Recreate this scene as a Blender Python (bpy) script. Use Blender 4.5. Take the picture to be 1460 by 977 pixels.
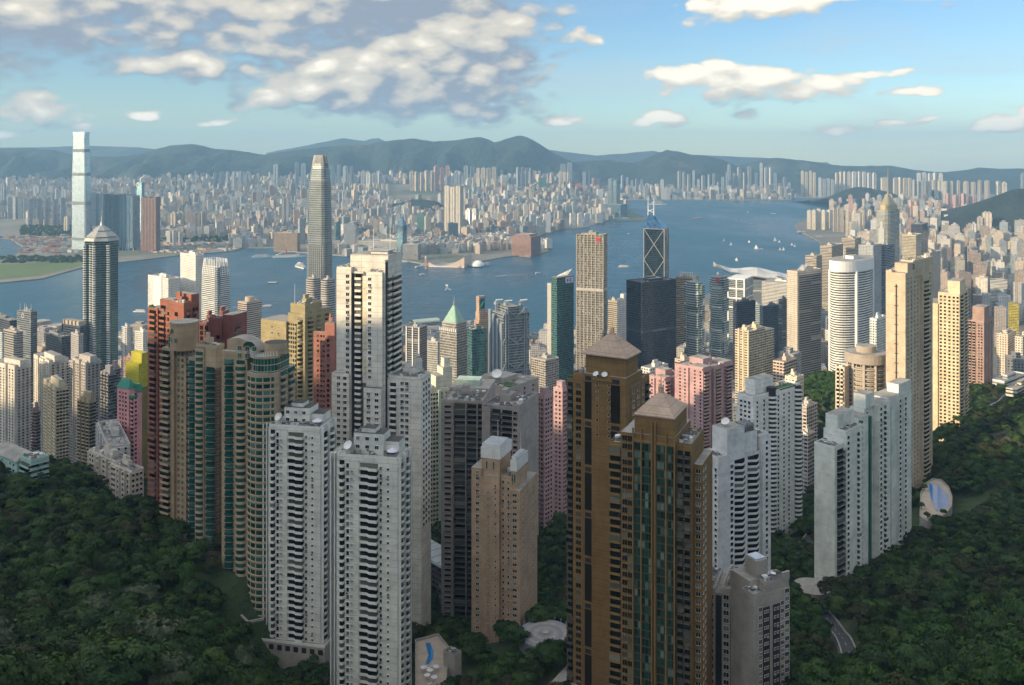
import bpy, math, random
import numpy as np
R = math.radians
for _o in list(bpy.data.objects):
    bpy.data.objects.remove(_o, do_unlink=True)
SC = bpy.context.scene
COL = SC.collection
random.seed(7)
RNG = np.random.default_rng(11)
# photo geometry: level camera with a vertical lens shift, sea level 0, lookout 410 m up
F, H, HOR, CX = 1300.0, 410.0, 217.0, 730.0
def gx(px, Y): return (px - CX) / F * Y
def gz(py, Y): return H - (py - HOR) / F * Y
def gy(py, z=0.0): return (H - z) * F / (py - HOR)

# ------------------------------------------------------------------ camera, sky, sun, exposure
cam_d = bpy.data.cameras.new('camera'); cam = bpy.data.objects.new('camera', cam_d); COL.objects.link(cam)
cam.location = (0, 0, H); cam.rotation_euler = (R(90), 0, 0)
cam_d.sensor_width = 36.0; cam_d.lens = F / 1460.0 * 36.0
cam_d.shift_y = -(488.5 - HOR) / 1460.0
cam_d.clip_start = 1.0; cam_d.clip_end = 60000.0
SC.camera = cam
SUN_EL, SUN_AZ = 17.0, -118.0        # azimuth measured from the view axis (+Y), negative = to the left
SUN_STRENGTH, SKY_STRENGTH, EXPOSURE = 5.0, 0.105, 0.44
sd = Vs = (math.sin(R(SUN_AZ)) * math.cos(R(SUN_EL)), math.cos(R(SUN_AZ)) * math.cos(R(SUN_EL)), math.sin(R(SUN_EL)))
sl = bpy.data.lights.new('sun', 'SUN'); so = bpy.data.objects.new('sun', sl); COL.objects.link(so)
sl.energy = SUN_STRENGTH; sl.angle = R(0.5); sl.color = (1.0, 0.77, 0.47)
from mathutils import Vector, Matrix
so.rotation_euler = Vector(sd).to_track_quat('Z', 'Y').to_euler()
SC.view_settings.view_transform = 'Standard'; SC.view_settings.look = 'None'
SC.view_settings.exposure = EXPOSURE; SC.view_settings.gamma = 1.0
SC.cycles.use_denoising = True
SC.cycles.max_bounces = 5; SC.cycles.diffuse_bounces = 2; SC.cycles.glossy_bounces = 2
SC.cycles.transmission_bounces = 2; SC.cycles.volume_bounces = 0; SC.cycles.transparent_max_bounces = 6
SC.cycles.use_adaptive_sampling = True; SC.cycles.adaptive_threshold = 0.03
SC.cycles.sample_clamp_indirect = 4.0
try:
    SC.cycles.caustics_reflective = False; SC.cycles.caustics_refractive = False
except Exception: pass

# ------------------------------------------------------------------ node helpers
class NT:
    def __init__(s, nt): s.nt = nt; s.n = nt.nodes; s.l = nt.links
    def new(s, t, **k):
        n = s.n.new(t)
        for a, b in k.items(): setattr(n, a, b)
        return n
    def put(s, sock, v):
        if v is None: return
        if hasattr(v, 'is_output'): s.l.new(v, sock)
        else:
            try: sock.default_value = v
            except Exception: sock.default_value = tuple(v) + (1.0,)
    def m(s, op, a, b=None, c=None, clamp=False):
        n = s.new('ShaderNodeMath', operation=op, use_clamp=clamp)
        for i, x in enumerate((a, b, c)): s.put(n.inputs[i], x)
        return n.outputs[0]
    def vm(s, op, a, b=None, out=0):
        n = s.new('ShaderNodeVectorMath', operation=op)
        s.put(n.inputs[0], a); s.put(n.inputs[1], b)
        return n.outputs[out]
    def mix(s, f, a, b, blend='MIX'):
        n = s.new('ShaderNodeMix', data_type='RGBA', blend_type=blend)
        s.put(n.inputs[0], f); s.put(n.inputs[6], c4(a)); s.put(n.inputs[7], c4(b))
        return n.outputs[2]
    def fmix(s, f, a, b):
        n = s.new('ShaderNodeMix', data_type='FLOAT')
        s.put(n.inputs[0], f); s.put(n.inputs[2], a); s.put(n.inputs[3], b)
        return n.outputs[0]
    def mr(s, v, a, b, c=0.0, d=1.0, smooth=False):
        n = s.new('ShaderNodeMapRange', interpolation_type='SMOOTHSTEP' if smooth else 'LINEAR')
        s.put(n.inputs[0], v)
        for i, x in enumerate((a, b, c, d)): s.put(n.inputs[i + 1], x)
        return n.outputs[0]
    def noise(s, vec, scale, detail=3, rough=0.5, out=0, dim='3D', dist=0.0):
        n = s.new('ShaderNodeTexNoise', noise_dimensions=dim)
        if vec is not None: s.put(n.inputs['Vector'], vec)
        n.inputs['Scale'].default_value = scale; n.inputs['Detail'].default_value = detail
        n.inputs['Roughness'].default_value = rough; n.inputs['Distortion'].default_value = dist
        return n.outputs[out]
def c4(c):
    if hasattr(c, 'is_output') or not hasattr(c, '__len__'): return c
    return tuple(c) if len(c) == 4 else tuple(c) + (1.0,)

def build_world():
    w = bpy.data.worlds.new('World'); SC.world = w; w.use_nodes = True
    t = NT(w.node_tree); t.n.clear()
    sky = t.new('ShaderNodeTexSky', sky_type='NISHITA')
    sky.sun_disc = False; sky.sun_elevation = R(SUN_EL); sky.sun_rotation = R(SUN_AZ)
    sky.altitude = 400; sky.air_density = 1.0; sky.dust_density = 0.1; sky.ozone_density = 1.8
    skyc = t.vm('SCALE', sky.outputs[0]); skyc.node.inputs['Scale'].default_value = SKY_STRENGTH
    skyc = t.vm('MULTIPLY', skyc, (0.76, 0.92, 1.07))          # a clear tropical blue
    # clouds: (az, el) masses broken up by fractal noise, lit from the sun's side
    # px, py, half-width, half-height, weight
    blobs = [(400, 30, 110, 60, 1.25), (520, -40, 230, 110, 1.5), (640, 55, 150, 65, 1.4), (560, 105, 190, 55, 1.4), (700, 110, 95, 48, 1.2), (745, 135, 45, 28, 1.0),
             (420, 112, 50, 26, .95), (480, 140, 120, 18, .75), (660, 145, 130, 26, .9), (60, -10, 190, 90, 1.3), (-80, 0, 220, 90, 1.2), (220, -25, 190, 70, 1.2), (180, 50, 90, 30, .8),
             (230, 92, 75, 22, .95), (290, 62, 40, 22, .7), (70, 152, 44, 24, .9), (110, 168, 30, 12, .5), (10, 165, 40, 14, .8),
             (222, 165, 32, 9, .6), (315, 170, 28, 8, .55), (138, 186, 26, 8, .6), (20, 192, 24, 8, .5), (760, 62, 70, 22, .75), (775, 130, 24, 12, .5),
             (1060, 130, 130, 26, 1.0), (1000, 115, 70, 20, .6), (1160, 120, 80, 22, .8), (1245, 102, 46, 10, .7), (950, 168, 40, 12, .75),
             (800, 168, 42, 10, .8), (1110, 158, 60, 9, .4), (1080, 8, 110, 24, .9), (1330, -10, 60, 20, .4), (1420, 182, 44, 13, .85), (1455, 172, 24, 13, .7),
             (1180, 180, 40, 6, .5), (1320, 175, 40, 5, .45), (1305, 132, 40, 5, .4),
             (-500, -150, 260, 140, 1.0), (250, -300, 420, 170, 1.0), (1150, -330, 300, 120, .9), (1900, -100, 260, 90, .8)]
    g = bpy.data.node_groups.new('cloud_density', 'ShaderNodeTree')
    g.interface.new_socket('D', in_out='INPUT', socket_type='NodeSocketVector')
    g.interface.new_socket('B', in_out='OUTPUT', socket_type='NodeSocketFloat')
    g.interface.new_socket('S', in_out='OUTPUT', socket_type='NodeSocketFloat')
    G = NT(g); gi = G.new('NodeGroupInput'); go = G.new('NodeGroupOutput')
    d = G.vm('NORMALIZE', gi.outputs[0])
    sp = G.new('ShaderNodeSeparateXYZ'); G.put(sp.inputs[0], d)
    az = G.m('ARCTAN2', sp.outputs[0], sp.outputs[1]); el = G.m('ARCSINE', sp.outputs[2])
    nv = G.vm('MULTIPLY', d, (1.0, 1.0, 2.0))
    wn = G.noise(nv, 7.0, 4, 0.55, out=1)
    cb = G.new('ShaderNodeCombineXYZ'); G.put(cb.inputs[0], az); G.put(cb.inputs[1], el)
    wv = G.vm('MULTIPLY', G.vm('SUBTRACT', wn, (0.5, 0.5, 0.5)), (0.10, 0.040, 0.0))
    p = G.vm('ADD', cb.outputs[0], wv)
    cur = None
    for (bx, by, rx, ry, wgt) in blobs:
        a0 = math.atan((bx - CX) / F); e0 = math.atan((HOR - by) / math.hypot(F, bx - CX))
        q = G.vm('MULTIPLY', G.vm('SUBTRACT', p, (a0, e0, 0)), (F / rx * .8, F / ry * .8, 0))
        dd = G.vm('DOT_PRODUCT', q, q, out=1)
        bval = G.m('MULTIPLY_ADD', dd, -wgt, wgt)
        cur = bval if cur is None else G.m('SMOOTH_MAX', cur, bval, 0.25)
    cur = G.m('MAXIMUM', cur, -1.2)
    # unseen broken overcast, added above the view to raise the ambient light
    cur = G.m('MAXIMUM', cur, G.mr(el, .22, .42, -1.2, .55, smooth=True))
    f1 = G.noise(nv, 17.0, 9, 0.6)
    f2 = G.noise(nv, 6.0, 3, 0.5)
    def puff(sc, det, bias, wt):
        v = G.new('ShaderNodeTexVoronoi', feature='F1'); G.put(v.inputs['Vector'], G.vm('ADD', nv, G.vm('SCALE', G.vm('SUBTRACT', wn, (.5, .5, .5))))); v.inputs['Vector'].links[0].from_node.inputs[1].links[0].from_node.inputs['Scale'].default_value = .03
        v.inputs['Scale'].default_value = sc; v.inputs['Detail'].default_value = det; v.inputs['Roughness'].default_value = .55; v.normalize = False
        return G.m('MULTIPLY_ADD', v.outputs['Distance'], -wt, bias)
    D = G.m('ADD', cur, G.m('MULTIPLY_ADD', f1, 1.75, -0.88))
    D = G.m('ADD', D, puff(30.0, 1.0, .62, .8))
    D = G.m('ADD', D, G.m('MULTIPLY_ADD', f2, 1.3, -0.70))
    G.put(go.inputs[0], D)
    fs = G.noise(nv, 17.0, 4.0, 0.56)
    Sd = G.m('ADD', cur, G.m('MULTIPLY_ADD', fs, 1.3, -0.65)); Sd = G.m('ADD', Sd, puff(30.0, 0.0, .30, .55)); Sd = G.m('ADD', Sd, G.m('MULTIPLY_ADD', f2, 1.5, -0.75))
    G.put(go.inputs[1], G.m('MAXIMUM', Sd, -.08))
    tc = t.new('ShaderNodeTexCoord')
    def dens(off):
        n = t.new('ShaderNodeGroup'); n.node_tree = g
        t.put(n.inputs[0], t.vm('ADD', tc.outputs['Generated'], off)); return n.outputs
    (D0, S0), (_, S1), (_, S2) = dens((0, 0, 0)), dens((-0.008, 0.0, 0.012)), dens((-0.022, 0.0, 0.034))
    lit = t.m('ADD', t.m('MULTIPLY', t.m('SUBTRACT', S0, S1), .75), t.m('MULTIPLY', t.m('SUBTRACT', S0, S2), 1.0))
    lit = t.m('ADD', lit, t.m('MULTIPLY', t.m('SUBTRACT', t.m('MAXIMUM', D0, -.08), S0), .30))
    lit = t.mr(lit, -0.80, 1.25)
    alpha = t.mr(D0, 0.0, t.mr(lit, .35, .75, .85, .32), smooth=True)
    lit = t.m('MAXIMUM', lit, t.mr(D0, 0.6, 0.1, 0.0, 0.24))          # thin rims let light through
    cc = t.mix(t.mr(lit, .12, .54, smooth=True), (0.24, 0.29, 0.36), (0.56, 0.53, 0.47))
    cc = t.mix(t.mr(lit, .50, .98, smooth=True), cc, (0.95, 0.88, 0.74))
    # unseen clouds sunward and overhead are brightened, added fill for the shaded foreground
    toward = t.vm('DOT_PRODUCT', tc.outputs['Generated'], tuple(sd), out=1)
    fill_boost = t.m('ADD', t.mr(toward, .15, 1.0, 1.0, 3.8), t.mr(t.vm('DOT_PRODUCT', tc.outputs['Generated'], (0, 0, 1), out=1), .25, .8, 0, .75))
    cc = t.vm('SCALE', cc); t.put(cc.node.inputs['Scale'], fill_boost)
    # thin high cirrus
    cir = t.noise(t.vm('MULTIPLY', tc.outputs['Generated'], (1.0, 1.0, 6.0)), 3.2, 6, 0.6, dist=0.6)
    cir = t.mr(cir, 0.46, 0.78, 0.0, 0.5, smooth=True)
    base = t.mix(cir, skyc, (0.46, 0.52, 0.56))
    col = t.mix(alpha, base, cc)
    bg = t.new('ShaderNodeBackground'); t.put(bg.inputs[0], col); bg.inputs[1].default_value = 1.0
    out = t.new('ShaderNodeOutputWorld'); t.l.new(bg.outputs[0], out.inputs[0])
    w.cycles.sampling_method = 'MANUAL'; w.cycles.sample_map_resolution = 512
build_world()

# ------------------------------------------------------------------ mesh helpers
class MB:
    """collects faces with uv (metres), material slot and a random value, then links them as one mesh object"""
    def __init__(s): s.v = []; s.f = []; s.uv = []; s.mi = []; s.rn = []; s.col = []; s.cc = (1, 1, 1)
    def face(s, pts, uvs=None, mi=0, rn=0.0):
        k = len(s.v); s.v += [tuple(p) for p in pts]; s.f.append(tuple(range(k, k + len(pts))))
        s.uv.append(uvs if uvs is not None else [(0, 0)] * len(pts)); s.mi.append(mi); s.rn.append(rn); s.col.append(s.cc)
    def prism(s, poly, z0, z1, mi=0, mt=1, u0=0.0, poly2=None, bottom=False, v0=None):
        n = len(poly); u = u0; q = poly2 or poly; v0 = z0 if v0 is None else v0
        for i in range(n):
            a, b = poly[i], poly[(i + 1) % n]; c, e = q[(i + 1) % n], q[i]
            L = math.hypot(b[0] - a[0], b[1] - a[1])
            s.face([(a[0], a[1], z0), (b[0], b[1], z0), (c[0], c[1], z1), (e[0], e[1], z1)],
                   [(u, v0), (u + L, v0), (u + L, v0 + z1 - z0), (u, v0 + z1 - z0)], mi)
            u += L
        if mt is not None:
            s.face([(p[0], p[1], z1) for p in q], [(p[0], p[1]) for p in q], mt)
        if bottom: s.face([(p[0], p[1], z0) for p in reversed(poly)], [(p[0], p[1]) for p in reversed(poly)], mt if mt is not None else mi)
    def box(s, x0, x1, y0, y1, z0, z1, mi=0, mt=None, bottom=True, v0=None):
        s.prism([(x0, y0), (x1, y0), (x1, y1), (x0, y1)], z0, z1, mi, mi if mt is None else mt, bottom=bottom, v0=v0)
    def cyl(s, x, y, r, z0, z1, n=16, mi=0, mt=None, r2=None, bottom=True):
        P = [(x + r * math.cos(2 * math.pi * i / n), y + r * math.sin(2 * math.pi * i / n)) for i in range(n)]
        Q = None
        if r2 is not None: Q = [(x + r2 * math.cos(2 * math.pi * i / n), y + r2 * math.sin(2 * math.pi * i / n)) for i in range(n)]
        s.prism(P, z0, z1, mi, mi if mt is None else mt, poly2=Q, bottom=bottom)
    def bar(s, p, q, w, mi=0):
        p, q = Vector(p), Vector(q); d = (q - p).normalized()
        a = d.cross(Vector((0, 0, 1)) if abs(d.z) < .95 else Vector((1, 0, 0))).normalized() * w / 2; b = d.cross(a).normalized() * w / 2
        c0 = [p + a + b, p - a + b, p - a - b, p + a - b]; c1 = [x + (q - p) for x in c0]
        for i in range(4):
            j = (i + 1) % 4; s.face([c0[i], c0[j], c1[j], c1[i]], None, mi)
        s.face(c1, None, mi); s.face(list(reversed(c0)), None, mi)
    def add(s, o, loc=(0, 0, 0), rz=0.0, rn=None):
        k = len(s.v); c, n = math.cos(rz), math.sin(rz)
        s.v += [(p[0] * c - p[1] * n + loc[0], p[0] * n + p[1] * c + loc[1], p[2] + loc[2]) for p in o.v]
        s.f += [tuple(i + k for i in f) for f in o.f]; s.uv += o.uv; s.mi += o.mi; s.col += o.col
        s.rn += o.rn if rn is None else [rn] * len(o.rn)
    def mesh(s, name, mats, smooth=False):
        me = bpy.data.meshes.new(name); me.from_pydata(s.v, [], s.f)
        ul = me.uv_layers.new(name='UVMap')
        ul.data.foreach_set('uv', np.array([c for f in s.uv for p in f for c in p], dtype=np.float32))
        me.polygons.foreach_set('material_index', np.array(s.mi, dtype=np.int32))
        at = me.attributes.new('rnd', 'FLOAT', 'FACE'); at.data.foreach_set('value', np.array(s.rn, dtype=np.float32))
        if any(c != (1, 1, 1) for c in s.col):
            ca = me.attributes.new('tint', 'FLOAT_COLOR', 'FACE')
            ca.data.foreach_set('color', np.array([x for c in s.col for x in (c[0], c[1], c[2], 1.0)], dtype=np.float32))
        for m_ in (mats if isinstance(mats, (list, tuple)) else [mats]): me.materials.append(m_)
        if smooth: me.polygons.foreach_set('use_smooth', np.ones(len(s.f), dtype=bool))
        me.update(); return me
    def build(s, name, mats, parent=None, smooth=False, loc=(0, 0, 0), rz=0.0, color=None):
        o = bpy.data.objects.new(name, s.mesh(name, mats, smooth)); COL.objects.link(o)
        o.location = loc; o.rotation_euler = (0, 0, rz)
        if parent: o.parent = parent
        if color: o.color = c4(color)
        elif parent: o.color = parent.color
        return o
def tag(o, label, cat, group=None):
    o['label'] = label; o['category'] = cat
    if group: o['group'] = group
    return o
def struct(o, kind='structure'): o['kind'] = kind; return o
def thing(name, label, cat, loc=(0, 0, 0), rz=0.0, group=None, color=(1, 1, 1)):
    o = bpy.data.objects.new(name, None); COL.objects.link(o)
    o.location = loc; o.rotation_euler = (0, 0, rz); o.color = c4(color); o.empty_display_size = 5
    return tag(o, label, cat, group)
def repeat(root, name, mb, mats, places, cap=100, rank=None, color=None, sub=None):
    """one mesh of a repeated part, copied as child objects; past the cap the rest become one part of kind stuff"""
    if not places: return
    full = mb
    if sub:
        mb = MB(); mb.v = full.v
        for k in range(len(full.f)):
            if full.mi[k] != 1: mb.f.append(full.f[k]); mb.uv.append(full.uv[k]); mb.mi.append(full.mi[k]); mb.rn.append(full.rn[k]); mb.col.append(full.col[k])
        sme = sub[1].mesh(sub[0], mats[1])
    me = mb.mesh(name, mats)
    if rank: places = sorted(places, key=rank)
    for (loc, rz) in places[:cap]:
        o = bpy.data.objects.new(name, me); COL.objects.link(o); o.parent = root
        o.location = loc; o.rotation_euler = (0, 0, rz); o.color = c4(color) if color else root.color
        if sub: p_ = bpy.data.objects.new(sub[0], sme); COL.objects.link(p_); p_.parent = o
    rest = places[cap:]
    if rest:
        big = MB()
        for (loc, rz) in rest: big.add(full, loc, rz, random.random())
        o = big.build(name, mats, root); o['kind'] = 'stuff'
        if color: o.color = c4(color)
# ------------------------------------------------------------------ materials
MATS = {}
def base_mat(name):
    m_ = bpy.data.materials.new(name); m_.use_nodes = True; t = NT(m_.node_tree); t.n.clear()
    b = t.new('ShaderNodeBsdfPrincipled'); o = t.new('ShaderNodeOutputMaterial'); t.l.new(b.outputs[0], o.inputs[0])
    return m_, t, b
def plain(name, col, rough=0.7, metal=0.0, var=0.15, scale=0.25, objcol=False, spec=0.4, stain=0.0):
    if name in MATS: return MATS[name]
    m_, t, b = base_mat(name)
    tc = t.new('ShaderNodeTexCoord')
    c = col
    if objcol: c = t.new('ShaderNodeObjectInfo').outputs['Color']
    n = t.noise(tc.outputs['Object'], scale, 4, 0.6)
    k = t.mr(n, 0.3, 0.7, 1 - var, 1 + var * .6)
    c = t.mix(1.0, c, k, 'MULTIPLY')
    if stain:
        st = t.noise(t.vm('MULTIPLY', tc.outputs['Object'], (.8, .8, .05)), 1.0, 4, .65)
        c = t.mix(t.mr(st, .5, .8, 0.0, stain), c, (.10, .09, .08))
    t.put(b.inputs['Base Color'], c); b.inputs['Roughness'].default_value = rough; b.inputs['Metallic'].default_value = metal
    b.inputs['Specular IOR Level'].default_value = spec
    MATS[name] = m_; return m_
def wallmat(name, fh=3.0, joint=0.12, stain=.55, vjoint=0.0):
    """painted concrete in the object's own colour with floor joints, weather streaks and patchy paint; uv in metres"""
    if name in MATS: return MATS[name]
    m_, t, b = base_mat(name)
    tc = t.new('ShaderNodeTexCoord'); uv = tc.outputs['UV']; sp = t.new('ShaderNodeSeparateXYZ'); t.put(sp.inputs[0], uv)
    u, v = sp.outputs[0], sp.outputs[1]
    c = t.new('ShaderNodeObjectInfo').outputs['Color']
    n = t.noise(tc.outputs['Object'], .12, 4, .6)
    c = t.mix(1.0, c, t.mr(n, .3, .7, .76, 1.1), 'MULTIPLY')
    pn = t.noise(t.vm('MULTIPLY', uv, (.28, .33, 1)), 1.0, 0)
    c = t.mix(t.mr(pn, .62, .64, 0, .22), c, t.mix(1.0, c, (.62, .60, .56), 'MULTIPLY'))
    st = t.noise(t.vm('MULTIPLY', uv, (1.1, .06, 1)), 1.0, 6, .75)
    c = t.mix(t.mr(st, .52, .85, 0, stain), c, t.mix(1.0, c, (.35, .33, .30), 'MULTIPLY'))
    fv = t.m('FRACT', t.m('DIVIDE', v, fh))
    j = t.m('LESS_THAN', fv, joint / fh)
    if vjoint:
        j = t.m('MAXIMUM', j, t.m('LESS_THAN', t.m('FRACT', t.m('DIVIDE', u, vjoint)), .1 / vjoint))
    c = t.mix(t.m('MULTIPLY', j, .55), c, (.07, .065, .06))
    t.put(b.inputs['Base Color'], c); b.inputs['Roughness'].default_value = .75; b.inputs['Specular IOR Level'].default_value = .3
    MATS[name] = m_; return m_
def glassmat(name, dark=(.012, .02, .022), light=(.30, .31, .28), frac=.32, rough=.08, metal=0.0, spec=.6):
    """window glass: each window its own darkness, a few with pale curtains"""
    if name in MATS: return MATS[name]
    m_, t, b = base_mat(name)
    oi = t.new('ShaderNodeObjectInfo'); at = t.new('ShaderNodeAttribute', attribute_name='rnd')
    r = t.m('FRACT', t.m('ADD', oi.outputs['Random'], at.outputs['Fac']))
    c = t.mix(t.mr(r, 0, 1 - frac), dark, tuple(x * 2.6 for x in dark))
    c = t.mix(t.m('GREATER_THAN', r, 1 - frac), c, t.mix(t.m('FRACT', t.m('MULTIPLY', r, 37.0)), tuple(x * .4 for x in light), light))
    t.put(b.inputs['Base Color'], c); b.inputs['Roughness'].default_value = rough; b.inputs['Metallic'].default_value = metal
    b.inputs['Specular IOR Level'].default_value = spec
    MATS[name] = m_; return m_
def facade(name, fh=3.1, bw=3.2, wu=.55, wv=.5, glass=(.02, .03, .04), curtain=(.3, .3, .28), cfrac=.18, grough=.12, gmetal=0.0,
           strip=0, stripw=.5, tint=False, rough=.7, joint=0.0, bump=.25, mech=0, wmetal=0.0, spread=2.2):
    """facade in uv metres: floors of height fh, bays of width bw, windows wu x wv of a cell. strip: every n-th bay a dark recess"""
    if name in MATS: return MATS[name]
    m_, t, b = base_mat(name)
    tc = t.new('ShaderNodeTexCoord'); sp = t.new('ShaderNodeSeparateXYZ'); t.put(sp.inputs[0], tc.outputs['UV'])
    cu, cv = t.m('DIVIDE', sp.outputs[0], bw), t.m('DIVIDE', sp.outputs[1], fh)
    fu, fv = t.m('FRACT', cu), t.m('FRACT', cv); iu, iv = t.m('FLOOR', cu), t.m('FLOOR', cv)
    inv = t.m('LESS_THAN', t.m('ABSOLUTE', t.m('SUBTRACT', fv, .55)), wv / 2)
    mask = inv
    if wu < 1: mask = t.m('MULTIPLY', inv, t.m('LESS_THAN', t.m('ABSOLUTE', t.m('SUBTRACT', fu, .5)), wu / 2))
    oi = t.new('ShaderNodeObjectInfo')
    wc = t.new('ShaderNodeAttribute', attribute_name='tint').outputs['Color'] if tint else oi.outputs['Color']
    n = t.noise(tc.outputs['Object'], .05, 4, .6)
    wc = t.mix(1.0, wc, t.mr(n, .3, .7, .8, 1.1), 'MULTIPLY')
    st = t.noise(t.vm('MULTIPLY', tc.outputs['UV'], (.8, .05, 1)), 1.0, 4, .7)
    wc = t.mix(t.mr(st, .5, .85, 0, .4), wc, t.mix(1.0, wc, (.4, .38, .36), 'MULTIPLY'))
    if strip:
        fs = t.m('FRACT', t.m('DIVIDE', cu, float(strip)))
        ms = t.m('LESS_THAN', fs, stripw / strip)
        rail = t.m('GREATER_THAN', fv, .38)
        mask = t.m('MAXIMUM', mask, t.m('MULTIPLY', ms, rail))
    cell = t.new('ShaderNodeCombineXYZ'); t.put(cell.inputs[0], iu); t.put(cell.inputs[1], iv); t.put(cell.inputs[2], oi.outputs['Random'])
    wn = t.new('ShaderNodeTexWhiteNoise', noise_dimensions='3D'); t.put(wn.inputs[0], cell.outputs[0]); r = wn.outputs['Value']
    gc = t.mix(t.mr(r, 0, 1 - cfrac), tuple(x * .5 for x in glass), tuple(x * spread for x in glass))
    gc = t.mix(t.m('GREATER_THAN', r, 1 - cfrac), gc, t.mix(t.m('FRACT', t.m('MULTIPLY', r, 41.0)), tuple(x * .3 for x in curtain), curtain))
    if joint:
        wc = t.mix(t.m('MULTIPLY', t.m('LESS_THAN', fv, joint), .6), wc, (.06, .06, .06))
    if mech:
        mm = t.m('LESS_THAN', t.m('FRACT', t.m('DIVIDE', iv, float(mech))), .9 / mech)
        gc = t.mix(mm, gc, (.02, .02, .022))
    t.put(b.inputs['Base Color'], t.mix(mask, wc, gc))
    t.put(b.inputs['Roughness'], t.fmix(mask, rough, grough)); t.put(b.inputs['Metallic'], t.fmix(mask, wmetal, gmetal))
    b.inputs['Specular IOR Level'].default_value = .5
    if bump:
        bp = t.new('ShaderNodeBump'); bp.inputs['Distance'].default_value = bump; bp.inputs['Strength'].default_value = .8
        t.put(bp.inputs['Height'], t.m('SUBTRACT', 1.0, mask)); t.l.new(bp.outputs[0], b.inputs['Normal'])
    MATS[name] = m_; return m_
ROOF = plain('roof_concrete', (.30, .29, .27), .9, var=.35, scale=.15, stain=.3)
DROOF = plain('roof_dark', (.07, .07, .075), .9, var=.4, scale=.2)
WHITE = plain('white_paint', (.72, .73, .72), .6, var=.12, scale=.2, stain=.25)
STEEL = plain('grey_steel', (.42, .44, .46), .4, .6, var=.15)
DARK = plain('dark_metal', (.03, .03, .035), .5, .2)
TRIM = plain('trim', (1, 1, 1), .7, objcol=True, var=.12, scale=.2, stain=.2)
GL = glassmat('window_glass')
GLT = glassmat('teal_window_glass', (.008, .05, .045), (.10, .22, .2), .25)
RES = facade('residential_facade', 3.0, 3.0, .5, .48, strip=0)
RES_S = facade('residential_strip_facade', 3.0, 2.6, .45, .45, strip=5, stripw=1.3)
RES_B = facade('residential_balcony_facade', 3.0, 3.4, .8, .55, glass=(.03, .03, .03), cfrac=.25)
BAND = facade('ribbon_window_facade', 3.6, 9.0, 1.0, .5, glass=(.03, .045, .06), cfrac=.1, grough=.06)
GRID = facade('grid_window_facade', 3.6, 2.0, .62, .62, glass=(.02, .03, .04), cfrac=.15)
CURT = facade('blue_curtain_wall', 3.8, 1.6, .9, .86, glass=(.08, .15, .20), cfrac=.12, curtain=(.15, .2, .22), grough=.07, gmetal=.75, bump=.05)
TEAL = facade('teal_curtain_wall', 3.8, 1.6, .9, .8, glass=(.05, .16, .16), cfrac=.15, curtain=(.2, .3, .28), grough=.08, gmetal=.7, bump=.05)
NAVY = facade('navy_curtain_wall', 3.9, 1.8, .9, .82, glass=(.018, .028, .05), cfrac=.1, curtain=(.03, .04, .06), grough=.1, gmetal=.5, bump=.05)
SILV = facade('silver_fin_facade', 4.2, 1.5, .62, .55, glass=(.10, .13, .14), cfrac=.1, grough=.1, gmetal=.6, bump=.2, wmetal=.3, rough=.35)
FAR = facade('far_city_facade', 3.2, 3.4, .55, .5, tint=True, glass=(.05, .055, .06), cfrac=.3, bump=0)
TINT_ROOF = plain('far_roof', (.32, .31, .30), .9, var=.4, scale=.02)
# ------------------------------------------------------------------ terrain, water, shores, mountains, air
from mathutils import noise as mno
def fbm(x, y, z=0.0, o=5): return mno.fractal(Vector((x, y, z)), 1.0, 2.0, o, noise_basis='PERLIN_ORIGINAL')
_cp = []
for px, py, Y in [(378, 948, 405), (520, 1070, 372), (600, 1000, 395), (225, 745, 470), (380, 822, 420), (30, 716, 460), (165, 742, 520), (-40, 977, 285), (60, 985, 275), (200, 990, 268), (330, 1000, 300),
                  (100, 692, 520), (-150, 640, 560), (-60, 830, 380), (150, 850, 370), (300, 930, 345), (1190, 856, 470), (1340, 722, 600), (1330, 640, 760), (1360, 615, 750), (1460, 600, 680),
                  (1600, 560, 700), (1460, 820, 420), (1550, 900, 340), (1300, 1000, 300), (1460, 1000, 262), (1200, 1010, 310), (700, 1100, 345), (785, 905, 420), (785, 800, 560), (650, 912, 500),
                  (615, 840, 540), (1150, 800, 560), (1100, 1110, 300), (950, 1150, 310), (850, 1160, 330), (1240, 950, 380), (1290, 800, 520), (1400, 560, 900), (1460, 570, 880)]:
    _cp.append((gx(px, Y), Y, gz(py, Y)))
_cp += [(342, 950, 150), (345, 1030, 152), (342, 1110, 120), (296, 1000, 118), (396, 1000, 140), (342, 870, 112), (0, 0, 404), (0, 90, 325), (0, 190, 226), (60, 200, 224), (-45, 240, 208), (0, -150, 405), (80, 0, 400), (200, 0, 385), (450, 0, 400), (500, 250, 300), (330, 120, 330), (150, 120, 315), (150, 200, 275), (-90, 120, 315), (-90, 200, 275),
        (600, 500, 250), (800, 800, 200), (900, 1100, 120), (700, 1500, 6), (500, 1300, 20), (1000, 1600, 6), (1400, 1500, 60), (1500, 2200, 4), (1700, 1500, 120), (1300, 900, 220),
        (-600, 800, 90), (-500, 950, 60), (-300, 800, 105), (-150, 800, 105), (-150, 650, 150), (0, 800, 105), (0, 650, 150), (150, 800, 105), (300, 800, 120), (330, 950, 85), (120, 950, 60), (-120, 950, 60),
        (0, 1100, 25), (-300, 1100, 20), (-600, 1100, 20), (300, 1100, 40), (-900, 1100, 20), (0, 1250, 3), (-300, 1250, 3), (-600, 1250, 3), (300, 1250, 6), (-900, 1250, 3), (-1500, 1250, 3), (-1500, 1500, 0), (0, 1450, -4),
        (-600, 1450, -4), (500, 1600, -2), (900, 2000, -4), (1500, 2600, -4), (0, 1700, -6), (-900, 1700, -6), (700, 2600, -8), (1900, 2600, 20)]
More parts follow.
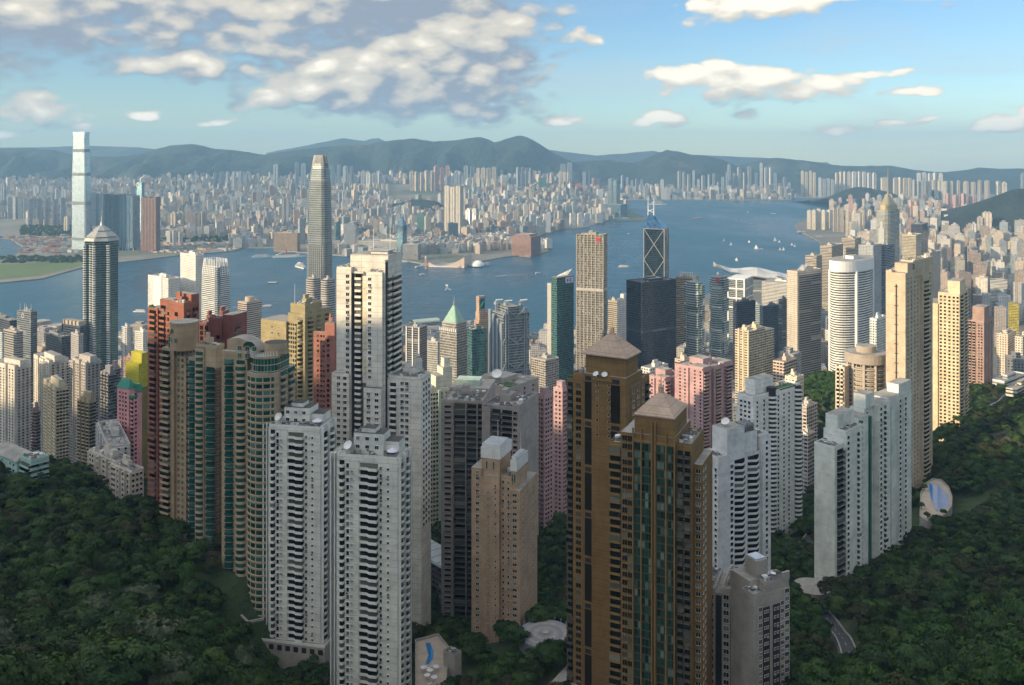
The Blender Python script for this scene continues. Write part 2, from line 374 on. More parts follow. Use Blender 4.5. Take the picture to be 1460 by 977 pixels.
# the summit ridge behind the lookout, that shades the near slopes in the late afternoon
RIDGE = [(xp - 75, -40, zp + 26) for xp, zp in [(-300, 455), (-400, 490), (-500, 530), (-620, 574), (-740, 604), (-870, 612), (-1000, 618), (-1070, 618), (-1150, 630), (-1300, 664), (-1600, 705), (-1900, 735), (-2268, 766), (-2700, 790)]]
_cp += RIDGE
_cp += [(-300, 60, 372), (-500, 140, 400), (-700, 220, 400), (-1000, 300, 380), (-1500, 350, 370), (-2200, 500, 330), (-450, 300, 290), (-700, 500, 235), (-1100, 700, 160), (-2000, 900, 100), (-2700, 1200, 40),
        (-500, -450, 380), (-1000, -550, 430), (-2000, -600, 450), (0, -500, 300), (500, -500, 330), (1000, -500, 330), (1000, 0, 380), (1500, 300, 330), (2200, 600, 300), (2200, 1500, 240), (2500, -500, 300)]
_P = np.array(_cp); _S = 500.0
def _solve():
    A = _P[:, :2] / _S; n = len(A)
    K = np.sqrt(((A[:, None] - A[None]) ** 2).sum(-1) + 1e-4)
    M = np.zeros((n + 3, n + 3)); M[:n, :n] = K + np.eye(n) * 0.0004; M[:n, n] = 1; M[:n, n + 1:] = A; M[n, :n] = 1; M[n + 1:, :n] = A.T
    return np.linalg.solve(M, np.concatenate([_P[:, 2], np.zeros(3)]))
_W = _solve()
def ground_np(x, y):
    q = np.stack([np.asarray(x, float).ravel(), np.asarray(y, float).ravel()], 1) / _S
    out = np.empty(len(q))
    for i in range(0, len(q), 4000):
        c = q[i:i + 4000]; k = np.sqrt(((c[:, None] - _P[None, :, :2] / _S) ** 2).sum(-1) + 1e-4)
        out[i:i + 4000] = k @ _W[:-3] + _W[-3] + c @ _W[-2:]
    return out
def ground(x, y): return float(ground_np([x], [y])[0])

def grid_mesh(name, xs, ys, Z, mat, smooth=True):
    nx, ny = len(xs), len(ys)
    XX, YY = np.meshgrid(xs, ys)
    v = np.stack([XX.ravel(), YY.ravel(), np.asarray(Z).ravel()], 1)
    i = np.arange(nx - 1)[None] + nx * np.arange(ny - 1)[:, None]; i = i.ravel()
    f = np.stack([i, i + 1, i + nx + 1, i + nx], 1)
    me = bpy.data.meshes.new(name)
    me.vertices.add(len(v)); me.vertices.foreach_set('co', v.ravel().astype(np.float32))
    me.loops.add(f.size); me.loops.foreach_set('vertex_index', f.ravel().astype(np.int32))
    me.polygons.add(len(f)); me.polygons.foreach_set('loop_start', (np.arange(len(f)) * 4).astype(np.int32))
    me.materials.append(mat); me.update(calc_edges=True); me.validate()
    if smooth: me.polygons.foreach_set('use_smooth', np.ones(len(f), dtype=bool))
    o = bpy.data.objects.new(name, me); COL.objects.link(o); return o

def soil_mat():
    m_, t, b = base_mat('hillside_soil')
    tc = t.new('ShaderNodeTexCoord'); P = tc.outputs['Object']; g = t.new('ShaderNodeNewGeometry')
    n1 = t.noise(P, .09, 6, .65); n2 = t.noise(P, .012, 4, .6)
    c = t.mix(n1, (.012, .028, .010), (.05, .085, .025))
    c = t.mix(t.mr(n2, .55, .72), c, (.11, .10, .075))
    sp = t.new('ShaderNodeSeparateXYZ'); t.put(sp.inputs[0], g.outputs['Position'])
    urban = t.mr(sp.outputs[2], 95, 150, 1.0, 0.0)
    c = t.mix(t.m('MULTIPLY', urban, t.mr(n1, .4, .55)), c, (.14, .135, .13))
    t.put(b.inputs['Base Color'], c); b.inputs['Roughness'].default_value = .95
    bp = t.new('ShaderNodeBump'); bp.inputs['Distance'].default_value = 3.0; t.put(bp.inputs['Height'], n1); t.l.new(bp.outputs[0], b.inputs['Normal'])
    return m_
xs = np.concatenate([np.arange(-2800, -600, 60), np.arange(-600, 700, 16), np.arange(700, 2600, 60)])
ys = np.concatenate([np.arange(-700, -100, 40), np.arange(-100, 900, 14), np.arange(900, 2700, 40)])
XX, YY = np.meshgrid(xs, ys)
Z = ground_np(XX, YY).reshape(XX.shape)
Z += np.array([fbm(x * .012, y * .012) for x, y in zip(XX.ravel(), YY.ravel())]).reshape(XX.shape) * np.clip((Z - 60) / 100, 0, 1) * 3.0
Z = np.where(YY > 1200, np.minimum(Z, 4 + np.clip((XX - 1200) * .2, -8, 400)), Z)
struct(grid_mesh('hillside', xs, ys, Z, soil_mat()))

def water_mat():
    m_, t, b = base_mat('harbour_water')
    tc = t.new('ShaderNodeTexCoord'); P = tc.outputs['Object']
    big = t.noise(t.vm('MULTIPLY', P, (1.0, .45, 1)), .0016, 5, .6)
    c = t.mix(t.mr(big, .35, .65), (.004, .042, .088), (.018, .095, .155))
    t.put(b.inputs['Base Color'], c)
    t.put(b.inputs['Roughness'], t.mr(big, .35, .65, .18, .52))
    b.inputs['IOR'].default_value = 1.33; b.inputs['Specular IOR Level'].default_value = .34
    w1 = t.noise(t.vm('MULTIPLY', P, (.55, 1.0, 1)), .05, 5, .62); w2 = t.noise(P, .22, 3, .6)
    w3 = t.noise(t.vm('MULTIPLY', P, (.35, 1.0, 1)), .014, 4, .6); hgt = t.m('ADD', t.m('ADD', t.m('MULTIPLY', w1, 3.0), t.m('MULTIPLY', w3, 6.0)), t.m('MULTIPLY', w2, .8))
    bp = t.new('ShaderNodeBump'); bp.inputs['Distance'].default_value = 1.3; bp.inputs['Strength'].default_value = .9
    t.put(bp.inputs['Height'], hgt); t.l.new(bp.outputs[0], b.inputs['Normal'])
    return m_
struct(grid_mesh('harbour_water', np.linspace(-12000, 12000, 5), np.linspace(-700, 17000, 5), np.zeros((5, 5)), water_mat()))

def land_mat(name, a, b_, scale=.004, green=.3):
    m_, t, b = base_mat(name)
    P = t.new('ShaderNodeTexCoord').outputs['Object']
    n = t.noise(P, scale, 6, .65); n2 = t.noise(P, scale * 12, 4, .6); n3 = t.noise(P, scale * .6, 3, .5)
    c = t.mix(n2, a, b_)
    c = t.mix(t.mr(n, .5, .58, 0, green), c, (.035, .075, .02))
    c = t.mix(t.mr(n3, .55, .68, 0, .5), c, (.30, .25, .18))
    t.put(b.inputs['Base Color'], c); b.inputs['Roughness'].default_value = .95
    return m_
def land(name, pts, z, mat, raw=()):
    poly = [(gx(px, gy(py, z)), gy(py, z)) for px, py in pts] + list(raw)
    a = sum(p[0] * q[1] - q[0] * p[1] for p, q in zip(poly, poly[1:] + poly[:1]))
    if a < 0: poly.reverse()
    m_ = MB(); m_.prism(poly, -3, z, 1, 0); return struct(m_.build(name, [mat, plain('sea_wall', (.28, .26, .23), .9, var=.3, scale=.02)])), poly
CITY_GROUND = land_mat('city_ground', (.10, .10, .10), (.20, .19, .17))
_, POLY_HK = land('waterfront_land', [(-420, 478), (0, 478), (60, 486), (185, 476), (350, 458), (420, 462), (585, 462), (610, 466), (700, 470), (800, 480), (890, 474), (960, 468), (1000, 425), (1018, 414), (1060, 408), (1150, 402), (1168, 388),
      (1176, 360), (1168, 344), (1138, 328), (1133, 320), (1150, 310), (1185, 299), (1206, 292), (1232, 286)], 4.0, CITY_GROUND, raw=[(9000, 9000), (9000, 900), (-1800, 900)])
_, POLY_KL = land('far_shore_land', [(-420, 372), (-60, 366), (22, 364), (34, 352), (14, 340), (-420, 336)], 3.5, CITY_GROUND, raw=[(-9000, 5500), (-11000, 16500), (11000, 16500), (11000, 8600), (gx(1232, 8300), 8300), (gx(1215, 8300), 8300)]) if False else (None, None)
def far_shore():
    A = [(1215, 282.5), (1133, 281.5), (1128, 284.6), (1000, 284.8), (820, 284.6), (812, 287), (850, 292), (893, 298), (894, 306), (872, 312), (836, 324), (800, 327), (765, 336), (742, 344), (783, 352),
         (782, 359), (755, 363), (720, 366), (650, 379), (600, 375), (575, 371), (420, 359), (395, 353), (345, 353), (330, 358), (255, 364), (178, 373), (118, 381), (60, 397), (0, 403), (-420, 415), (-420, 372), (-60, 366), (22, 364), (34, 352), (14, 340), (-420, 336)]
    return land('far_shore_land', A, 3.5, land_mat('far_city_ground', (.12, .12, .115), (.24, .22, .19), .002, .5), raw=[(-11500, 9000), (-11500, 16400), (11500, 16400), (11500, 8600)])
_, POLY_KL = far_shore()

def mountain(name, sil, Y, wf, wb, col, seed=0, dx=60.0, base=2.0, rough=1.0):
    """a range: its crest follows the silhouette, spurs and gullies run down both sides"""
    sx = [gx(p, Y) for p, q in sil]; sz = [gz(q, Y) for p, q in sil]
    xs = np.arange(sx[0], sx[-1] + dx, dx); ts = np.concatenate([np.linspace(-1, 0, 26), np.linspace(.08, 1, 9)])
    cz = np.interp(xs, sx, sz); Zm = np.zeros((len(ts), len(xs))); Ym = np.zeros_like(Zm)
    for j, t_ in enumerate(ts):
        y = Y + (t_ * wf if t_ < 0 else t_ * wb); Ym[j] = y
        fall = max(0.0, 1 - abs(t_)) ** 1.25
        for i, x in enumerate(xs):
            sp = abs(fbm(x * .0016 + seed, y * .0005, seed, 4)) * 1.6 + .55 * abs(fbm(x * .0045, y * .0016, seed + 3, 4))
            env = 4 * abs(t_) * (1 - abs(t_))
            hh = (cz[i] - base) * (fall - env * (sp - .35) * .58 * rough)
            Zm[j, i] = base + max(-3, hh + fbm(x * .01, y * .01, seed, 3) * 10 * (1 if abs(t_) < .95 else 0))
    m_, t, b = base_mat(name + '_forest')
    P = t.new('ShaderNodeTexCoord').outputs['Object']; n = t.noise(P, .004, 6, .65)
    c = t.mix(t.mr(n, .35, .65), col, tuple(c_ * 2.0 for c_ in col)); c = t.mix(t.mr(t.noise(P, .0015, 4, .6), .6, .72, 0, .5), c, (.16, .14, .10))
    t.put(b.inputs['Base Color'], c); b.inputs['Roughness'].default_value = 1.0
    bp = t.new('ShaderNodeBump'); bp.inputs['Distance'].default_value = 60.0; t.put(bp.inputs['Height'], t.noise(P, .006, 6, .7)); t.l.new(bp.outputs[0], b.inputs['Normal'])
    XXm = np.tile(xs, (len(ts), 1))
    o = grid_mesh(name, xs, np.arange(len(ts)), Zm, m_)
    co = np.stack([XXm.ravel(), Ym.ravel(), Zm.ravel()], 1).astype(np.float32); o.data.vertices.foreach_set('co', co.ravel()); o.data.update()
    return struct(o)
SHADED_GREENHILL = (.011, .022, .022)  # forest green; cloud shade and distance blue are put into the colour
mountain('mountains', [(-330, 225), (-200, 210), (-100, 216), (0, 212), (40, 211), (75, 214), (110, 222), (160, 224), (195, 221), (222, 213), (245, 207), (268, 206), (285, 206), (300, 212), (330, 214), (350, 216), (375, 221), (410, 216), (440, 212), (480, 208), (520, 207), (545, 202),
          (560, 200), (585, 198), (600, 199), (620, 202), (650, 200), (670, 197), (685, 195), (705, 203), (722, 198), (742, 193), (755, 197), (768, 204), (782, 214), (800, 224), (820, 232), (850, 240), (900, 250), (950, 262)], 9800, 1900, 2600, SHADED_GREENHILL, 1)
mountain('mountains', [(760, 250), (800, 236), (830, 230), (860, 228), (885, 231), (905, 233), (925, 224), (950, 214), (968, 216), (985, 221), (1010, 222), (1035, 230), (1060, 240), (1100, 246), (1160, 250), (1240, 258)], 9800, 1200, 2000, SHADED_GREENHILL, 5, rough=.7)
mountain('mountains', [(380, 218), (440, 207), (478, 199), (495, 197), (515, 202), (537, 196), (560, 206), (620, 215), (740, 222), (780, 214), (800, 216), (850, 222), (900, 218), (930, 215), (960, 220), (1020, 222), (1100, 226), (1180, 232)], 14300, 1500, 1500, SHADED_GREENHILL, 9, dx=110)
mountain('mountains', [(-300, 215), (60, 210), (130, 208), (190, 210), (240, 214), (330, 220), (400, 224)], 13800, 1500, 1500, SHADED_GREENHILL, 13, dx=110)
mountain('mountains', [(1020, 246), (1060, 234), (1100, 225), (1130, 227), (1160, 231), (1190, 236), (1230, 237), (1270, 236), (1300, 242), (1340, 246), (1370, 243), (1400, 239), (1430, 241), (1470, 240), (1600, 232), (1800, 228)], 10800, 1800, 2200, SHADED_GREENHILL, 17, dx=80)
mountain('mountains', [(1130, 268), (1170, 250), (1200, 243), (1225, 240), (1255, 246), (1300, 252), (1340, 262), (1380, 262), (1440, 256), (1600, 250)], 9700, 1000, 1200, SHADED_GREENHILL, 21, rough=.6)
mountain('hills', [(1180, 284), (1205, 270), (1225, 266), (1250, 270), (1275, 276), (1300, 286), (1330, 292)], 6700, 700, 900, SHADED_GREENHILL, 25, dx=35, rough=.5)
mountain('hills', [(1330, 322), (1365, 308), (1385, 296), (1410, 282), (1435, 274), (1460, 268), (1520, 255), (1600, 245), (1750, 235)], 4300, 900, 1500, SHADED_GREENHILL, 29, dx=30, rough=.6)
mountain('hills', [(545, 300), (560, 291), (590, 284), (620, 286), (640, 296), (660, 304)], 5900, 380, 420, SHADED_GREENHILL, 33, dx=22, rough=.4)
mountain('hills', [(640, 262), (660, 256), (690, 255), (720, 256), (760, 262)], 8000, 500, 800, SHADED_GREENHILL, 35, dx=40, rough=.4)

HAZE_D = 6.0e-5
def haze():
    m_ = bpy.data.materials.new('haze'); m_.use_nodes = True; t = NT(m_.node_tree); t.n.clear()
    v = t.new('ShaderNodeVolumePrincipled'); o = t.new('ShaderNodeOutputMaterial'); t.l.new(v.outputs[0], o.inputs['Volume'])
    v.inputs['Color'].default_value = (.36, .66, 1.0, 1); v.inputs['Density'].default_value = HAZE_D; v.inputs['Anisotropy'].default_value = .1
    b = MB(); b.box(-12200, 12200, -900, 17200, -5, 780)
    o_ = b.build('haze', m_); o_['kind'] = 'stuff'; return o_
haze()
# ------------------------------------------------------------------ the dense far city
def inside(poly, x, y):
    x = np.asarray(x); y = np.asarray(y); c = np.zeros(x.shape, bool); n = len(poly)
    for i in range(n):
        x1, y1 = poly[i]; x2, y2 = poly[(i + 1) % n]
        with np.errstate(divide='ignore', invalid='ignore'):
            c ^= ((y1 > y) != (y2 > y)) & (x < (x2 - x1) * (y - y1) / (y2 - y1 + 1e-12) + x1)
    return c
def boxes_mesh(name, X, Y, Zb, W, D, Hh, A, C, mats):
    n = len(X); ca, sa = np.cos(A), np.sin(A)
    lx = np.stack([-W, W, W, -W], 1) / 2; ly = np.stack([-D, -D, D, D], 1) / 2
    px = X[:, None] + lx * ca[:, None] - ly * sa[:, None]; py = Y[:, None] + lx * sa[:, None] + ly * ca[:, None]
    v = np.empty((n, 8, 3), np.float32); v[:, :4, 0] = px; v[:, 4:, 0] = px; v[:, :4, 1] = py; v[:, 4:, 1] = py; v[:, :4, 2] = Zb[:, None]; v[:, 4:, 2] = (Zb + Hh)[:, None]
    q = np.array([[0, 1, 5, 4], [1, 2, 6, 5], [2, 3, 7, 6], [3, 0, 4, 7], [4, 5, 6, 7]])
    f = (np.arange(n) * 8)[:, None, None] + q[None]
    uv = np.zeros((n, 5, 4, 2), np.float32); u = np.zeros(n)
    for k in range(4):
        L = W if k % 2 == 0 else D
        uv[:, k, 0, 0] = u; uv[:, k, 3, 0] = u; uv[:, k, 1, 0] = u + L; uv[:, k, 2, 0] = u + L; uv[:, k, 2, 1] = Hh; uv[:, k, 3, 1] = Hh; u = u + L
    me = bpy.data.meshes.new(name); me.vertices.add(n * 8); me.vertices.foreach_set('co', v.ravel())
    me.loops.add(n * 20); me.loops.foreach_set('vertex_index', f.ravel().astype(np.int32)); me.polygons.add(n * 5)
    me.polygons.foreach_set('loop_start', (np.arange(n * 5) * 4).astype(np.int32))
    me.polygons.foreach_set('material_index', np.tile(np.array([0, 0, 0, 0, 1], np.int32), n))
    me.uv_layers.new(name='UVMap').data.foreach_set('uv', uv.ravel())
    cc = np.ones((n, 5, 4), np.float32); cc[:, :, :3] = C[:, None, :]
    me.attributes.new('tint', 'FLOAT_COLOR', 'FACE').data.foreach_set('color', cc.ravel())
    for m_ in mats: me.materials.append(m_)
    me.update(calc_edges=True); me.validate()
    me.polygons.foreach_set('use_smooth', np.zeros(n * 5, dtype=bool))
    o = bpy.data.objects.new(name, me); COL.objects.link(o); return o
PAL = np.array([(.62, .58, .50), (.50, .48, .44), (.70, .66, .58), (.38, .38, .38), (.55, .46, .38), (.60, .60, .60), (.42, .34, .30), (.66, .56, .44), (.30, .33, .36), (.72, .70, .66), (.50, .36, .30), (.35, .42, .44)])
def fill(name, poly, ylo, yhi, step, ang, hfun, keep, wmin=16, wmax=34, zfun=None):
    xr = .64 * yhi + 300
    gxs = np.arange(-xr, xr, step); gys = np.arange(ylo - 200, yhi + 200, step)
    XX, YY = np.meshgrid(gxs, gys); XX = XX.ravel(); YY = YY.ravel(); n = len(XX)
    XX = XX + RNG.uniform(-.2, .2, n) * step; YY = YY + RNG.uniform(-.2, .2, n) * step
    c, s = math.cos(ang), math.sin(ang); ym = (ylo + yhi) / 2
    X = c * XX - s * (YY - ym); Y = s * XX + c * (YY - ym) + ym
    px = CX + X / np.maximum(Y, 1) * F
    ok = (Y > ylo) & (Y < yhi) & (px > -60) & (px < 1520) & inside(poly, X, Y)
    X, Y, px = X[ok], Y[ok], px[ok]
    py = HOR + (H - 4) / Y * F
    k = keep(px, py, X, Y) & (RNG.random(len(X)) < .93); X, Y, px, py = X[k], Y[k], px[k], py[k]; n = len(X)
    Hh = hfun(px, py, n); W = RNG.uniform(wmin, wmax, n); D = RNG.uniform(wmin, wmax, n)
    big = (RNG.random(n) < .10) & (px < 1150); W = np.where(big, RNG.uniform(45, 85, n), W); Hh = np.where(big, np.minimum(Hh, RNG.uniform(12, 34, n)), Hh)
    Zb = np.full(n, 3.0) if zfun is None else zfun(X, Y, px)
    C = PAL[RNG.integers(0, len(PAL), n)] * RNG.uniform(.7, 1.1, (n, 1))
    A = np.full(n, ang) + RNG.choice([0, 0, .12, -.2, .5], n)
    # plant rooms on the roofs
    r = RNG.random(n) < .6
    X2 = np.concatenate([X, X[r] + RNG.uniform(-3, 3, r.sum())]); Y2 = np.concatenate([Y, Y[r] + RNG.uniform(-3, 3, r.sum())])
    o = boxes_mesh(name, X2, Y2, np.concatenate([Zb, Zb[r] + Hh[r] - .5]), np.concatenate([W, W[r] * .45]), np.concatenate([D, D[r] * .4]),
                   np.concatenate([Hh, RNG.uniform(4, 9, r.sum())]), np.concatenate([A, A[r]]), np.concatenate([C, C[r] * .95]), [FAR, TINT_ROOF])
    o['kind'] = 'stuff'; return o
def h_kl(px, py, n):
    h = RNG.gamma(6, 5.0, n) + 10
    h = np.where(RNG.random(n) < .10, RNG.uniform(60, 110, n), h)
    h = np.where(py > 345, np.minimum(h, 38), h)
    return np.where(py < 268, h * .8, h)
def keep_kl(px, py, X, Y):
    k = ~((px < 330) & (py > 340) & (px > 225)) & ~((px < 225) & (py > 322)) & ~((px < 130) & (py > 312) & (px < 40))
    k &= ~((px > 545) & (px < 660) & (py > 284) & (py < 302))                        # wooded hill
    k &= ~((px > 815) & (py < 286)) & ~((px > 1100) & (py > 277))
    k &= ~((px > 640) & (px < 735) & (py > 262) & (py < 276) & (RNG.random(len(px)) < .85))   # rail and stadium clearings
    k &= ~((px > 380) & (px < 445) & (py > 343)) & ~((px > 690) & (py > 357)) & ~((px > 560) & (px < 700) & (py > 362))
    k &= ~((px > 800) & (px < 850) & (py > 305) & (py < 330))
    return k
def z_kl(X, Y, px): return 3.0 + np.clip((Y - 5600) * .062, 0, 130) * np.clip((840 - px) / 60, 0, 1)
xs_f = np.arange(-5200, 900, 90); ys_f = np.arange(5400, 8200, 90); XF, YF = np.meshgrid(xs_f, ys_f)
struct(grid_mesh('hills', xs_f, ys_f, z_kl(XF, YF, CX + XF / YF * F) - .6, land_mat('foothill_ground', (.05, .07, .05), (.16, .15, .13), .003, .7)))
fill('far_city', POLY_KL, 3350, 8900, 47, .35, h_kl, keep_kl, 16, 36, z_kl)
def h_hk(px, py, n): return np.where(RNG.random(n) < .3, RNG.uniform(70, 125, n), RNG.uniform(25, 75, n)) * np.where(py < 300, .7, 1)
def keep_hk(px, py, X, Y):
    k = (px > 1185) & (py < 470) & (ground_far(X, Y) < 60)
    k &= ~((px < 1215) & (py > 335)) & ~((px > 1340) & (py < 322)) & ~((py > 300) & (px < 1210) & (py < 345))
    return k
def ground_far(X, Y):
    return np.where((X > 1850) & (Y > 2300) & (Y < 4300), (X - 1850) * .12, 0) + np.where(Y < 2300, np.maximum(ground_np(X, np.minimum(Y, 2690)), 0), 0)
fill('eastern_city', POLY_HK, 2050, 7800, 46, -.45, h_hk, keep_hk, 18, 34)

POLY_AP = [(gx(818, 7850), 7850), (gx(1130, 7850), 7850), (gx(1130, 8700), 8700), (gx(818, 8700), 8700)]
fill('airport_city', POLY_AP, 7850, 8700, 46, .1, lambda px, py, n: np.where(RNG.random(n) < .25, RNG.uniform(60, 110, n), RNG.uniform(14, 55, n)), lambda px, py, X, Y: RNG.random(len(X)) < .8, 22, 50)
# ---- counted towers of the far city
COLN = {'cream': (.72, .64, .50), 'white': (.74, .73, .70), 'grey': (.42, .43, .44), 'beige': (.60, .52, .42), 'brown': (.34, .24, .19), 'pink': (.62, .40, .36), 'teal': (.20, .36, .36), 'blue-grey': (.30, .36, .42),
        'yellow': (.62, .50, .22), 'red': (.60, .12, .10), 'pale': (.62, .62, .60), 'dark': (.12, .13, .15), 'ochre': (.58, .44, .26)}
ORD = ['first', 'second', 'third', 'fourth', 'fifth', 'sixth', 'seventh', 'eighth', 'ninth', 'tenth', 'eleventh', 'twelfth', 'thirteenth', 'fourteenth']
def tower_plan(w, d, kind):
    if kind == 0: return [(-w / 2, -d / 2), (w / 2, -d / 2), (w / 2, d / 2), (-w / 2, d / 2)]
    a, b = w / 2, d / 2; n = w * .09; e = d * .25
    if kind == 1:   # recessed light wells in the long sides
        return [(-a, -b), (-n, -b), (-n, -b + e), (n, -b + e), (n, -b), (a, -b), (a, b), (n, b), (n, b - e), (-n, b - e), (-n, b), (-a, b)]
    p, q = a * .42, b * .42  # cross
    return [(-p, -b), (p, -b), (p, -q), (a, -q), (a, q), (p, q), (p, b), (-p, b), (-p, q), (-a, q), (-a, -q), (-p, -q)]
def block_mesh(w, d, h, kind, style, seed=0):
    m_ = MB(); P = tower_plan(w, d, kind); m_.prism(P, -8, h, 0, 1, v0=-8)
    rr = random.Random(seed)
    if kind != 0: m_.box(-w * .25, w * .25, -d * .2, d * .2, h, h + rr.uniform(4, 8), 0, 1, bottom=False)
    else:
        for _ in range(2):
            x, y = rr.uniform(-w * .3, w * .15), rr.uniform(-d * .3, d * .1); m_.box(x, x + w * .25, y, y + d * .25, h, h + rr.uniform(3, 6), 0, 1, bottom=False)
    return m_.mesh('apartment_block', [style, ROOF])
_bm = {}
def block(px, pyt, pyb, wpx, col, kind, style, label, group, name='apartment_block', cat='apartment tower', rz=None, zb=4.0, dpt=None):
    Y = gy(pyb, zb); cap = 7300 if px < 800 else (8450 if px < 1215 else 7500); Y = min(Y, cap - max(0, (pyb - 256)) * 12 if Y > cap else Y); w = max(8, wpx / F * Y * .84); d = dpt or min(w, 26) * .8; h = gz(pyt, Y) - zb
    key = (round(w / 2), round(d / 2), round(h / 4), kind, style.name)
    if key not in _bm: _bm[key] = block_mesh(w, d, h, kind, style, len(_bm))
    o = bpy.data.objects.new(name, _bm[key]); COL.objects.link(o); o.location = (gx(px, Y), Y, zb)
    o.rotation_euler = (0, 0, rz if rz is not None else random.choice([.35, .1, .6, -.2])); o.color = c4(col)
    return tag(o, label, cat, group)
def estate(p0, p1, n, top, basey, col, phrase, kind=1, style=None, jit=3, rz=None, zb=4.0, kindword='tower', gap=.86):
    w = (p1 - p0) / n
    for i in range(n):
        c = COLN[col]; k = random.uniform(.88, 1.08)
        lab = f'{col} {kindword}, {ORD[i]} from west, {phrase}' if n > 1 else f'lone {col} {kindword} {phrase}'
        block(p0 + (i + .5) * w, top + random.uniform(-jit, jit) * .5, basey + random.uniform(-1, 1) * .6, w * gap * random.uniform(.8, 1.1), [x * k for x in c], kind, style or RES, lab, f'{col} {kindword}s {phrase}', rz=rz, zb=zb)
E = estate
# far shore, from the west
E(0, 9, 1, 264, 306, 'blue-grey', 'at the west edge of the far shore', rz=0)
E(39, 96, 5, 284, 322, 'grey', 'standing west of the tallest glass skyscraper across the harbour', 1, rz=.5)
E(47, 68, 2, 267, 300, 'pale', 'rising behind the grey row west of the tallest skyscraper')
E(78, 96, 2, 270, 302, 'pale', 'just west of the tallest skyscraper and farther inland')
E(10, 40, 4, 282, 312, 'grey', 'by the container yard across the water', 0)
E(128, 146, 2, 275, 322, 'blue-grey', 'half hidden by the tallest skyscraper', 0)
E(90, 100, 1, 310, 330, 'cream', 'low at the foot of the tallest skyscraper')
E(303, 356, 6, 246, 262, 'blue-grey', 'on the slope under the dip in the mountains', 2)
E(232, 296, 6, 303, 330, 'beige', 'east of the dark brown slab across the harbour', 1)
E(237, 262, 3, 330, 346, 'pale', 'low on the reclaimed shore by the dark brown slab', 0, jit=2)
E(290, 312, 3, 268, 292, 'cream', 'inland of the reclaimed far shore', 1)
E(313, 345, 4, 276, 298, 'grey', 'inland and west of the tapering skyscraper', 1)
E(270, 300, 3, 322, 338, 'pale', 'low by the reclaimed shore, slab fronts', 0, kindword='slab')
E(345, 362, 2, 330, 347, 'white', 'by the ferry berths west of the tapering skyscraper', 0, kindword='office block')
E(389, 398, 1, 235, 262, 'blue-grey', 'standing alone under the ridge west of the tapering skyscraper', 1)
E(419, 437, 2, 233, 262, 'blue-grey', 'under the ridge just west of the tapering skyscraper', 1)
E(399, 415, 1, 281, 334, 'grey', 'tall and plain just west of the tapering skyscraper', 1, rz=.1)
E(424, 436, 1, 312, 348, 'grey', 'touching the tapering skyscraper on its west side', 0)
E(365, 398, 4, 300, 326, 'pale', 'in the low quarter west of the tapering skyscraper', 1)
E(470, 506, 4, 237, 262, 'blue-grey', 'under the ridge behind the tapering skyscraper', 2)
E(477, 486, 1, 317, 354, 'teal', 'tight beside the tapering skyscraper', 0, CURT)
E(487, 509, 1, 318, 360, 'pale', 'broad with a teal side beside the tapering skyscraper', 0, GRID, rz=.2)
E(503, 556, 8, 263, 287, 'cream', 'before the wooded hillock across the harbour', 2, jit=2)
E(513, 546, 4, 246, 272, 'pale', 'under the ridge north of the cream estate', 1)
E(511, 545, 4, 296, 322, 'grey', 'south of the cream estate', 1)
E(549, 580, 4, 306, 334, 'blue-grey', 'in the shopping quarter west of the needle-topped office block', 1)
E(583, 620, 5, 245, 264, 'beige', 'under the ridge north of the wooded hillock', 1)
E(618, 642, 3, 238, 262, 'pink', 'under the ridge, tall pinkish group', 1)
E(592, 609, 1, 305, 341, 'teal', 'south of the wooded hillock', 0, TEAL)
E(622, 631, 1, 301, 334, 'white', 'round-fronted, just west of the twin-cored tall tower', 2)
E(636, 655, 1, 318, 348, 'blue-grey', 'with a blue glass front below the twin-cored tall tower', 0, CURT, rz=.3)
E(663, 681, 2, 298, 330, 'blue-grey', 'just east of the twin-cored tall tower', 1)
E(635, 664, 4, 251, 270, 'blue-grey', 'behind the twin-cored tall tower', 1)
E(665, 706, 6, 255, 271, 'cream', 'behind the rail clearing', 1, jit=2)
E(660, 678, 2, 238, 258, 'blue-grey', 'high under the ridge above the rail clearing', 1)
E(678, 708, 4, 240, 260, 'beige', 'high under the ridge, right of the grey pair', 1)
E(708, 735, 3, 282, 305, 'grey', 'around the dark office block inland', 0)
E(704, 714, 1, 292, 314, 'blue-grey', 'with a blue glass face inland of the promenade', 0, CURT)
E(736, 760, 4, 240, 266, 'blue-grey', 'under the highest peak', 1)
E(726, 758, 5, 292, 306, 'white', 'in the bright row behind the promenade', 1, jit=2)
E(755, 786, 4, 300, 314, 'pale', 'low beside the rail terminus', 0, kindword='slab')
E(764, 783, 1, 254, 274, 'teal', 'broad glass block under the highest peak', 0, TEAL, rz=.1)
E(798, 817, 2, 233, 262, 'blue-grey', 'high under the east shoulder of the highest peak', 0, rz=.1)
E(796, 813, 3, 245, 272, 'cream', 'west of the red block', 1)
E(815, 830, 1, 261, 276, 'red', 'bright red block far across the harbour', 0, rz=.1)
E(830, 842, 2, 247, 276, 'blue-grey', 'just east of the bright red block', 1)
E(843, 856, 2, 254, 270, 'pink', 'east of the bright red block, inland', 1)
E(757, 800, 5, 276, 296, 'beige', 'north of the headland apartments', 1)
E(811, 842, 3, 304, 322, 'white', 'on the headland beside the tall waterfront pair', 0, jit=1, kindword='slab')
E(843, 880, 5, 296, 310, 'pale', 'on the point below the tall waterfront pair', 0, jit=1, kindword='slab')
E(786, 812, 4, 283, 300, 'grey', 'inland of the headland', 1)
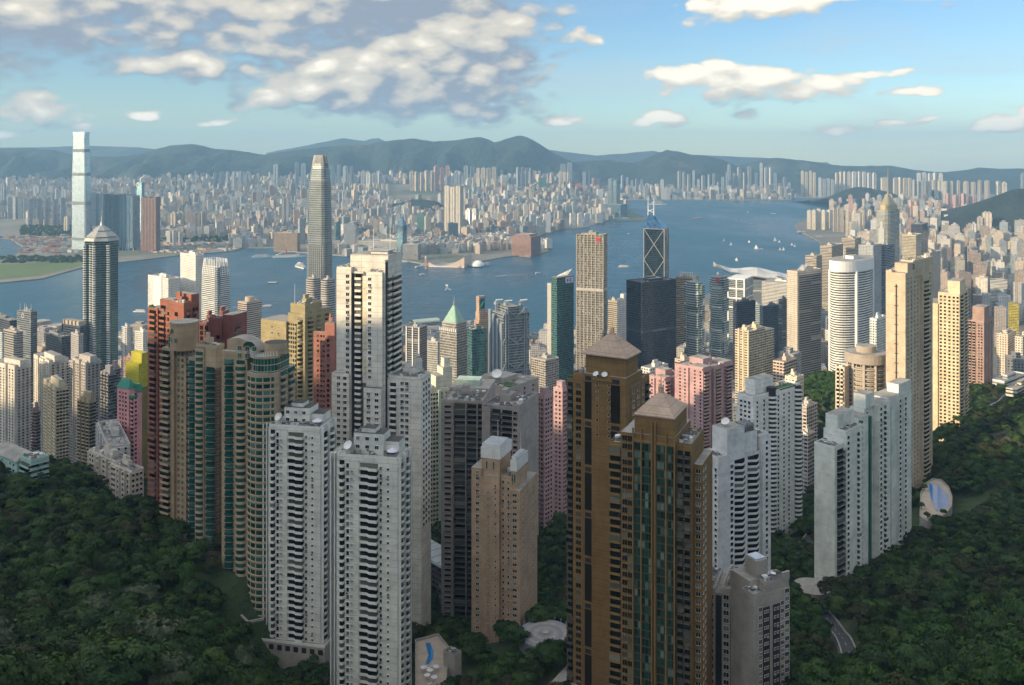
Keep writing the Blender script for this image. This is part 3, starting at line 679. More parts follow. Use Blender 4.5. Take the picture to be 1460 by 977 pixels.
for a, b, n, t, by, c, ph in [(884, 925, 6, 254, 277, 'blue-grey', 'on the airport shore west of the lone twin mast'), (926, 962, 5, 258, 278, 'pale', 'on the airport shore behind the mast of the angular tower'),
                              (965, 1006, 6, 245, 276, 'grey', 'on the airport shore under the round hill'), (1008, 1040, 5, 250, 277, 'blue-grey', 'on the airport shore past the round hill'),
                              (1036, 1072, 5, 240, 272, 'grey', 'on the airport shore, tall and close together'), (1075, 1102, 4, 238, 268, 'pale', 'near the east end of the airport shore'),
                              (1102, 1128, 4, 252, 274, 'blue-grey', 'at the east end of the airport shore')]:
    E(a, b, n, t + 3, by, c, ph, 1, jit=17, gap=.72)
# the eastern district beyond the strait
E(1141, 1164, 4, 245, 266, 'cream', 'by the far eastern strait', 1, jit=3); E(1166, 1190, 4, 255, 272, 'pale', 'by the far eastern strait, lower', 1)
E(1190, 1213, 4, 246, 264, 'cream', 'above the green knoll in the east', 1); E(1214, 1250, 5, 246, 265, 'white', 'east of the green knoll, sunlit', 1)
E(1255, 1266, 1, 252, 268, 'cream', 'just west of the tall spire', 0); E(1273, 1300, 4, 253, 280, 'cream', 'just east of the tall spire', 1)
E(1300, 1320, 3, 258, 282, 'grey', 'in the dip east of the tall spire', 1); E(1306, 1345, 5, 247, 262, 'white', 'high behind the eastern estates', 1)
E(1318, 1352, 4, 259, 281, 'cream', 'in the long eastern estate, near half', 2); E(1352, 1412, 6, 259, 279, 'beige', 'in the long eastern estate, far half', 2)
E(1419, 1436, 2, 260, 276, 'cream', 'on the saddle of the dark eastern hill', 1); E(1455, 1462, 1, 247, 276, 'blue-grey', 'at the foot of the dark eastern hill, at the edge')
# the near point with its sunlit estates
E(1150, 1184, 5, 299, 327, 'cream', 'on the tip of the sunlit point', 0, jit=2, rz=-.4); E(1187, 1203, 3, 296, 330, 'beige', 'behind the tip of the sunlit point', 1)
E(1204, 1246, 4, 302, 338, 'cream', 'on the sunlit point beside the spire tower', 2, jit=5); E(1213, 1232, 1, 283, 318, 'blue-grey', 'dark glass block behind the sunlit point', 0, CURT)
E(1209, 1216, 1, 277, 320, 'pink', 'slim behind the sunlit point', 0); E(1236, 1248, 1, 295, 332, 'blue-grey', 'with a pale cap beside the spire tower', 0, CURT)
E(1296, 1310, 2, 288, 318, 'pink', 'east of the spire tower', 1); E(1323, 1343, 2, 272, 306, 'blue-grey', 'tall glass pair before the dark eastern hill', 0, CURT)
E(1347, 1390, 4, 278, 306, 'pink', 'under the dark eastern hill', 1); E(1312, 1336, 3, 298, 330, 'white', 'in the valley east of the spire tower', 1)
E(1290, 1310, 2, 312, 345, 'grey', 'south-east of the spire tower', 1)
# ------------------------------------------------------------------ tower builder
FOOT = []
class Tower:
    """a building given by its silhouette: pl, pc, pr are the photo columns of its left edge, near corner and right edge at depth Y; th turns it.
    local x runs along the front-left face to the near corner, local y back along the right face"""
    def __init__(s, name, label, cat, pl, pc, pr, pt, Y, th, col, base=None, group=None, depth=None, sink=12.0):
        t = R(th); s.th = t; cx = gx(pc, Y); kl, kr = (pl - CX) / F, (pr - CX) / F
        s.C = (cx, Y); s.a = (cx - kl * Y) / (math.cos(t) + kl * math.sin(t))
        den = math.sin(t) - kr * math.cos(t)
        s.b = depth or (kr * Y - cx) / den
        s.O = (cx - s.a * math.cos(t), Y + s.a * math.sin(t)); s.Y = Y
        m = (s.O[0] + s.a * .5 * math.cos(t) + s.b * .5 * math.sin(t), s.O[1] - s.a * .5 * math.sin(t) + s.b * .5 * math.cos(t))
        cr = [(s.O[0] + u * s.a * math.cos(t) + v * s.b * math.sin(t), s.O[1] - u * s.a * math.sin(t) + v * s.b * math.cos(t)) for u in (0, 1) for v in (0, 1)]
        gm = float(ground_np([c[0] for c in cr], [c[1] for c in cr]).min()) if Y < 1250 else 1e9
        s.base = min(max(ground(*m), 3.5) if base is None else base, gm) - sink
        s.h = gz(pt, Y) - s.base; s.n = {}; s.fh = 3.0
        FOOT.append((s.O, t, s.a, s.b))
        s.root = thing(name, label, cat, (s.O[0], s.O[1], s.base), -t, group, col); s.col = col
    def ux(s, px): k = (px - CX) / F; return (k * s.O[1] - s.O[0]) / (math.cos(s.th) + k * math.sin(s.th))
    def uy(s, px): k = (px - CX) / F; return (k * s.C[1] - s.C[0]) / (math.sin(s.th) - k * math.cos(s.th))
    def z(s, py, Y=None): return gz(py, Y or s.Y) - s.base
    def rep(s, name, mb, mats, pl, cap=100, color=None, sub=None):
        c = max(0, cap - s.n.get(name, 0)); s.n[name] = s.n.get(name, 0) + len(pl)
        repeat(s.root, name, mb, mats, pl, c, rank=lambda p: -p[0][2], color=color, sub=sub)
    def place(s, face, us, z0, z1, fh=None, off=0.0, skip=()):
        fh = fh or s.fh; out = []; k = 0; z = z1 - fh
        while z > z0:
            if k not in skip:
                for u in us:
                    if face == 'L': out.append(((u, off, z), 0.0))
                    else: out.append(((s.a + off, u, z), R(90)))
            z -= fh; k += 1
        return out
    def body(s, vols, mats, name='body', color=None, v0=0):
        m_ = MB()
        for v in vols:
            if len(v) == 6: m_.prism([(v[0], v[2]), (v[1], v[2]), (v[1], v[3]), (v[0], v[3])], v[4], v[5], 0, 1, v0=v[4])
            else: m_.prism(v[0], v[1], v[2], 0, 1, v0=v[1])
        return m_.build(name, mats, s.root, color=color)
    def roofkit(s, x0, x1, y0, y1, z, seed=0, plant=True, par=1.1, col=None, clutter=8, ph=4.0):
        rr = random.Random(seed + int(x0 * 7) + int(z)); m_ = MB(); t = .25; e = .03
        if s.Y < 660: clutter = int(clutter * 2.2) + 3
        for q in ((x0 + e, x1 - e, y0 + e, y0 + t), (x0 + e, x1 - e, y1 - t, y1 - e), (x0 + e, x0 + t, y0 + t, y1 - t), (x1 - t, x1 - e, y0 + t, y1 - t)): m_.box(*q, z - .3, z + par, 0, bottom=False)
        m_.build('parapet', [TRIM], s.root, color=col)
        W, D = x1 - x0, y1 - y0
        if s.Y < 660:
            q = MB(); y = y0 + D * .2
            for k in range(4): xa, xb = sorted((rr.uniform(x0 + .6, x1 - .6), rr.uniform(x0 + .6, x1 - .6))); yy = rr.uniform(y0 + .6, y1 - .6); q.bar((xa, yy, z + .35), (xb + .3, yy, z + .35), .22); q.bar((xb, yy, z + .35), (xb, min(yy + rr.uniform(1, 4), y1 - .4), z + .35), .22)
            q.build('pipe_run', [STEEL], s.root); q = MB(); zr_ = z + par
            for (ax, ay, bx, by) in ((x0 + .1, y0 + .1, x1 - .1, y0 + .1), (x1 - .1, y0 + .1, x1 - .1, y1 - .1)):
                L = max(1, int(math.hypot(bx - ax, by - ay) / 2)); q.bar((ax, ay, zr_ + .8), (bx, by, zr_ + .8), .08)
                for k in range(L + 1): x, y = ax + (bx - ax) * k / L, ay + (by - ay) * k / L; q.bar((x, y, zr_ - .1), (x, y, zr_ + .8), .07)
            q.build('railing', [STEEL], s.root)
        if plant:
            m_ = MB(); px, py = x0 + W * rr.uniform(.25, .4), y0 + D * rr.uniform(.3, .45); w, d = W * rr.uniform(.28, .42), D * rr.uniform(.3, .42)
            m_.box(px, px + w, py, py + d, z - .2, z + ph, 0, 1, bottom=False); m_.box(px + w * .1, px + w * .55, py + d * .1, py + d * .7, z + ph, z + ph + 2.4, 0, 1, bottom=False)
            m_.build('plant_room', [TRIM, ROOF], s.root, color=col)
        for i in range(clutter):
            q = MB(); w, d, h = rr.uniform(.8, 2.6), rr.uniform(.8, 2.2), rr.uniform(.7, 1.9)
            x, y = rr.uniform(x0 + .5, max(x0 + .6, x1 - 3)), rr.uniform(y0 + .5, max(y0 + .6, y1 - 3))
            if rr.random() < .3: q.cyl(x + 1, y + 1, w * .5, z - .1, z + h + .5, 10)
            else: q.box(x, x + w, y, y + d, z - .1, z + h, 0, bottom=False); q.box(x + .1, x + w - .1, y + .1, y + d - .1, z + h, z + h + .12, 1, bottom=False)
            q.build('water_tank' if len(q.f) > 12 else 'air_conditioner', [rr.choice([WHITE, STEEL, ROOF]), DARK], s.root)
    def dish(s, x, y, z, r=1.6, az=.6, tilt=.7):
        m_ = MB(); n = 14; c, q = math.cos(az), math.sin(az); rings = []
        for k in range(4):
            rr_ = r * k / 3; dz = .32 * r * (k / 3) ** 2; ring = []
            for i in range(n):
                A = 2 * math.pi * i / n; X, Y_, Z_ = rr_ * math.cos(A), rr_ * math.sin(A), dz
                Y2, Z2 = Y_ * math.cos(tilt) - Z_ * math.sin(tilt), Y_ * math.sin(tilt) + Z_ * math.cos(tilt)
                ring.append((x + X * c - Y2 * q, y + X * q + Y2 * c, z + r * .9 + Z2))
            rings.append(ring)
        for k in range(3):
            for i in range(n):
                j = (i + 1) % n; m_.face([rings[k][i], rings[k][j], rings[k + 1][j], rings[k + 1][i]] if k else [rings[1][i], rings[1][j], rings[0][0]])
        m_.bar((x, y, z - .2), (x, y, z + r * .9), .22); m_.build('satellite_dish', [WHITE], s.root)
    def podium(s, m=5.0, up=4.0, h2=None):
        cr = [(s.O[0] + (u * s.a + (2 * u - 1) * m) * math.cos(s.th) + (v * s.b + (2 * v - 1) * m) * math.sin(s.th), s.O[1] - (u * s.a + (2 * u - 1) * m) * math.sin(s.th) + (v * s.b + (2 * v - 1) * m) * math.cos(s.th)) for u in (0, 1) for v in (0, 1)]
        zt = float(np.median(ground_np([c[0] for c in cr], [c[1] for c in cr]))) - s.base + up; m_ = MB(); m_.box(-m, s.a + m, -m, s.b + m, -30, zt, 0, 1, bottom=False); m_.build('podium', [WALLP, ROOF], s.root, color=(.42, .39, .35))
        m_ = MB(); t = .3
        for q in ((-m + .1, s.a + m - .1, -m + .1, -m + t), (s.a + m - t, s.a + m - .1, -m + t, s.b + m - .1)): m_.box(*q, zt - .2, zt + 1.1, 0, bottom=False)
        m_.build('podium_parapet', [TRIM], s.root); q = MB(); q.box(0, 2.2, -.05, .02, 0, 2.3, 0); repeat(s.root, 'garage_opening', q, [DARK], [((-m + .8 + i * (s.a + 2 * m) / 9, -m, zt - 3.2), 0.0) for i in range(9)])
    def mast(s, x, y, z, h, w=.35, mat=None): m_ = MB(); m_.cyl(x, y, w / 2, z - .3, z + h, 6, r2=w * .2); m_.build('antenna', [mat or WHITE], s.root)
def m_window(w, h, hood=.3, split=1, t=.09):
    m_ = MB(); a = w / 2
    m_.face([(-a, -.05, 0), (a, -.05, 0), (a, -.05, h), (-a, -.05, h)], [(0, 0), (w, 0), (w, h), (0, h)], 1)
    m_.box(-a - t, a + t, -.16, 0, -t, 0, 0); m_.box(-a - t, a + t, -.12, 0, h, h + t, 0); m_.box(-a - t, -a, -.12, 0, 0, h, 0, bottom=False); m_.box(a, a + t, -.12, 0, 0, h, 0, bottom=False)
    for i in range(1, split): x = -a + w * i / split; m_.box(x - t * .4, x + t * .4, -.1, -.05, 0, h, 0, bottom=False)
    if hood: m_.box(-a - .2, a + .2, -hood, 0, h + t + .02, h + t + .14, 2)
    return m_
def m_pane(w, h): m_ = MB(); a = w / 2; m_.face([(-a, -.05, 0), (a, -.05, 0), (a, -.05, h), (-a, -.05, h)], [(0, 0), (w, 0), (w, h), (0, h)], 0); return m_
def m_balcony(w, d, rail='solid', door=True, par=1.0, fh=3.0, plan=None, glazed=False):
    """slab, parapet and the dark glazed opening behind it; slots: 0 wall, 1 glass, 2 dark, 3 rail"""
    m_ = MB(); a = w / 2
    P = plan or [(-a, 0), (-a, -d), (a, -d), (a, 0)]
    m_.prism(P, 0, .2, 0, 2, bottom=True)
    for p, q in zip(P, P[1:]):
        L = math.hypot(q[0] - p[0], q[1] - p[1]); 
        if L < .05: continue
        nx, ny = -(q[1] - p[1]) / L * .1, (q[0] - p[0]) / L * .1
        sl = 3 if rail != 'solid' else 0
        m_.prism([p, q, (q[0] + nx, q[1] + ny), (p[0] + nx, p[1] + ny)], .2, .2 + par, sl, sl)
        if glazed: m_.face([(p[0] + nx * .5, p[1] + ny * .5, .2 + par), (q[0] + nx * .5, q[1] + ny * .5, .2 + par), (q[0] + nx * .5, q[1] + ny * .5, fh), (p[0] + nx * .5, p[1] + ny * .5, fh)], None, 1)
    if door: m_.face([(-a + .15, -.06, .2), (a - .15, -.06, .2), (a - .15, -.06, fh - .35), (-a + .15, -.06, fh - .35)], [(0, 0), (w, 0), (w, 2.4), (0, 2.4)], 1)
    return m_
def arc_plan(w, d, n=8): return [(-w / 2 * math.cos(math.pi * i / n), -d * math.sin(math.pi * i / n)) for i in range(n + 1)]
GLD = glassmat('dark_window_glass', (.006, .008, .009), (.22, .22, .19), .26)
RAILG = plain('glass_rail', (.03, .12, .11), .15, .3)
GRAIL = plain('grey_rail', (.10, .10, .10), .4, .3)
WALL = wallmat('painted_wall', 3.0); WALLP = wallmat('plain_wall', 9.0, .1, .4); WALLV = wallmat('panel_wall', 3.0, .14, .3, 6.0)
BAL = [TRIM, GLD, DARK, RAILG]; BALT = [TRIM, GLT, DARK, RAILG]; BALD = [TRIM, GLD, DARK, GRAIL]
WIN = [WHITE, GLD, TRIM]; WINT = [TRIM, GLT, TRIM]; WIND = [DARK, GLD, TRIM]
# ------------------------------------------------------------------ downtown and harbour landmarks
PALEGL = facade('sky_pale_panel_glass', 4.0, 2.2, .88, .72, glass=(.30, .38, .42), cfrac=.1, curtain=(.4, .45, .45), grough=.18, gmetal=.55, bump=.05, wmetal=.4, rough=.3)  # pale panel colour stands in for sky mirrored in the glass
WB = facade('white_banded_facade', 3.6, 20, 1.0, .46, glass=(.03, .035, .04), cfrac=.08, grough=.15, bump=.35)
DB = facade('dark_louvre_facade', 3.5, 30, 1.0, .66, glass=(.02, .022, .025), cfrac=.05, grough=.3, bump=.4)
GRIDL = facade('pale_grid_facade', 3.7, 2.3, .72, .66, glass=(.03, .035, .03), cfrac=.2, grough=.12, bump=.3)
DOTS = facade('small_window_facade', 3.2, 2.6, .42, .42, glass=(.03, .035, .035), cfrac=.2)
def simple(name, label, cat, pl, pc, pr, pt, Y, th, col, mat, roof=ROOF, top=None, group=None, depth=None, base=4.0, kit=6, plant=True, setback=None):
    """an office block: shaft, plant room, parapet; top = (z fraction, material) for a different crown"""
    T = Tower(name, label, cat, pl, pc, pr, pt, Y, th, col, base=base, group=group, depth=depth)
    v = [(0, T.a, 0, T.b, 0, T.h)]
    if setback: v.append((T.a * .12, T.a * .88, T.b * .12, T.b * .88, T.h, T.h + setback))
    T.body(v, [mat, roof])
    z = T.h + (setback or 0); q = .12 if setback else 0
    T.roofkit(T.a * q, T.a * (1 - q), T.b * q, T.b * (1 - q), z, seed=int(pl), plant=plant and not setback, clutter=kit)
    return T
def loft(mb, sec, mi=0, mt=1):
    for (z0, P0), (z1, P1) in zip(sec, sec[1:]): mb.prism(P0, z0, z1, mi, None, poly2=P1, v0=z0)
    z, P = sec[-1]; mb.face([(p[0], p[1], z) for p in P], [(p[0], p[1]) for p in P], mt)
def rrect(a, b, c, s=1.0, cx=None, cy=None):
    """rectangle a x b with stepped corners cut c, scaled about its centre"""
    cx = a / 2 if cx is None else cx; cy = b / 2 if cy is None else cy
    P = [(c, 0), (a - c, 0), (a - c * .35, c * .35), (a, c), (a, b - c), (a - c * .35, b - c * .35), (a - c, b), (c, b), (c * .35, b - c * .35), (0, b - c), (0, c), (c * .35, c * .35)]
    return [(cx + (x - a / 2) * s, cy + (y - b / 2) * s) for x, y in P]
# tallest tower across the harbour
T = Tower('skyscraper', 'tallest pale glass skyscraper alone on the far shore, flaring at its foot', 'skyscraper', 101, 122, 131, 193, 3690, 24, (.62, .70, .72), base=3.5)
m_ = MB(); h = T.h; loft(m_, [(0, rrect(T.a, T.b, 7, 1.06)), (h * .1, rrect(T.a, T.b, 7, 1.0)), (h * .6, rrect(T.a, T.b, 7, .98)), (h * .85, rrect(T.a, T.b, 7, .90)), (h, rrect(T.a, T.b, 7, .84))])
m_.build('shaft', [PALEGL, ROOF], T.root)
for f_ in (.12, .42, .66, .86):
    m_ = MB(); s_ = (1.003 if f_ < .6 else .975 if f_ < .7 else .903) + .004; m_.prism(rrect(T.a, T.b, 7, s_), h * f_, h * f_ + 13, 0, 0); m_.build('louvre_band', [DB, DARK], T.root)
m_ = MB()
for (x0, x1, y0, y1) in ((T.a * .1, T.a * .88, T.b * .09, T.b * .11), (T.a * .89, T.a * .91, T.b * .14, T.b * .86)): m_.box(x0, x1, y0, y1, h - 1, h + 14, 0)
m_.build('crown_screen', [PALEGL], T.root)
m_ = MB(); m_.cyl(T.a / 2, T.b / 2, T.a * .62, 0, 24, 20, 0, 1); m_.build('podium', [WB, ROOF], T.root)
# the blue gateway slab and the brown one next to it
T = Tower('apartment_slab', 'broad blue-striped glass apartment slab beside the tallest far-shore skyscraper', 'apartment slab', 147, 190, 200, 277, 3760, 14, (.36, .44, .50), base=3.5)
n = 8
for i in range(n):
    x0, x1 = T.a * i / n, T.a * (i + .86) / n; m_ = MB(); m_.box(x0, x1, 0, T.b, 22 if i % 3 else 0, T.h - (i * 7 % 5) * 1.6, 0, 1); m_.build('bay', [CURT, ROOF], T.root)
m_ = MB(); m_.box(-.01, T.a + .01, 2, T.b - 2, 24, T.h - 9, 0, 1); m_.build('core_wall', [BAND, ROOF], T.root)
m_ = MB(); [m_.box(x, x + 2, 3, 6, 0, 24, 0) for x in np.linspace(2, T.a - 4, 9)]; m_.build('stilts', [WHITE], T.root)
T = Tower('apartment_slab', 'dark red-brown apartment slab east of the blue-striped one', 'apartment slab', 201, 223, 229, 281, 3740, 16, (.26, .15, .12), base=3.5)
for i in range(5):
    m_ = MB(); m_.box(T.a * i / 5, T.a * (i + .86) / 5, 0, T.b, 0, T.h - (i % 2) * 4, 0, 1); m_.build('bay', [RES, ROOF], T.root)
m_ = MB(); m_.box(0, T.a, 2, T.b - 2, 2, T.h - 10, 0, 1); m_.build('core_wall', [RES_B, ROOF], T.root)
T = Tower('unfinished_tower', 'slim unfinished tower with a crane jib behind the brown slab', 'tower', 195, 202, 206, 256, 4150, 20, (.34, .42, .44), base=3.5)
T.body([(0, T.a, 0, T.b, 0, T.h - 14)], [CURT, ROOF]); m_ = MB(); m_.bar((T.a * .5, T.b / 2, T.h - 16), (T.a * .5, T.b / 2, T.h + 8), 2.5); m_.bar((T.a * .2, T.b / 2, T.h - 4), (T.a * 1.3, T.b / 2, T.h + 18), 2); m_.build('crane', [STEEL], T.root)
# far-shore landmarks
T = Tower('tall_tower', 'twin-cored tall cream residential tower on the shopping quarter', 'tower', 633, 656, 661, 265, 4200, 22, (.66, .60, .50), base=3.5)
for i in range(3):
    m_ = MB(); m_.box(T.a * (i * .35), T.a * (i * .35 + .30), 0, T.b, 0, T.h - (5 if i == 1 else 0), 0, 1); m_.build('bay', [RES_S, ROOF], T.root)
m_ = MB(); m_.box(.2, T.a - .2, 3, T.b - 3, 0, T.h - 8, 0, 1); m_.build('core_wall', [RES, ROOF], T.root)
T = Tower('office_tower', 'dark pointed needle-topped office tower on the far promenade', 'office tower', 565, 575, 581, 322, 3560, 30, (.20, .26, .30), base=3.5)
m_ = MB(); P = rrect(T.a, T.b, 4); m_.prism(P, 0, T.h, 0, 1); m_.prism(P, T.h, T.h + 38, 0, 1, poly2=rrect(T.a, T.b, 4, .06)); m_.build('shaft', [CURT, ROOF], T.root); T.mast(T.a / 2, T.b / 2, T.h + 34, 24, 2)
T = Tower('office_tower', 'pair-fronted tall silver tower on the headland waterfront', 'office tower', 867, 879, 884, 255, 5650, 40, (.44, .52, .54), base=3.5)
T.body([(0, T.a * .46, 0, T.b, 0, T.h), (T.a * .54, T.a, 0, T.b, 0, T.h - 5), (T.a * .4, T.a * .6, 4, T.b - 4, 0, T.h - 12)], [CURT, ROOF])
simple('office_block', 'low blue glass block at the foot of the headland tower', 'office block', 862, 885, 894, 292, 5600, 30, (.3, .4, .45), CURT, base=3.5, kit=0)
simple('hotel_block', 'long pale waterfront mall and hotel behind the ferry berths', 'mall', 512, 586, 597, 346, 3600, 14, (.60, .58, .52), WB, base=3.5)
simple('hotel_block', 'grey stone waterfront hotel beside the long pale mall', 'hotel', 574, 596, 597, 349, 3440, 10, (.40, .38, .36), GRID, base=3.5, depth=40)
simple('hotel_block', 'brown wide hotel facing the ferry berths west of the silver tapering skyscraper', 'hotel', 390, 424, 428, 333, 3720, 12, (.42, .30, .20), RES_B, base=3.5)
simple('hotel_block', 'red brick waterfront block on its own headland', 'office block', 729, 757, 771, 338, 3560, 30, (.34, .17, .13), RES_B, base=3.5, setback=7)
# cultural centre with a sweeping sloped roof, and the dome
T = Tower('cultural_centre', 'windowless pink cultural centre with a sweeping roof on the far promenade', 'concert hall', 611, 662, 672, 366, 3230, 12, (.60, .47, .38), base=3.5)
m_ = MB(); prof = [(0, 18), (.18, 8), (.38, 6), (.6, 13), (.8, 26), (1.0, 44)]
prof = [(0, 26), (.15, 16), (.34, 12), (.55, 16), (.75, 26), (1.0, 46)]
for (u0, h0), (u1, h1) in zip(prof, prof[1:]):
    x0, x1 = T.a * u0, T.a * u1
    m_.face([(x0, 0, 0), (x1, 0, 0), (x1, 0, h1), (x0, 0, h0)], None, 0); m_.face([(x1, T.b, 0), (x0, T.b, 0), (x0, T.b, h0), (x1, T.b, h1)], None, 0); m_.face([(x0, 0, h0), (x1, 0, h1), (x1, T.b, h1), (x0, T.b, h0)], None, 1)
m_.face([(T.a, 0, 0), (T.a, T.b, 0), (T.a, T.b, 46), (T.a, 0, 46)], None, 0); m_.face([(0, T.b, 0), (0, 0, 0), (0, 0, 26), (0, T.b, 26)], None, 0); m_.build('hall', [TRIM, ROOF], T.root)
m_ = MB(); [m_.box(x, x + 1.5, -3, -.5, 0, 9, 0) for x in np.linspace(2, T.a - 4, 14)]; m_.box(0, T.a, -3.2, -.2, 9, 10.5, 0); m_.build('colonnade', [WHITE], T.root)
t = thing('domed_hall', 'white egg-shaped dome beside the pink cultural centre', 'museum', (gx(681, 3260), 3260, 3.5)); m_ = MB()
for k in range(6):
    r0, r1 = 24 * math.cos(k * math.pi / 12), 24 * math.cos((k + 1) * math.pi / 12); m_.cyl(0, 0, r0, 20 * math.sin(k * math.pi / 12), 20 * math.sin((k + 1) * math.pi / 12), 18, 0, r2=max(r1, .2), bottom=False)
m_.build('dome', [WHITE], t, smooth=True); m_ = MB(); m_.box(-40, 40, 14, 34, 0, 9, 0, 1); m_.build('podium', [WB, ROOF], t)
t = thing('clock_tower', 'slim red brick clock tower at the ferry pier', 'clock tower', (gx(607, 3170), 3170, 3.5), color=(.45, .28, .2)); m_ = MB(); m_.box(-3.5, 3.5, -3.5, 3.5, 0, 38, 0); m_.build('shaft', [TRIM], t); m_ = MB(); m_.cyl(0, 0, 3.4, 38, 46, 8, r2=.3); m_.build('roof', [WHITE], t)
# the tapering silver skyscraper
T = Tower('skyscraper', 'tapering silver skyscraper with a clawed crown by the near shore', 'skyscraper', 435, 464, 478, 228, 1720, 26, (.25, .28, .29), base=4)
m_ = MB(); h = T.h; a, b = T.a, T.b
sec = [(0, 1.03), (h * .30, 1.0), (h * .302, .97), (h * .62, .95), (h * .622, .92), (h * .80, .90), (h * .802, .87), (h * .90, .85), (h * .905, .80), (h * .955, .74), (h * .958, .68), (h * .985, .58)]
loft(m_, [(z, rrect(a, b, 9, s)) for z, s in sec]); m_.build('shaft', [SILV, DROOF], T.root)
m_ = MB(); P = rrect(a, b, 9, .80); Q = rrect(a, b, 9, .60); R2 = rrect(a, b, 9, .46); n = 44
def along(P, u):
    L = [math.dist(P[i], P[(i + 1) % len(P)]) for i in range(len(P))]; s = u * sum(L); i = 0
    while s > L[i]: s -= L[i]; i += 1
    p, q = P[i], P[(i + 1) % len(P)]; k = s / L[i]; return (p[0] + (q[0] - p[0]) * k, p[1] + (q[1] - p[1]) * k)
for i in range(n):
    u = i / n; p, q, r = along(P, u), along(Q, u), along(R2, u)
    m_.bar((p[0], p[1], h * .90), (q[0], q[1], h * .985), .7); m_.bar((q[0], q[1], h * .985), (r[0], r[1], h * 1.022), .6)
m_.build('crown_fins', [plain('crown_steel', (.20, .21, .22), .45, .3)], T.root)
m_ = MB()
for px in np.linspace(.12, .88, 9): m_.box(a * px - .35, a * px + .35, -1.0 + .0, -.2, 4, h * .60, 0)
m_.build('mullions', [STEEL], T.root)
T = Tower('office_tower', 'white banded office tower with fluted top beside the red residential tower', 'office tower', 284, 310, 331, 376, 1680, 38, (.66, .68, .66), base=4)
m_ = MB(); h = T.h; loft(m_, [(0, rrect(T.a, T.b, 8, 1.0)), (h * .72, rrect(T.a, T.b, 8, 1.0)), (h * .88, rrect(T.a, T.b, 8, .95)), (h * .97, rrect(T.a, T.b, 8, .86))]); m_.build('shaft', [WB, ROOF], T.root)
m_ = MB()
for i in range(28): p, q = along(rrect(T.a, T.b, 8, .94), i / 28), along(rrect(T.a, T.b, 8, .78), i / 28); m_.bar((p[0], p[1], h * .89), (q[0], q[1], h * 1.03), 1.3)
m_.build('crown_fins', [WHITE], T.root); m_ = MB(); m_.box(T.a * .87, T.a + .6, -.6, T.b * .16, 0, h * .96, 0, 1); m_.build('corner_bay', [CURT, ROOF], T.root)
T = simple('hotel_tower', 'white hotel tower with a sunlit curved flank, the taller of the waterfront pair', 'hotel', 257, 279, 291, 364, 1760, 40, (.72, .70, .66), DOTS)
T.dish(T.a * .5, T.b * .4, T.h, 3)
T = simple('hotel_tower', 'lower white hotel slab left of the taller waterfront hotel', 'hotel', 211, 240, 256, 398, 1730, 42, (.70, .70, .67), DOTS); T.dish(T.a * .7, T.b * .2, T.h, 4)
m_ = MB(); m_.box(T.a * .3, T.a * .7, -1.2, -.2, 0, T.h + 2, 0); m_.build('blank_panel', [WHITE], T.root)
T = simple('office_tower', 'beige banded drum-topped office tower right of the red towers', 'office tower', 339, 352, 373, 432, 1560, 35, (.52, .44, .36), WB)
m_ = MB(); m_.cyl(T.a * .5, T.b * .5, T.a * .33, T.h, T.h + 8, 18, 0, 1); m_.build('roof_drum', [TRIM, ROOF], T.root)
for k, (pl, pc, pr, pt, Y) in enumerate([(434, 447, 458, 398, 1480), (455, 466, 480, 400, 1440)]):
    T = Tower('office_tower', ['round-cornered banded brown-grey office tower at the foot of the tapering skyscraper', 'second round-cornered banded office tower, partly behind the tall white tower'][k], 'office tower', pl, pc, pr, pt, Y, 35, (.46, .43, .40), base=4)
    m_ = MB(); P = [(T.a / 2 + T.a / 2 * (abs(math.cos(t_)) ** .6) * math.copysign(1, math.cos(t_)), T.b / 2 + T.b / 2 * (abs(math.sin(t_)) ** .6) * math.copysign(1, math.sin(t_))) for t_ in np.linspace(0, 2 * math.pi, 25)[:-1]]
    m_.prism(P, 0, T.h, 0, 1); m_.build('shaft', [WB, ROOF], T.root); T.roofkit(T.a * .2, T.a * .8, T.b * .2, T.b * .8, T.h, 3)
# star-plan tower with stepped crown and needle
T = Tower('skyscraper', 'dark green star-plan skyscraper with stepped crown and needle mast', 'skyscraper', 118, 147, 173, 346, 1500, 45, (.30, .36, .36), base=4)
h = T.h; a, b = T.a, T.b; c_ = min(a, b)
def star(s=1.0, k=.80, n=4):
    P = []
    for i in range(8):
        r = (c_ * .5 * 2.0 if i % 2 == 0 else c_ * .5 * 2.0 * .985) * s; A = math.pi / 4 * i + math.pi / 4; P.append((a / 2 + r * math.cos(A), b / 2 + r * math.sin(A)))
        A2 = A + math.pi / 8; P.append((a / 2 + r * k * math.cos(A2), b / 2 + r * k * math.sin(A2)))
    return P
STARG = facade('green_star_glass', 3.9, 1.5, .92, .84, glass=(.045, .10, .095), cfrac=.16, curtain=(.15, .25, .22), grough=.08, gmetal=.8, bump=.04)
m_ = MB(); m_.prism(star(.93), 0, h, 0, 1); m_.build('shaft', [STARG, ROOF], T.root)
FIN = facade('white_fin_strip', 3.9, 40, 1.0, .45, glass=(.03, .05, .05), cfrac=.1)
tips = []
for i in range(0, 16):
    x, y = star(.94)[i]; wx, wy = T.O[0] + x * math.cos(T.th) + y * math.sin(T.th), T.O[1] - x * math.sin(T.th) + y * math.cos(T.th)
    if wy < T.Y + c_ * .9: tips.append((CX + wx / wy * F, x, y))
for tx in (119, 128, 136, 168):
    q = min(tips, key=lambda t_: abs(t_[0] - tx)); m_ = MB(); m_.cyl(q[1], q[2], 3.0, 10, h - 6, 6, 0, 1); m_.build('fin_strip', [FIN, ROOF], T.root, color=(.66, .68, .66))
m_ = MB()
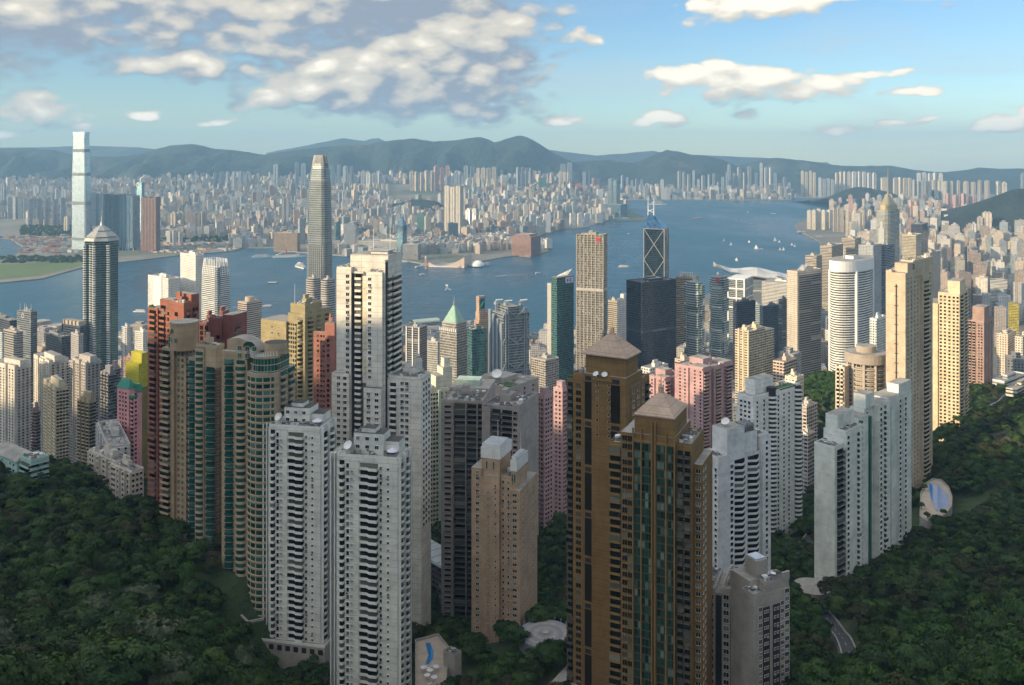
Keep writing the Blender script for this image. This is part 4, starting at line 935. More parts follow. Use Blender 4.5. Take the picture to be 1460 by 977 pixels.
for (z0, z1, s0, s1) in ((h, h + 5, 1.0, .92), (h + 5, h + 7, .80, .80), (h + 7, h + 15, .86, .55), (h + 15, h + 17, .5, .5), (h + 17, h + 25, .52, .12)):
    m_.prism(star(s0, .9), z0, z1, 0, 0, poly2=star(s1, .9))
m_.build('stepped_crown', [plain('grey_crown', (.34, .35, .34), .5, .2)], T.root)
m_ = MB(); m_.cyl(a / 2, b / 2, 3.4, h + 24, h + 30, 10, r2=2.0); m_.cyl(a / 2, b / 2, 1.4, h + 30, h + 40, 8, r2=.9); m_.cyl(a / 2, b / 2, .6, h + 40, h + 56, 6, r2=.2); m_.build('needle', [STEEL], T.root)
# left waterfront offices
simple('office_tower', 'dark stepped office block at the west edge by the water', 'office tower', -20, 14, 26, 458, 1560, 40, (.16, .17, .19), NAVY)
T = simple('office_tower', 'dark banded office tower with four roof antennas and a round emblem', 'office tower', 24, 44, 53, 446, 1500, 32, (.22, .24, .26), BAND)
for i in range(4): T.mast(T.a * (.15 + .23 * i), T.b * (.2 + .2 * (i % 2)), T.h, 13, .9)
m_ = MB()
for i in range(20):
    A, B_ = 2 * math.pi * i / 20, 2 * math.pi * (i + 1) / 20; m_.bar((T.a * .45 + 3.4 * math.cos(A), -.4, T.h - 7 + 3.4 * math.sin(A)), (T.a * .45 + 3.4 * math.cos(B_), -.4, T.h - 7 + 3.4 * math.sin(B_)), .8)
m_.build('round_emblem', [WHITE], T.root)
simple('office_tower', 'grey banded lower office block before the antenna tower', 'office tower', 5, 24, 33, 474, 1400, 35, (.40, .38, .34), WB)
simple('office_tower', 'pale narrow block at the west edge behind the white estate', 'office tower', -12, 3, 6, 475, 1380, 25, (.55, .60, .58), RES)
T = simple('office_tower', 'black glass box with a raised skylight roof left of the star-plan tower', 'office tower', 65, 88, 101, 481, 1420, 40, (.10, .11, .13), NAVY)
m_ = MB(); m_.box(T.a * .15, T.a * .7, T.b * .15, T.b * .7, T.h, T.h + 4, 0, 1); m_.build('skylight', [STEEL, CURT], T.root)
T = simple('office_tower', 'navy glass slab with beige louvred top behind the black box', 'office tower', 88, 114, 124, 466, 1500, 30, (.14, .16, .2), NAVY)
m_ = MB(); [m_.box(T.a * i / 5 + .3, T.a * (i + .6) / 5, 0.1, T.b - .2, T.h, T.h + 8, 0, 1) for i in range(5)]; m_.build('louvre_crown', [plain('beige_stone', (.46, .40, .33), .8)], T.root)
simple('residential_tower', 'grey narrow block between the black box and star tower', 'apartment tower', 101, 112, 119, 478, 1330, 40, (.42, .40, .39), RES)
simple('office_tower', 'slim white-striped block right of the star-plan tower', 'office tower', 173, 181, 189, 468, 1480, 40, (.60, .60, .60), RES_S)
simple('office_tower', 'white classical block with columned top beside the red tower', 'office tower', 192, 204, 213, 474, 1400, 30, (.66, .66, .62), RES)
simple('office_block', 'small brick block at the foot of the star-plan tower', 'office block', 176, 190, 194, 512, 1250, 30, (.36, .22, .16), RES)
# between the tall white tower and the centre
T = simple('office_tower', 'grey office slab with three white piers behind the tall white tower', 'office tower', 579, 598, 609, 468, 1420, 25, (.34, .34, .36), DB)
m_ = MB(); [m_.box(T.a * k - .9, T.a * k + .9, -1.0, -.05, 0, T.h + 1, 0) for k in (.03, .5, .97)]; m_.build('pier', [WHITE], T.root)
simple('office_block', 'low white arcaded hall behind the green pyramid tower', 'office block', 608, 624, 630, 488, 1480, 25, (.58, .58, .56), GRID)
T = Tower('office_tower', 'grey stone office tower with a green copper pyramid roof', 'office tower', 627, 651, 668, 470, 1260, 36, (.42, .40, .37), base=4)
T.body([(0, T.a, 0, T.b, 0, T.h)], [GRIDL, ROOF]); m_ = MB(); P = rrect(T.a, T.b, 3, .92); m_.prism(P, T.h, T.h + 8, 0, 1); m_.build('attic', [GRID, ROOF], T.root)
m_ = MB(); m_.prism(rrect(T.a, T.b, 3, .84), T.h + 8, T.h + 30, 0, 0, poly2=rrect(T.a, T.b, 3, .12)); m_.build('pyramid_roof', [plain('green_copper', (.26, .42, .34), .6, var=.2)], T.root)
m_ = MB(); m_.cyl(T.a / 2, T.b / 2, 1.7, T.h + 29, T.h + 35, 8); m_.cyl(T.a / 2, T.b / 2, .5, T.h + 35, T.h + 44, 6, r2=.1); m_.build('lantern', [STEEL], T.root)
m_ = MB(); [m_.box(u - .8, u + .8, -.8, -.05, T.h - 4, T.h, 0) for u in np.linspace(1, T.a - 1, 9)]; m_.build('cornice_blocks', [WHITE], T.root)
simple('office_tower', 'dark teal glass tower right of the green pyramid tower', 'office tower', 666, 673, 694, 471, 1230, 60, (.10, .16, .17), TEAL)
T = Tower('office_tower', 'stepped salmon stone tower with a blue-green emblem panel', 'office tower', 676, 683, 698, 446, 1390, 60, (.52, .36, .26), base=4)
T.body([(0, T.a, 0, T.b, 0, T.h - 12), (T.a * .1, T.a * .9, T.b * .08, T.b * .9, T.h - 12, T.h), (T.a * .2, T.a * .8, T.b * .1, T.b * .7, T.h, T.h + 24)], [RES, ROOF])
m_ = MB(); m_.box(T.a * .8 + .02, T.a * .8 + .4, T.b * .2, T.b * .6, T.h + 5, T.h + 20, 0); m_.build('sign_panel', [plain('emblem_blue', (.02, .10, .28), .4)], T.root)
m_ = MB(); m_.prism([(0, 0), (8, 2), (8, 4), (1, 3)], 0, .3, 0); m_ = MB(); m_.bar((T.a * .8 + .6, T.b * .25, T.h + 8), (T.a * .8 + .6, T.b * .55, T.h + 16), 2.6); m_.build('sign_emblem', [plain('emblem_green', (.03, .30, .10), .4)], T.root)
# steel exoskeleton bank tower
T = Tower('bank_tower', 'grey steel bank tower with exposed hanging trusses and ladder masts', 'office tower', 697, 717, 758, 443, 1290, 62, (.30, .35, .40), base=4)
a, b, h = T.a, T.b, T.h
EXG = facade('exoskeleton_glass', 3.9, 1.9, .9, .72, glass=(.05, .07, .08), cfrac=.35, curtain=(.35, .36, .30), grough=.12, gmetal=.5, bump=.1)
GS = plain('bank_grey_steel', (.34, .40, .46), .4, .4)
T.body([(1, a - 1, 2, b * .92, 0, h - 6), (a * .2, a - 2, b * .2, b * .6, h - 6, h + 4)], [EXG, ROOF])
m_ = MB(); [m_.box(x, x + a * .16, -1, 1.5, 0, h - 4 - k * 5, 0) for k, x in enumerate((0, a * .27, a * .54, a * .8))]; m_.build('service_shafts', [GS], T.root)
for y in (b * .10, b * .18, b * .74, b * .82):
    m_ = MB(); m_.box(a - .6, a + 1.2, y - .7, y + .7, 0, h + 2, 0)
    if y in (b * .10, b * .74): [m_.box(a, a + .8, y + .7, y + b * .08 - .7, z, z + .6, 0) for z in np.arange(3, h, 3.9)]
    m_.build('ladder_mast', [GS], T.root)
for k in range(5):
    z = h - 1 - k * h * .19; m_ = MB(); t_ = 10
    m_.bar((a + .8, b * .18, z), (a + .8, b * .46, z - t_), 1.2); m_.bar((a + .8, b * .46, z - t_), (a + .8, b * .74, z), 1.2); m_.bar((a + .8, b * .10, z), (a + .8, -b * .02, z - t_), 1.2); m_.bar((a + .8, b * .82, z), (a + .8, b * .96, z - t_), 1.2)
    m_.box(a, a + .9, b * .0, b * .95, z - t_ - 2.4, z - t_ - 1.2, 0); m_.build('hanging_truss', [GS], T.root)
for k, (x, y) in enumerate(((a * .3, b * .12), (a * .6, b * .30), (a * .7, b * .78))):
    m_ = MB(); m_.bar((x, y, h - 5), (x, y, h + 10), 2.4); m_.bar((x - 2, y, h + 10), (x + 9, y + 6, h + 12), 1.6); m_.cyl(x, y, 4.0, h + 4, h + 8, 10); m_.build('roof_crane', [GS], T.root)
simple('residential_tower', 'old beige office block right of the steel bank tower', 'office tower', 757, 778, 797, 515, 1180, 45, (.40, .37, .33), RES_B)
T = Tower('office_tower', 'teal glass tower with a grey stone flank and a white sign', 'office tower', 780, 794, 818, 396, 1480, 48, (.10, .20, .20), base=4)
T.body([(T.a * .42, T.a, 0, T.b, 0, T.h)], [TEAL, ROOF]); m_ = MB(); m_.box(0, T.a * .4, .4, T.b * .8, 0, T.h - 11, 0, 1); m_.build('stone_flank', [plain('pale_stone', (.42, .40, .38), .8), ROOF], T.root)
m_ = MB(); m_.box(T.a + .02, T.a + .5, T.b * .50, T.b * .96, T.h - 11, T.h - 2, 0); m_.build('sign_panel', [plain('sign_white', (.78, .78, .82), .5)], T.root)
m_ = MB(); [m_.box(T.a + .5, T.a + .7, T.b * y0, T.b * y1, T.h - 9 + z0, T.h - 9 + z1, 0) for y0, y1, z0, z1 in ((.58, .64, 0, 5), (.68, .72, 0, 5), (.76, .88, 0, 1.4), (.76, .88, 3.6, 5), (.76, .80, 1.4, 3.6))]; m_.build('sign_lettering', [plain('sign_blue', (.10, .12, .42), .5)], T.root)
m_ = MB(); [m_.bar((T.a * .5, y, T.h), (T.a * .95, y, T.h + 5 + k), .9) for k, y in enumerate(np.linspace(T.b * .3, T.b * .9, 7))]; m_.build('roof_fins', [WHITE], T.root)
T = Tower('office_tower', 'tall tan grid-fronted office slab with a pale belt and red sign', 'office tower', 822, 860, 866, 336, 1420, 22, (.31, .28, .24), base=4)
T.body([(0, T.a, 0, T.b, 0, T.h)], [GRIDL, ROOF]); m_ = MB(); [m_.box(T.a * k / 7 - .45, T.a * k / 7 + .45, -.7, -.02, 0, T.h, 0) for k in range(8)]; m_.build('mullion_piers', [plain('pale_pier', (.44, .42, .38), .7)], T.root)
m_ = MB(); m_.box(-.2, T.a + .2, -.9, T.b, T.z(416), T.z(412), 0); m_.build('belt_course', [plain('pale_pier', (.55, .53, .48))], T.root)
m_ = MB(); m_.box(T.a * .72, T.a * .90, -1.0, -.75, T.h - 9, T.h - 4, 0); m_.build('sign', [plain('sign_red', (.45, .03, .04), .5)], T.root); T.roofkit(0, T.a, 0, T.b, T.h, 4, clutter=14)
simple('office_tower', 'beige banded block right of the tall tan slab', 'office tower', 867, 880, 884, 430, 1640, 25, (.58, .50, .38), WB)
T = simple('office_tower', 'white block dotted with small square windows', 'office tower', 880, 895, 902, 428, 1560, 28, (.74, .72, .70), DOTS); m_ = MB(); m_.box(T.a * .2, T.a * .6, T.b * .2, T.b * .6, T.h, T.h + 9, 0, 1); m_.build('plant_tower', [WHITE, ROOF], T.root)
T = simple('office_tower', 'broad black glass office tower before the cross-braced one', 'office tower', 893, 916, 964, 404, 1450, 56, (.05, .06, .09), facade('black_curtain_wall', 3.9, 1.8, .94, .86, glass=(.012, .018, .035), cfrac=.08, curtain=(.03, .04, .06), grough=.1, gmetal=.45, bump=.03), DROOF, kit=16)
m_ = MB(); m_.box(-.1, T.a + .15, -.15, T.b + .1, T.h * .62, T.h * .62 + 4, 0); m_.build('plant_floor', [DB], T.root)
# cross-braced angular tower with two masts
T = Tower('bank_tower', 'dark angular glass bank tower with white cross bracing and twin masts', 'office tower', 918, 947, 953, 327, 1720, 20, (.05, .08, .11), base=4)
a, b, h = T.a, T.b, T.h; X, Yb, Z = 0, 0, 0
BG = facade('bank_dark_glass', 4.0, 1.7, .94, .88, glass=(.02, .04, .06), cfrac=.06, curtain=(.05, .08, .1), grough=.06, gmetal=.6, bump=.03)
T.body([(0, a, 0, b, 0, h)], [BG, ROOF]); zt = T.z(308)
m_ = MB(); r0, r1 = (a * .08, b * .45), (a * .42, b * .45)
m_.face([(0, 0, h), (a, 0, h), (*r1, zt), (*r0, zt)], [(0, 0), (a, 0), (a * .4, 30), (0, 30)], 0); m_.face([(a, 0, h), (a, b, h), (*r1, zt)], [(0, 0), (b, 0), (0, 30)], 0)
m_.face([(a, b, h), (0, b, h), (*r0, zt), (*r1, zt)], None, 0); m_.face([(0, b, h), (0, 0, h), (*r0, zt)], None, 0); m_.build('sloped_glass_top', [facade('blue_roof_glass', 3, 3, .95, .92, glass=(.03, .09, .17), grough=.08, gmetal=.6, cfrac=0, bump=0)], T.root)
m_ = MB(); s_ = T.z(327) - T.z(371)
for k in range(3):
    z1, z0 = h - k * s_, h - (k + 1) * s_
    for p, q in (((0, -.3), (a, -.3)), ((a, -.3), (0, -.3))): m_.bar((p[0], p[1], z1), (q[0], q[1], z0), 1.0)
    for p, q in (((a + .3, 0), (a + .3, b)), ((a + .3, b), (a + .3, 0))): m_.bar((p[0], p[1], z1), (q[0], q[1], z0), 1.0)
for (x, y) in ((0, -.2), (a, -.2), (a + .2, b)): m_.bar((x, y, 0), (x, y, h), 1.3)
m_.bar((0, -.3, h), (a, -.3, h), 1.0); m_.build('cross_bracing', [plain('pale_steel', (.36, .38, .40), .4, .2)], T.root)
for x in (r0[0] + 1, r1[0] - 1): T.mast(x, b * .45, zt - 4, T.z(283) - zt + 4, 2.2)
m_ = MB(); m_.bar((r0[0] + 1, b * .45, zt + 6), (r1[0] - 1, b * .45, zt + 12), .9); m_.bar((r1[0] - 1, b * .45, zt + 4), (r0[0] + 1, b * .45, zt + 10), .9); m_.build('mast_brace', [WHITE], T.root)
# admiralty
T = simple('office_tower', 'tan stone tower with a white rooftop lattice right of the black tower', 'office tower', 963, 988, 996, 397, 1760, 28, (.50, .36, .20), BAND); m_ = MB(); [m_.box(T.a * .15 + i * T.a * .14, T.a * .15 + i * T.a * .14 + 1.2, T.b * .3, T.b * .35, T.h, T.h + 10, 0) for i in range(6)]; [m_.box(T.a * .15, T.a * .86, T.b * .27, T.b * .29, T.h + 2 + i * 3, T.h + 3 + i * 3, 0) for i in range(3)]; m_.build('roof_lattice', [WHITE], T.root)
for k, (pl, pc, pr, pt, Y) in enumerate([(974, 996, 1006, 404, 1500), (1009, 1027, 1041, 396, 1560)]):
    T = Tower('office_tower', ['silver-green twin tower with clamped bulging bays beside the black tower', 'silver-green twin tower with bulging bays and a red rooftop sign'][k], 'office tower', pl, pc, pr, pt, Y, 42, (.42, .46, .46), base=4)
    a, b, h = T.a, T.b, T.h; LG = facade('silver_green_glass', 3.9, 1.7, .95, .7, glass=(.13, .19, .19), cfrac=.15, curtain=(.3, .33, .3), grough=.1, gmetal=.7, bump=.1)
    m_ = MB(); m_.prism(rrect(a, b, min(a, b) * .28, .9), 0, h, 0, 1); m_.build('shaft', [LG, ROOF], T.root)
    for j in range(5):
        z0 = h * (.08 + .18 * j) + (j % 2) * 3; z1 = z0 + h * .11
        for q in ((a * .30, a * .98, -b * .04, b * .30), (a * .66, a * 1.04, b * .34, b * .80), (-a * .03, a * .3, b * .2, b * .7)):
            m_ = MB(); m_.box(*q, z0 + (q[2] > 0) * h * .07, z1 + (q[2] > 0) * h * .07, 0, 1); m_.build('bulging_bay', [LG, WHITE], T.root)
    T.roofkit(a * .2, a * .8, b * .2, b * .8, h, 2)
    if k: m_ = MB(); m_.box(a * .7, a * .95, -b * .02, b * .02, h - 8, h - 2, 0); m_.build('sign', [plain('sign_red', (.45, .03, .04))], T.root)
T = Tower('government_block', 'white framed headquarters with big square openings behind the twin towers', 'office block', 1037, 1062, 1074, 398, 1920, 30, (.74, .74, .70), base=4)
T.body([(.5, T.a - .5, .5, T.b, 0, T.h - 1)], [CURT, ROOF]); m_ = MB()
for k in range(4): z = T.h - k * 20; m_.box(0, T.a, 0, T.b, z - 3, z, 0)
for x in (0, T.a * .48, T.a - 3): m_.box(x, x + 3, -.4, .4, 0, T.h - .1, 0)
m_.build('white_frame', [WHITE], T.root)
simple('office_tower', 'navy glass block below the white framed headquarters', 'office tower', 1045, 1050, 1077, 431, 1620, 66, (.06, .07, .10), NAVY)
simple('office_tower', 'navy glass tower under construction cranes behind the cream twin block', 'office tower', 1084, 1088, 1112, 437, 1700, 68, (.05, .07, .12), NAVY, kit=14)
simple('office_tower', 'grey-black narrow tower left of the louvred grey one', 'office tower', 1110, 1114, 1124, 428, 1620, 60, (.12, .13, .14), BAND)
simple('office_block', 'banded low block with a red corner between the navy towers', 'office block', 1074, 1083, 1086, 436, 1760, 40, (.35, .45, .48), WB)
T = Tower('residential_tower', 'cream twin apartment block with ribbed sunlit left half', 'apartment tower', 1048, 1068, 1104, 474, 1080, 48, (.66, .56, .40), base=14)
T.body([(0, T.a, 0, T.b * .28, 0, T.h), (T.a * .1, T.a, T.b * .28, T.b * .62, 0, T.h + 2), (T.a * .1, T.a, T.b * .64, T.b, 0, T.h - 2)], [RES_B, ROOF]); T.roofkit(T.a * .1, T.a, T.b * .3, T.b * .6, T.h + 2, 8); T.roofkit(0, T.a, 0, T.b * .27, T.h, 9)
m_ = MB(); [m_.box(T.a * k - .6, T.a * k + .6, -1.2, -.02, 0, T.h + 3, 0) for k in (.3, .62, .97)]; m_.build('ribs', [TRIM], T.root)
T = Tower('office_tower', 'grey louvred tower with a beige sunlit flank', 'office tower', 1122, 1137, 1171, 388, 1400, 54, (.56, .50, .42), base=6)
T.body([(0, T.a, 0, T.b, 0, T.h)], [DOTS, ROOF]); m_ = MB(); m_.box(T.a + .05, T.a + .5, T.b * .07, T.b * .97, 6, T.h - 6, 0); m_.build('louvred_front', [DB], T.root, color=(.42, .42, .42)); T.roofkit(0, T.a, 0, T.b, T.h, 2)
m_ = MB(); [m_.bar((T.a * .3 + i * 2, T.b * .3, T.h), (T.a * .3 + i * 2, T.b * .5, T.h + 8), .5) for i in range(6)]; m_.build('roof_frame', [WHITE], T.root)
T = Tower('hotel_tower', 'white oval hotel tower ringed by a broad blank cornice', 'hotel', 1177, 1216, 1251, 388, 1330, 44, (.80, .79, .74), base=8)
a, b, h = T.a, T.b, T.h
def ell(s=1.0): return [(a / 2 + a * .60 * s * math.cos(t_) * .98, b / 2 + b * .60 * s * math.sin(t_) * .98) for t_ in np.linspace(0, 2 * math.pi, 41)[:-1]]
m_ = MB(); m_.prism(ell(), 0, h, 0, 1); m_.build('shaft', [WB, ROOF], T.root); m_ = MB(); m_.prism(ell(1.05), h - 1, h + 15, 0, 1, bottom=True); m_.build('cornice_ring', [plain('bright_white', (.82, .81, .78), .6, var=.05), ROOF], T.root)
for t_ in (-2.62, -.62, .4): m_ = MB(); x, y = a / 2 + a * .6 * math.cos(t_), b / 2 + b * .6 * math.sin(t_); m_.box(x - 2, x + 2, y - 2, y + 2, 0, h - 1, 0); m_.build('corner_pier', [WHITE], T.root)
T.mast(a * .3, b * .4, h + 15, 18, 1); m_ = MB(); m_.box(a * .4, a * .7, b * .35, b * .6, h + 15, h + 20, 0, 1); m_.build('plant_room', [WHITE, ROOF], T.root)
for k, (pl, pc, pr, pt, Y, lab) in enumerate([(1148, 1164, 1172, 366, 2080, 'tan banded curved block, lowest of the stepped seaside group'), (1169, 1186, 1202, 352, 2150, 'tan banded block in the middle of the stepped seaside group'), (1200, 1219, 1228, 341, 2250, 'tan banded block, tallest of the stepped seaside group')]):
    simple('office_tower', lab, 'office tower', pl, pc, pr, pt, Y, 36, (.46, .40, .33), WB, base=4)
simple('office_tower', 'plain grey slab with dark side behind the oval hotel', 'office tower', 1224, 1245, 1257, 351, 1900, 38, (.42, .44, .46), RES, base=4)
simple('office_tower', 'dark slate slab right of the plain grey one', 'office tower', 1255, 1262, 1276, 350, 1950, 50, (.24, .27, .32), BAND, base=4)
T = Tower('skyscraper', 'golden-capped skyscraper with pyramid crown and tall spire', 'skyscraper', 1247, 1267, 1285, 300, 2700, 46, (.46, .44, .38), base=4)
a, b, h = T.a, T.b, T.h; m_ = MB(); m_.prism(rrect(a, b, 12), 0, h, 0, 1); m_.build('shaft', [facade('gold_silver_bands', 3.8, 30, 1.0, .5, glass=(.14, .17, .17), grough=.12, gmetal=.6, cfrac=.05, bump=.1), ROOF], T.root)
m_ = MB(); m_.box(a * .3, a * .7, -1.5, .5, 0, h * .78, 0, 1); m_.box(a * .4, a * .6, -1.6, .5, h * .78, h * .86, 0, 1); m_.build('grey_bay', [plain('bay_grey', (.35, .37, .36), .4, .3), ROOF], T.root)
m_ = MB(); m_.prism(rrect(a, b, 12, .80), h, h + 14, 0, 1); m_.prism(rrect(a, b, 12, .72), h + 14, h + 46, 0, 1, poly2=rrect(a, b, 12, .10)); m_.build('pyramid_crown', [plain('gold_panels', (.40, .33, .20), .35, .5), STEEL], T.root)
m_ = MB(); m_.cyl(a / 2, b / 2, 4.4, h + 44, h + 58, 8, r2=2.6); m_.cyl(a / 2, b / 2, 2.4, h + 58, T.z(240), 8, r2=.8); m_.build('spire', [plain('gold_panels', (.40, .33, .20))], T.root)
simple('office_tower', 'sunlit beige gridded block with a dark blue side', 'office tower', 1286, 1306, 1314, 336, 2250, 36, (.62, .54, .40), GRIDL, base=4)
simple('office_tower', 'navy block with white corner piers behind the beige gridded one', 'office tower', 1299, 1315, 1323, 320, 2550, 36, (.16, .17, .22), NAVY, base=4)
simple('office_block', 'angular tan gabled block right of the beige gridded one', 'office block', 1317, 1326, 1341, 362, 2000, 40, (.46, .40, .34), RES, base=8)
# exhibition hall with the sweeping wing roof
t = thing('exhibition_hall', 'exhibition hall with a sweeping white bird-wing roof on the water', 'exhibition hall', (gx(1080, 2700), 2700, 4), -.28, color=(.6, .6, .58))
L = 128.0; m_ = MB(); NU, NV = 28, 12; g = []
for i in range(NU + 1):
    u = -1 + 2 * i / NU; row = []
    for j in range(NV + 1):
        v = -1 + 2 * j / NV; wdt = 62 * (1 - abs(u) ** 2.2) ** .6 + 6
        zc = 46 + 18 * math.exp(-((u + .1) / .5) ** 2) + 40 * max(0, -u - .35) ** 1.5 - 16 * max(0, u - .5)
        zz = zc + 14 * abs(v) ** 1.7 * (1 if v < 0 else .3) * (.3 + .7 * abs(u)) - 15 * (1 - abs(v)) * 0 - 20 * v * v * (1 - abs(u)) - (5 * abs(math.sin(u * 7)) if v < 0 else 0)
        row.append((u * L, v * wdt, zz))
    g.append(row)
for i in range(NU):
    for j in range(NV):
        m_.face([g[i][j], g[i + 1][j], g[i + 1][j + 1], g[i][j + 1]], None, 0); m_.face([tuple(np.subtract(p, (0, 0, 2.5))) for p in (g[i][j + 1], g[i + 1][j + 1], g[i + 1][j], g[i][j])], None, 0)
m_.build('wing_roof', [plain('pale_roof_metal', (.60, .58, .54), .35, .2, var=.06, scale=.02)], t, smooth=True)
m_ = MB(); m_.prism([(-105, -30), (95, -42), (100, 30), (-105, 34)], 0, 34, 0, 1); m_.build('glass_hall', [CURT, ROOF], t)
m_ = MB(); m_.prism([(-130, -50), (130, -60), (130, 40), (-130, 42)], -3, 6, 0, 1); m_.build('podium', [WB, ROOF], t)
simple('exhibition_annex', 'long white block with rooftop terraces behind the louvred grey tower', 'exhibition hall', 1086, 1125, 1138, 405, 2300, 30, (.72, .70, .64), WB, base=4)
# ferry piers
for k, (p0, p1, py, lab) in enumerate([(590, 622, 452, 'long ferry pier with a pale green barrel roof by the white tower'), (624, 668, 462, 'second low ferry pier behind the green pyramid tower')]):
    Y = gy(py + 10, 4); t = thing('ferry_pier', lab, 'ferry pier', (gx((p0 + p1) / 2, Y), Y, 2), .5, 'ferry piers on the near shore'); w = (p1 - p0) / F * Y / 1.6
    m_ = MB(); m_.box(-w, w, -14, 14, -3, 8, 0, 1); m_.build('hall', [WB, ROOF], t, color=(.5, .48, .45)); m_ = MB()
    for i in range(10):
        A, B_ = math.pi * i / 10, math.pi * (i + 1) / 10; m_.face([(-w, 13 * math.cos(A), 8 + 6 * math.sin(A)), (w, 13 * math.cos(A), 8 + 6 * math.sin(A)), (w, 13 * math.cos(B_), 8 + 6 * math.sin(B_)), (-w, 13 * math.cos(B_), 8 + 6 * math.sin(B_))])
    m_.face([(w, 13 * math.cos(math.pi * i / 10), 8 + 6 * math.sin(math.pi * i / 10)) for i in range(11)]); m_.build('barrel_roof', [plain('pier_green', (.36, .46, .40), .6)], t)
# eastern towers picked out one by one: px, top, base, width, colour, style, words
for px, pt, pb, w, c, st, lab in [(1388, 319, 372, 8, (.74, .72, .68), RES_S, 'slim white sunlit twin-shaft tower in the eastern valley'), (1331, 329, 362, 7, (.70, .60, .46), RES, 'slim cream tower left of the white twin-shaft'),
        (1360, 322, 358, 18, (.46, .44, .42), RES, 'plain taupe slab with a cast shadow in the eastern valley'), (1407, 303, 345, 15, (.66, .58, .48), RES_S, 'tall cream tower against the dark eastern hill'),
        (1397, 310, 345, 8, (.60, .54, .46), RES, 'cream tower joined left of the tall one by the dark hill'), (1434, 322, 350, 15, (.62, .60, .56), RES, 'blank pale slab at the foot of the dark hill'),
        (1453, 314, 352, 14, (.5, .5, .5), RES_B, 'grey balconied tower at the edge by the dark hill'), (1457, 335, 376, 12, (.62, .46, .2), RES, 'ochre tower at the edge under the grey balconied one'),
        (1402, 350, 372, 14, (.5, .5, .52), RES_S, 'white-piered block right of the white twin-shaft tower'), (1346, 355, 400, 9, (.5, .46, .4), RES, 'beige slim block right of the angular tan one'),
        (1372, 337, 352, 10, (.66, .56, .4), RES, 'short sunlit yellowish block in the eastern valley'), (1357, 362, 392, 6, (.4, .2, .16), RES, 'narrow block with a red band in the eastern valley'),
        (1379, 395, 428, 10, (.74, .70, .64), RES, 'small bright white block right of the cream tower'), (1400, 394, 440, 17, (.60, .50, .36), RES, 'yellow-beige tower with dark grid windows right of the small white block'),
        (1424, 398, 445, 26, (.60, .60, .58), WB, 'broad white louvred block in the east'), (1426, 438, 490, 18, (.36, .32, .30), RES, 'brown-grey tower under the broad white louvred block'),
        (1453, 400, 450, 18, (.48, .5, .5), RES, 'grey tower at the edge beside the louvred block'), (1426, 360, 400, 14, (.5, .48, .5), RES, 'grey rounded block below the pale blank slab'), (1338, 384, 440, 20, (.52, .58, .56), RES_S, 'pale green tower with a white rooftop house behind the beige tall one'),
        (1416, 372, 410, 9, (.66, .62, .56), RES, 'small cream block above the louvred white one'), (1352, 392, 440, 16, (.40, .44, .52), RES, 'blue-grey block behind the cream towers'), (1448, 380, 410, 8, (.6, .5, .42), RES, 'small tan block near the eastern edge')]:
    Yq = gy(pb, 10); block(px, pt, pb, w, c, 1 if w < 12 else 0, st, lab, None, name='city_block', rz=-.5 if w > 12 else -.35, zb=10, cat='city block')
b_ = block(1445, 432, 478, 15, (.55, .46, .05), 0, RES_B, 'slim bright yellow tower near the eastern edge', None, name='city_block', rz=-.4, zb=60, cat='city block')
# ------------------------------------------------------------------ the near residential towers
def wins(T, face, us, z0, z1, w=1.4, h=1.5, off=0.0, mats=None, hood=.3, split=2, fh=None, name='window', cap=100, dz=.9):
    pl = [((p[0], p[1], p[2] + dz), r) for p, r in T.place(face, us, z0, z1, fh, off)]; T.rep(name, m_window(w, h, hood, split), mats or WIN, pl, cap, sub=('pane', m_pane(w, h)) if T.Y < 480 else None)
    if T.Y < 640:
        r_ = random.Random(int(us[0] * 100)); T.rep('air_conditioner', AC, [STEEL, DARK], [((p[0] + (.25 if r else r_.choice((-.4, .4))) * (0 if r else w * .5), p[1] + (r_.choice((-.4, .4)) * w * .5 if r else 0), p[2] - .75), r) for p, r in pl if r_.random() < .16], 50)
AC = MB(); AC.box(-.42, .42, -.5, 0, 0, .55, 0); AC.box(-.3, .3, -.52, -.49, .08, .47, 1)
def bals(T, face, us, z0, z1, w, d, off=0.0, mats=None, rail='solid', plan=None, fh=None, cap=100, name='balcony', door=True, par=1.0):
    pl = T.place(face, us, z0, z1, fh, off); r_ = random.Random(int(us[0] * 91)); en = [r_.random() < .14 for _ in pl]
    T.rep(name, m_balcony(w, d, rail, door, par, fh or T.fh, plan), mats or BAL, [p for p, e in zip(pl, en) if not e], cap)
    if any(en): T.rep(name, m_balcony(w, d, rail, door, par, fh or T.fh, plan, True), mats or BAL, [p for p, e in zip(pl, en) if e], cap)
def strip(T, name, x0, x1, y0, y1, z0, z1, mat, color=None, top=None):
    m_ = MB(); m_.box(x0, x1, y0, y1, z0, z1, 0, 1 if top else None); return m_.build(name, [mat] + ([top] if top else []), T.root, color=color)
CANVAS = plain('pale_canvas', (.62, .63, .74), .8, var=.08); BLACKW = plain('black_recess', (.025, .025, .03), .6)
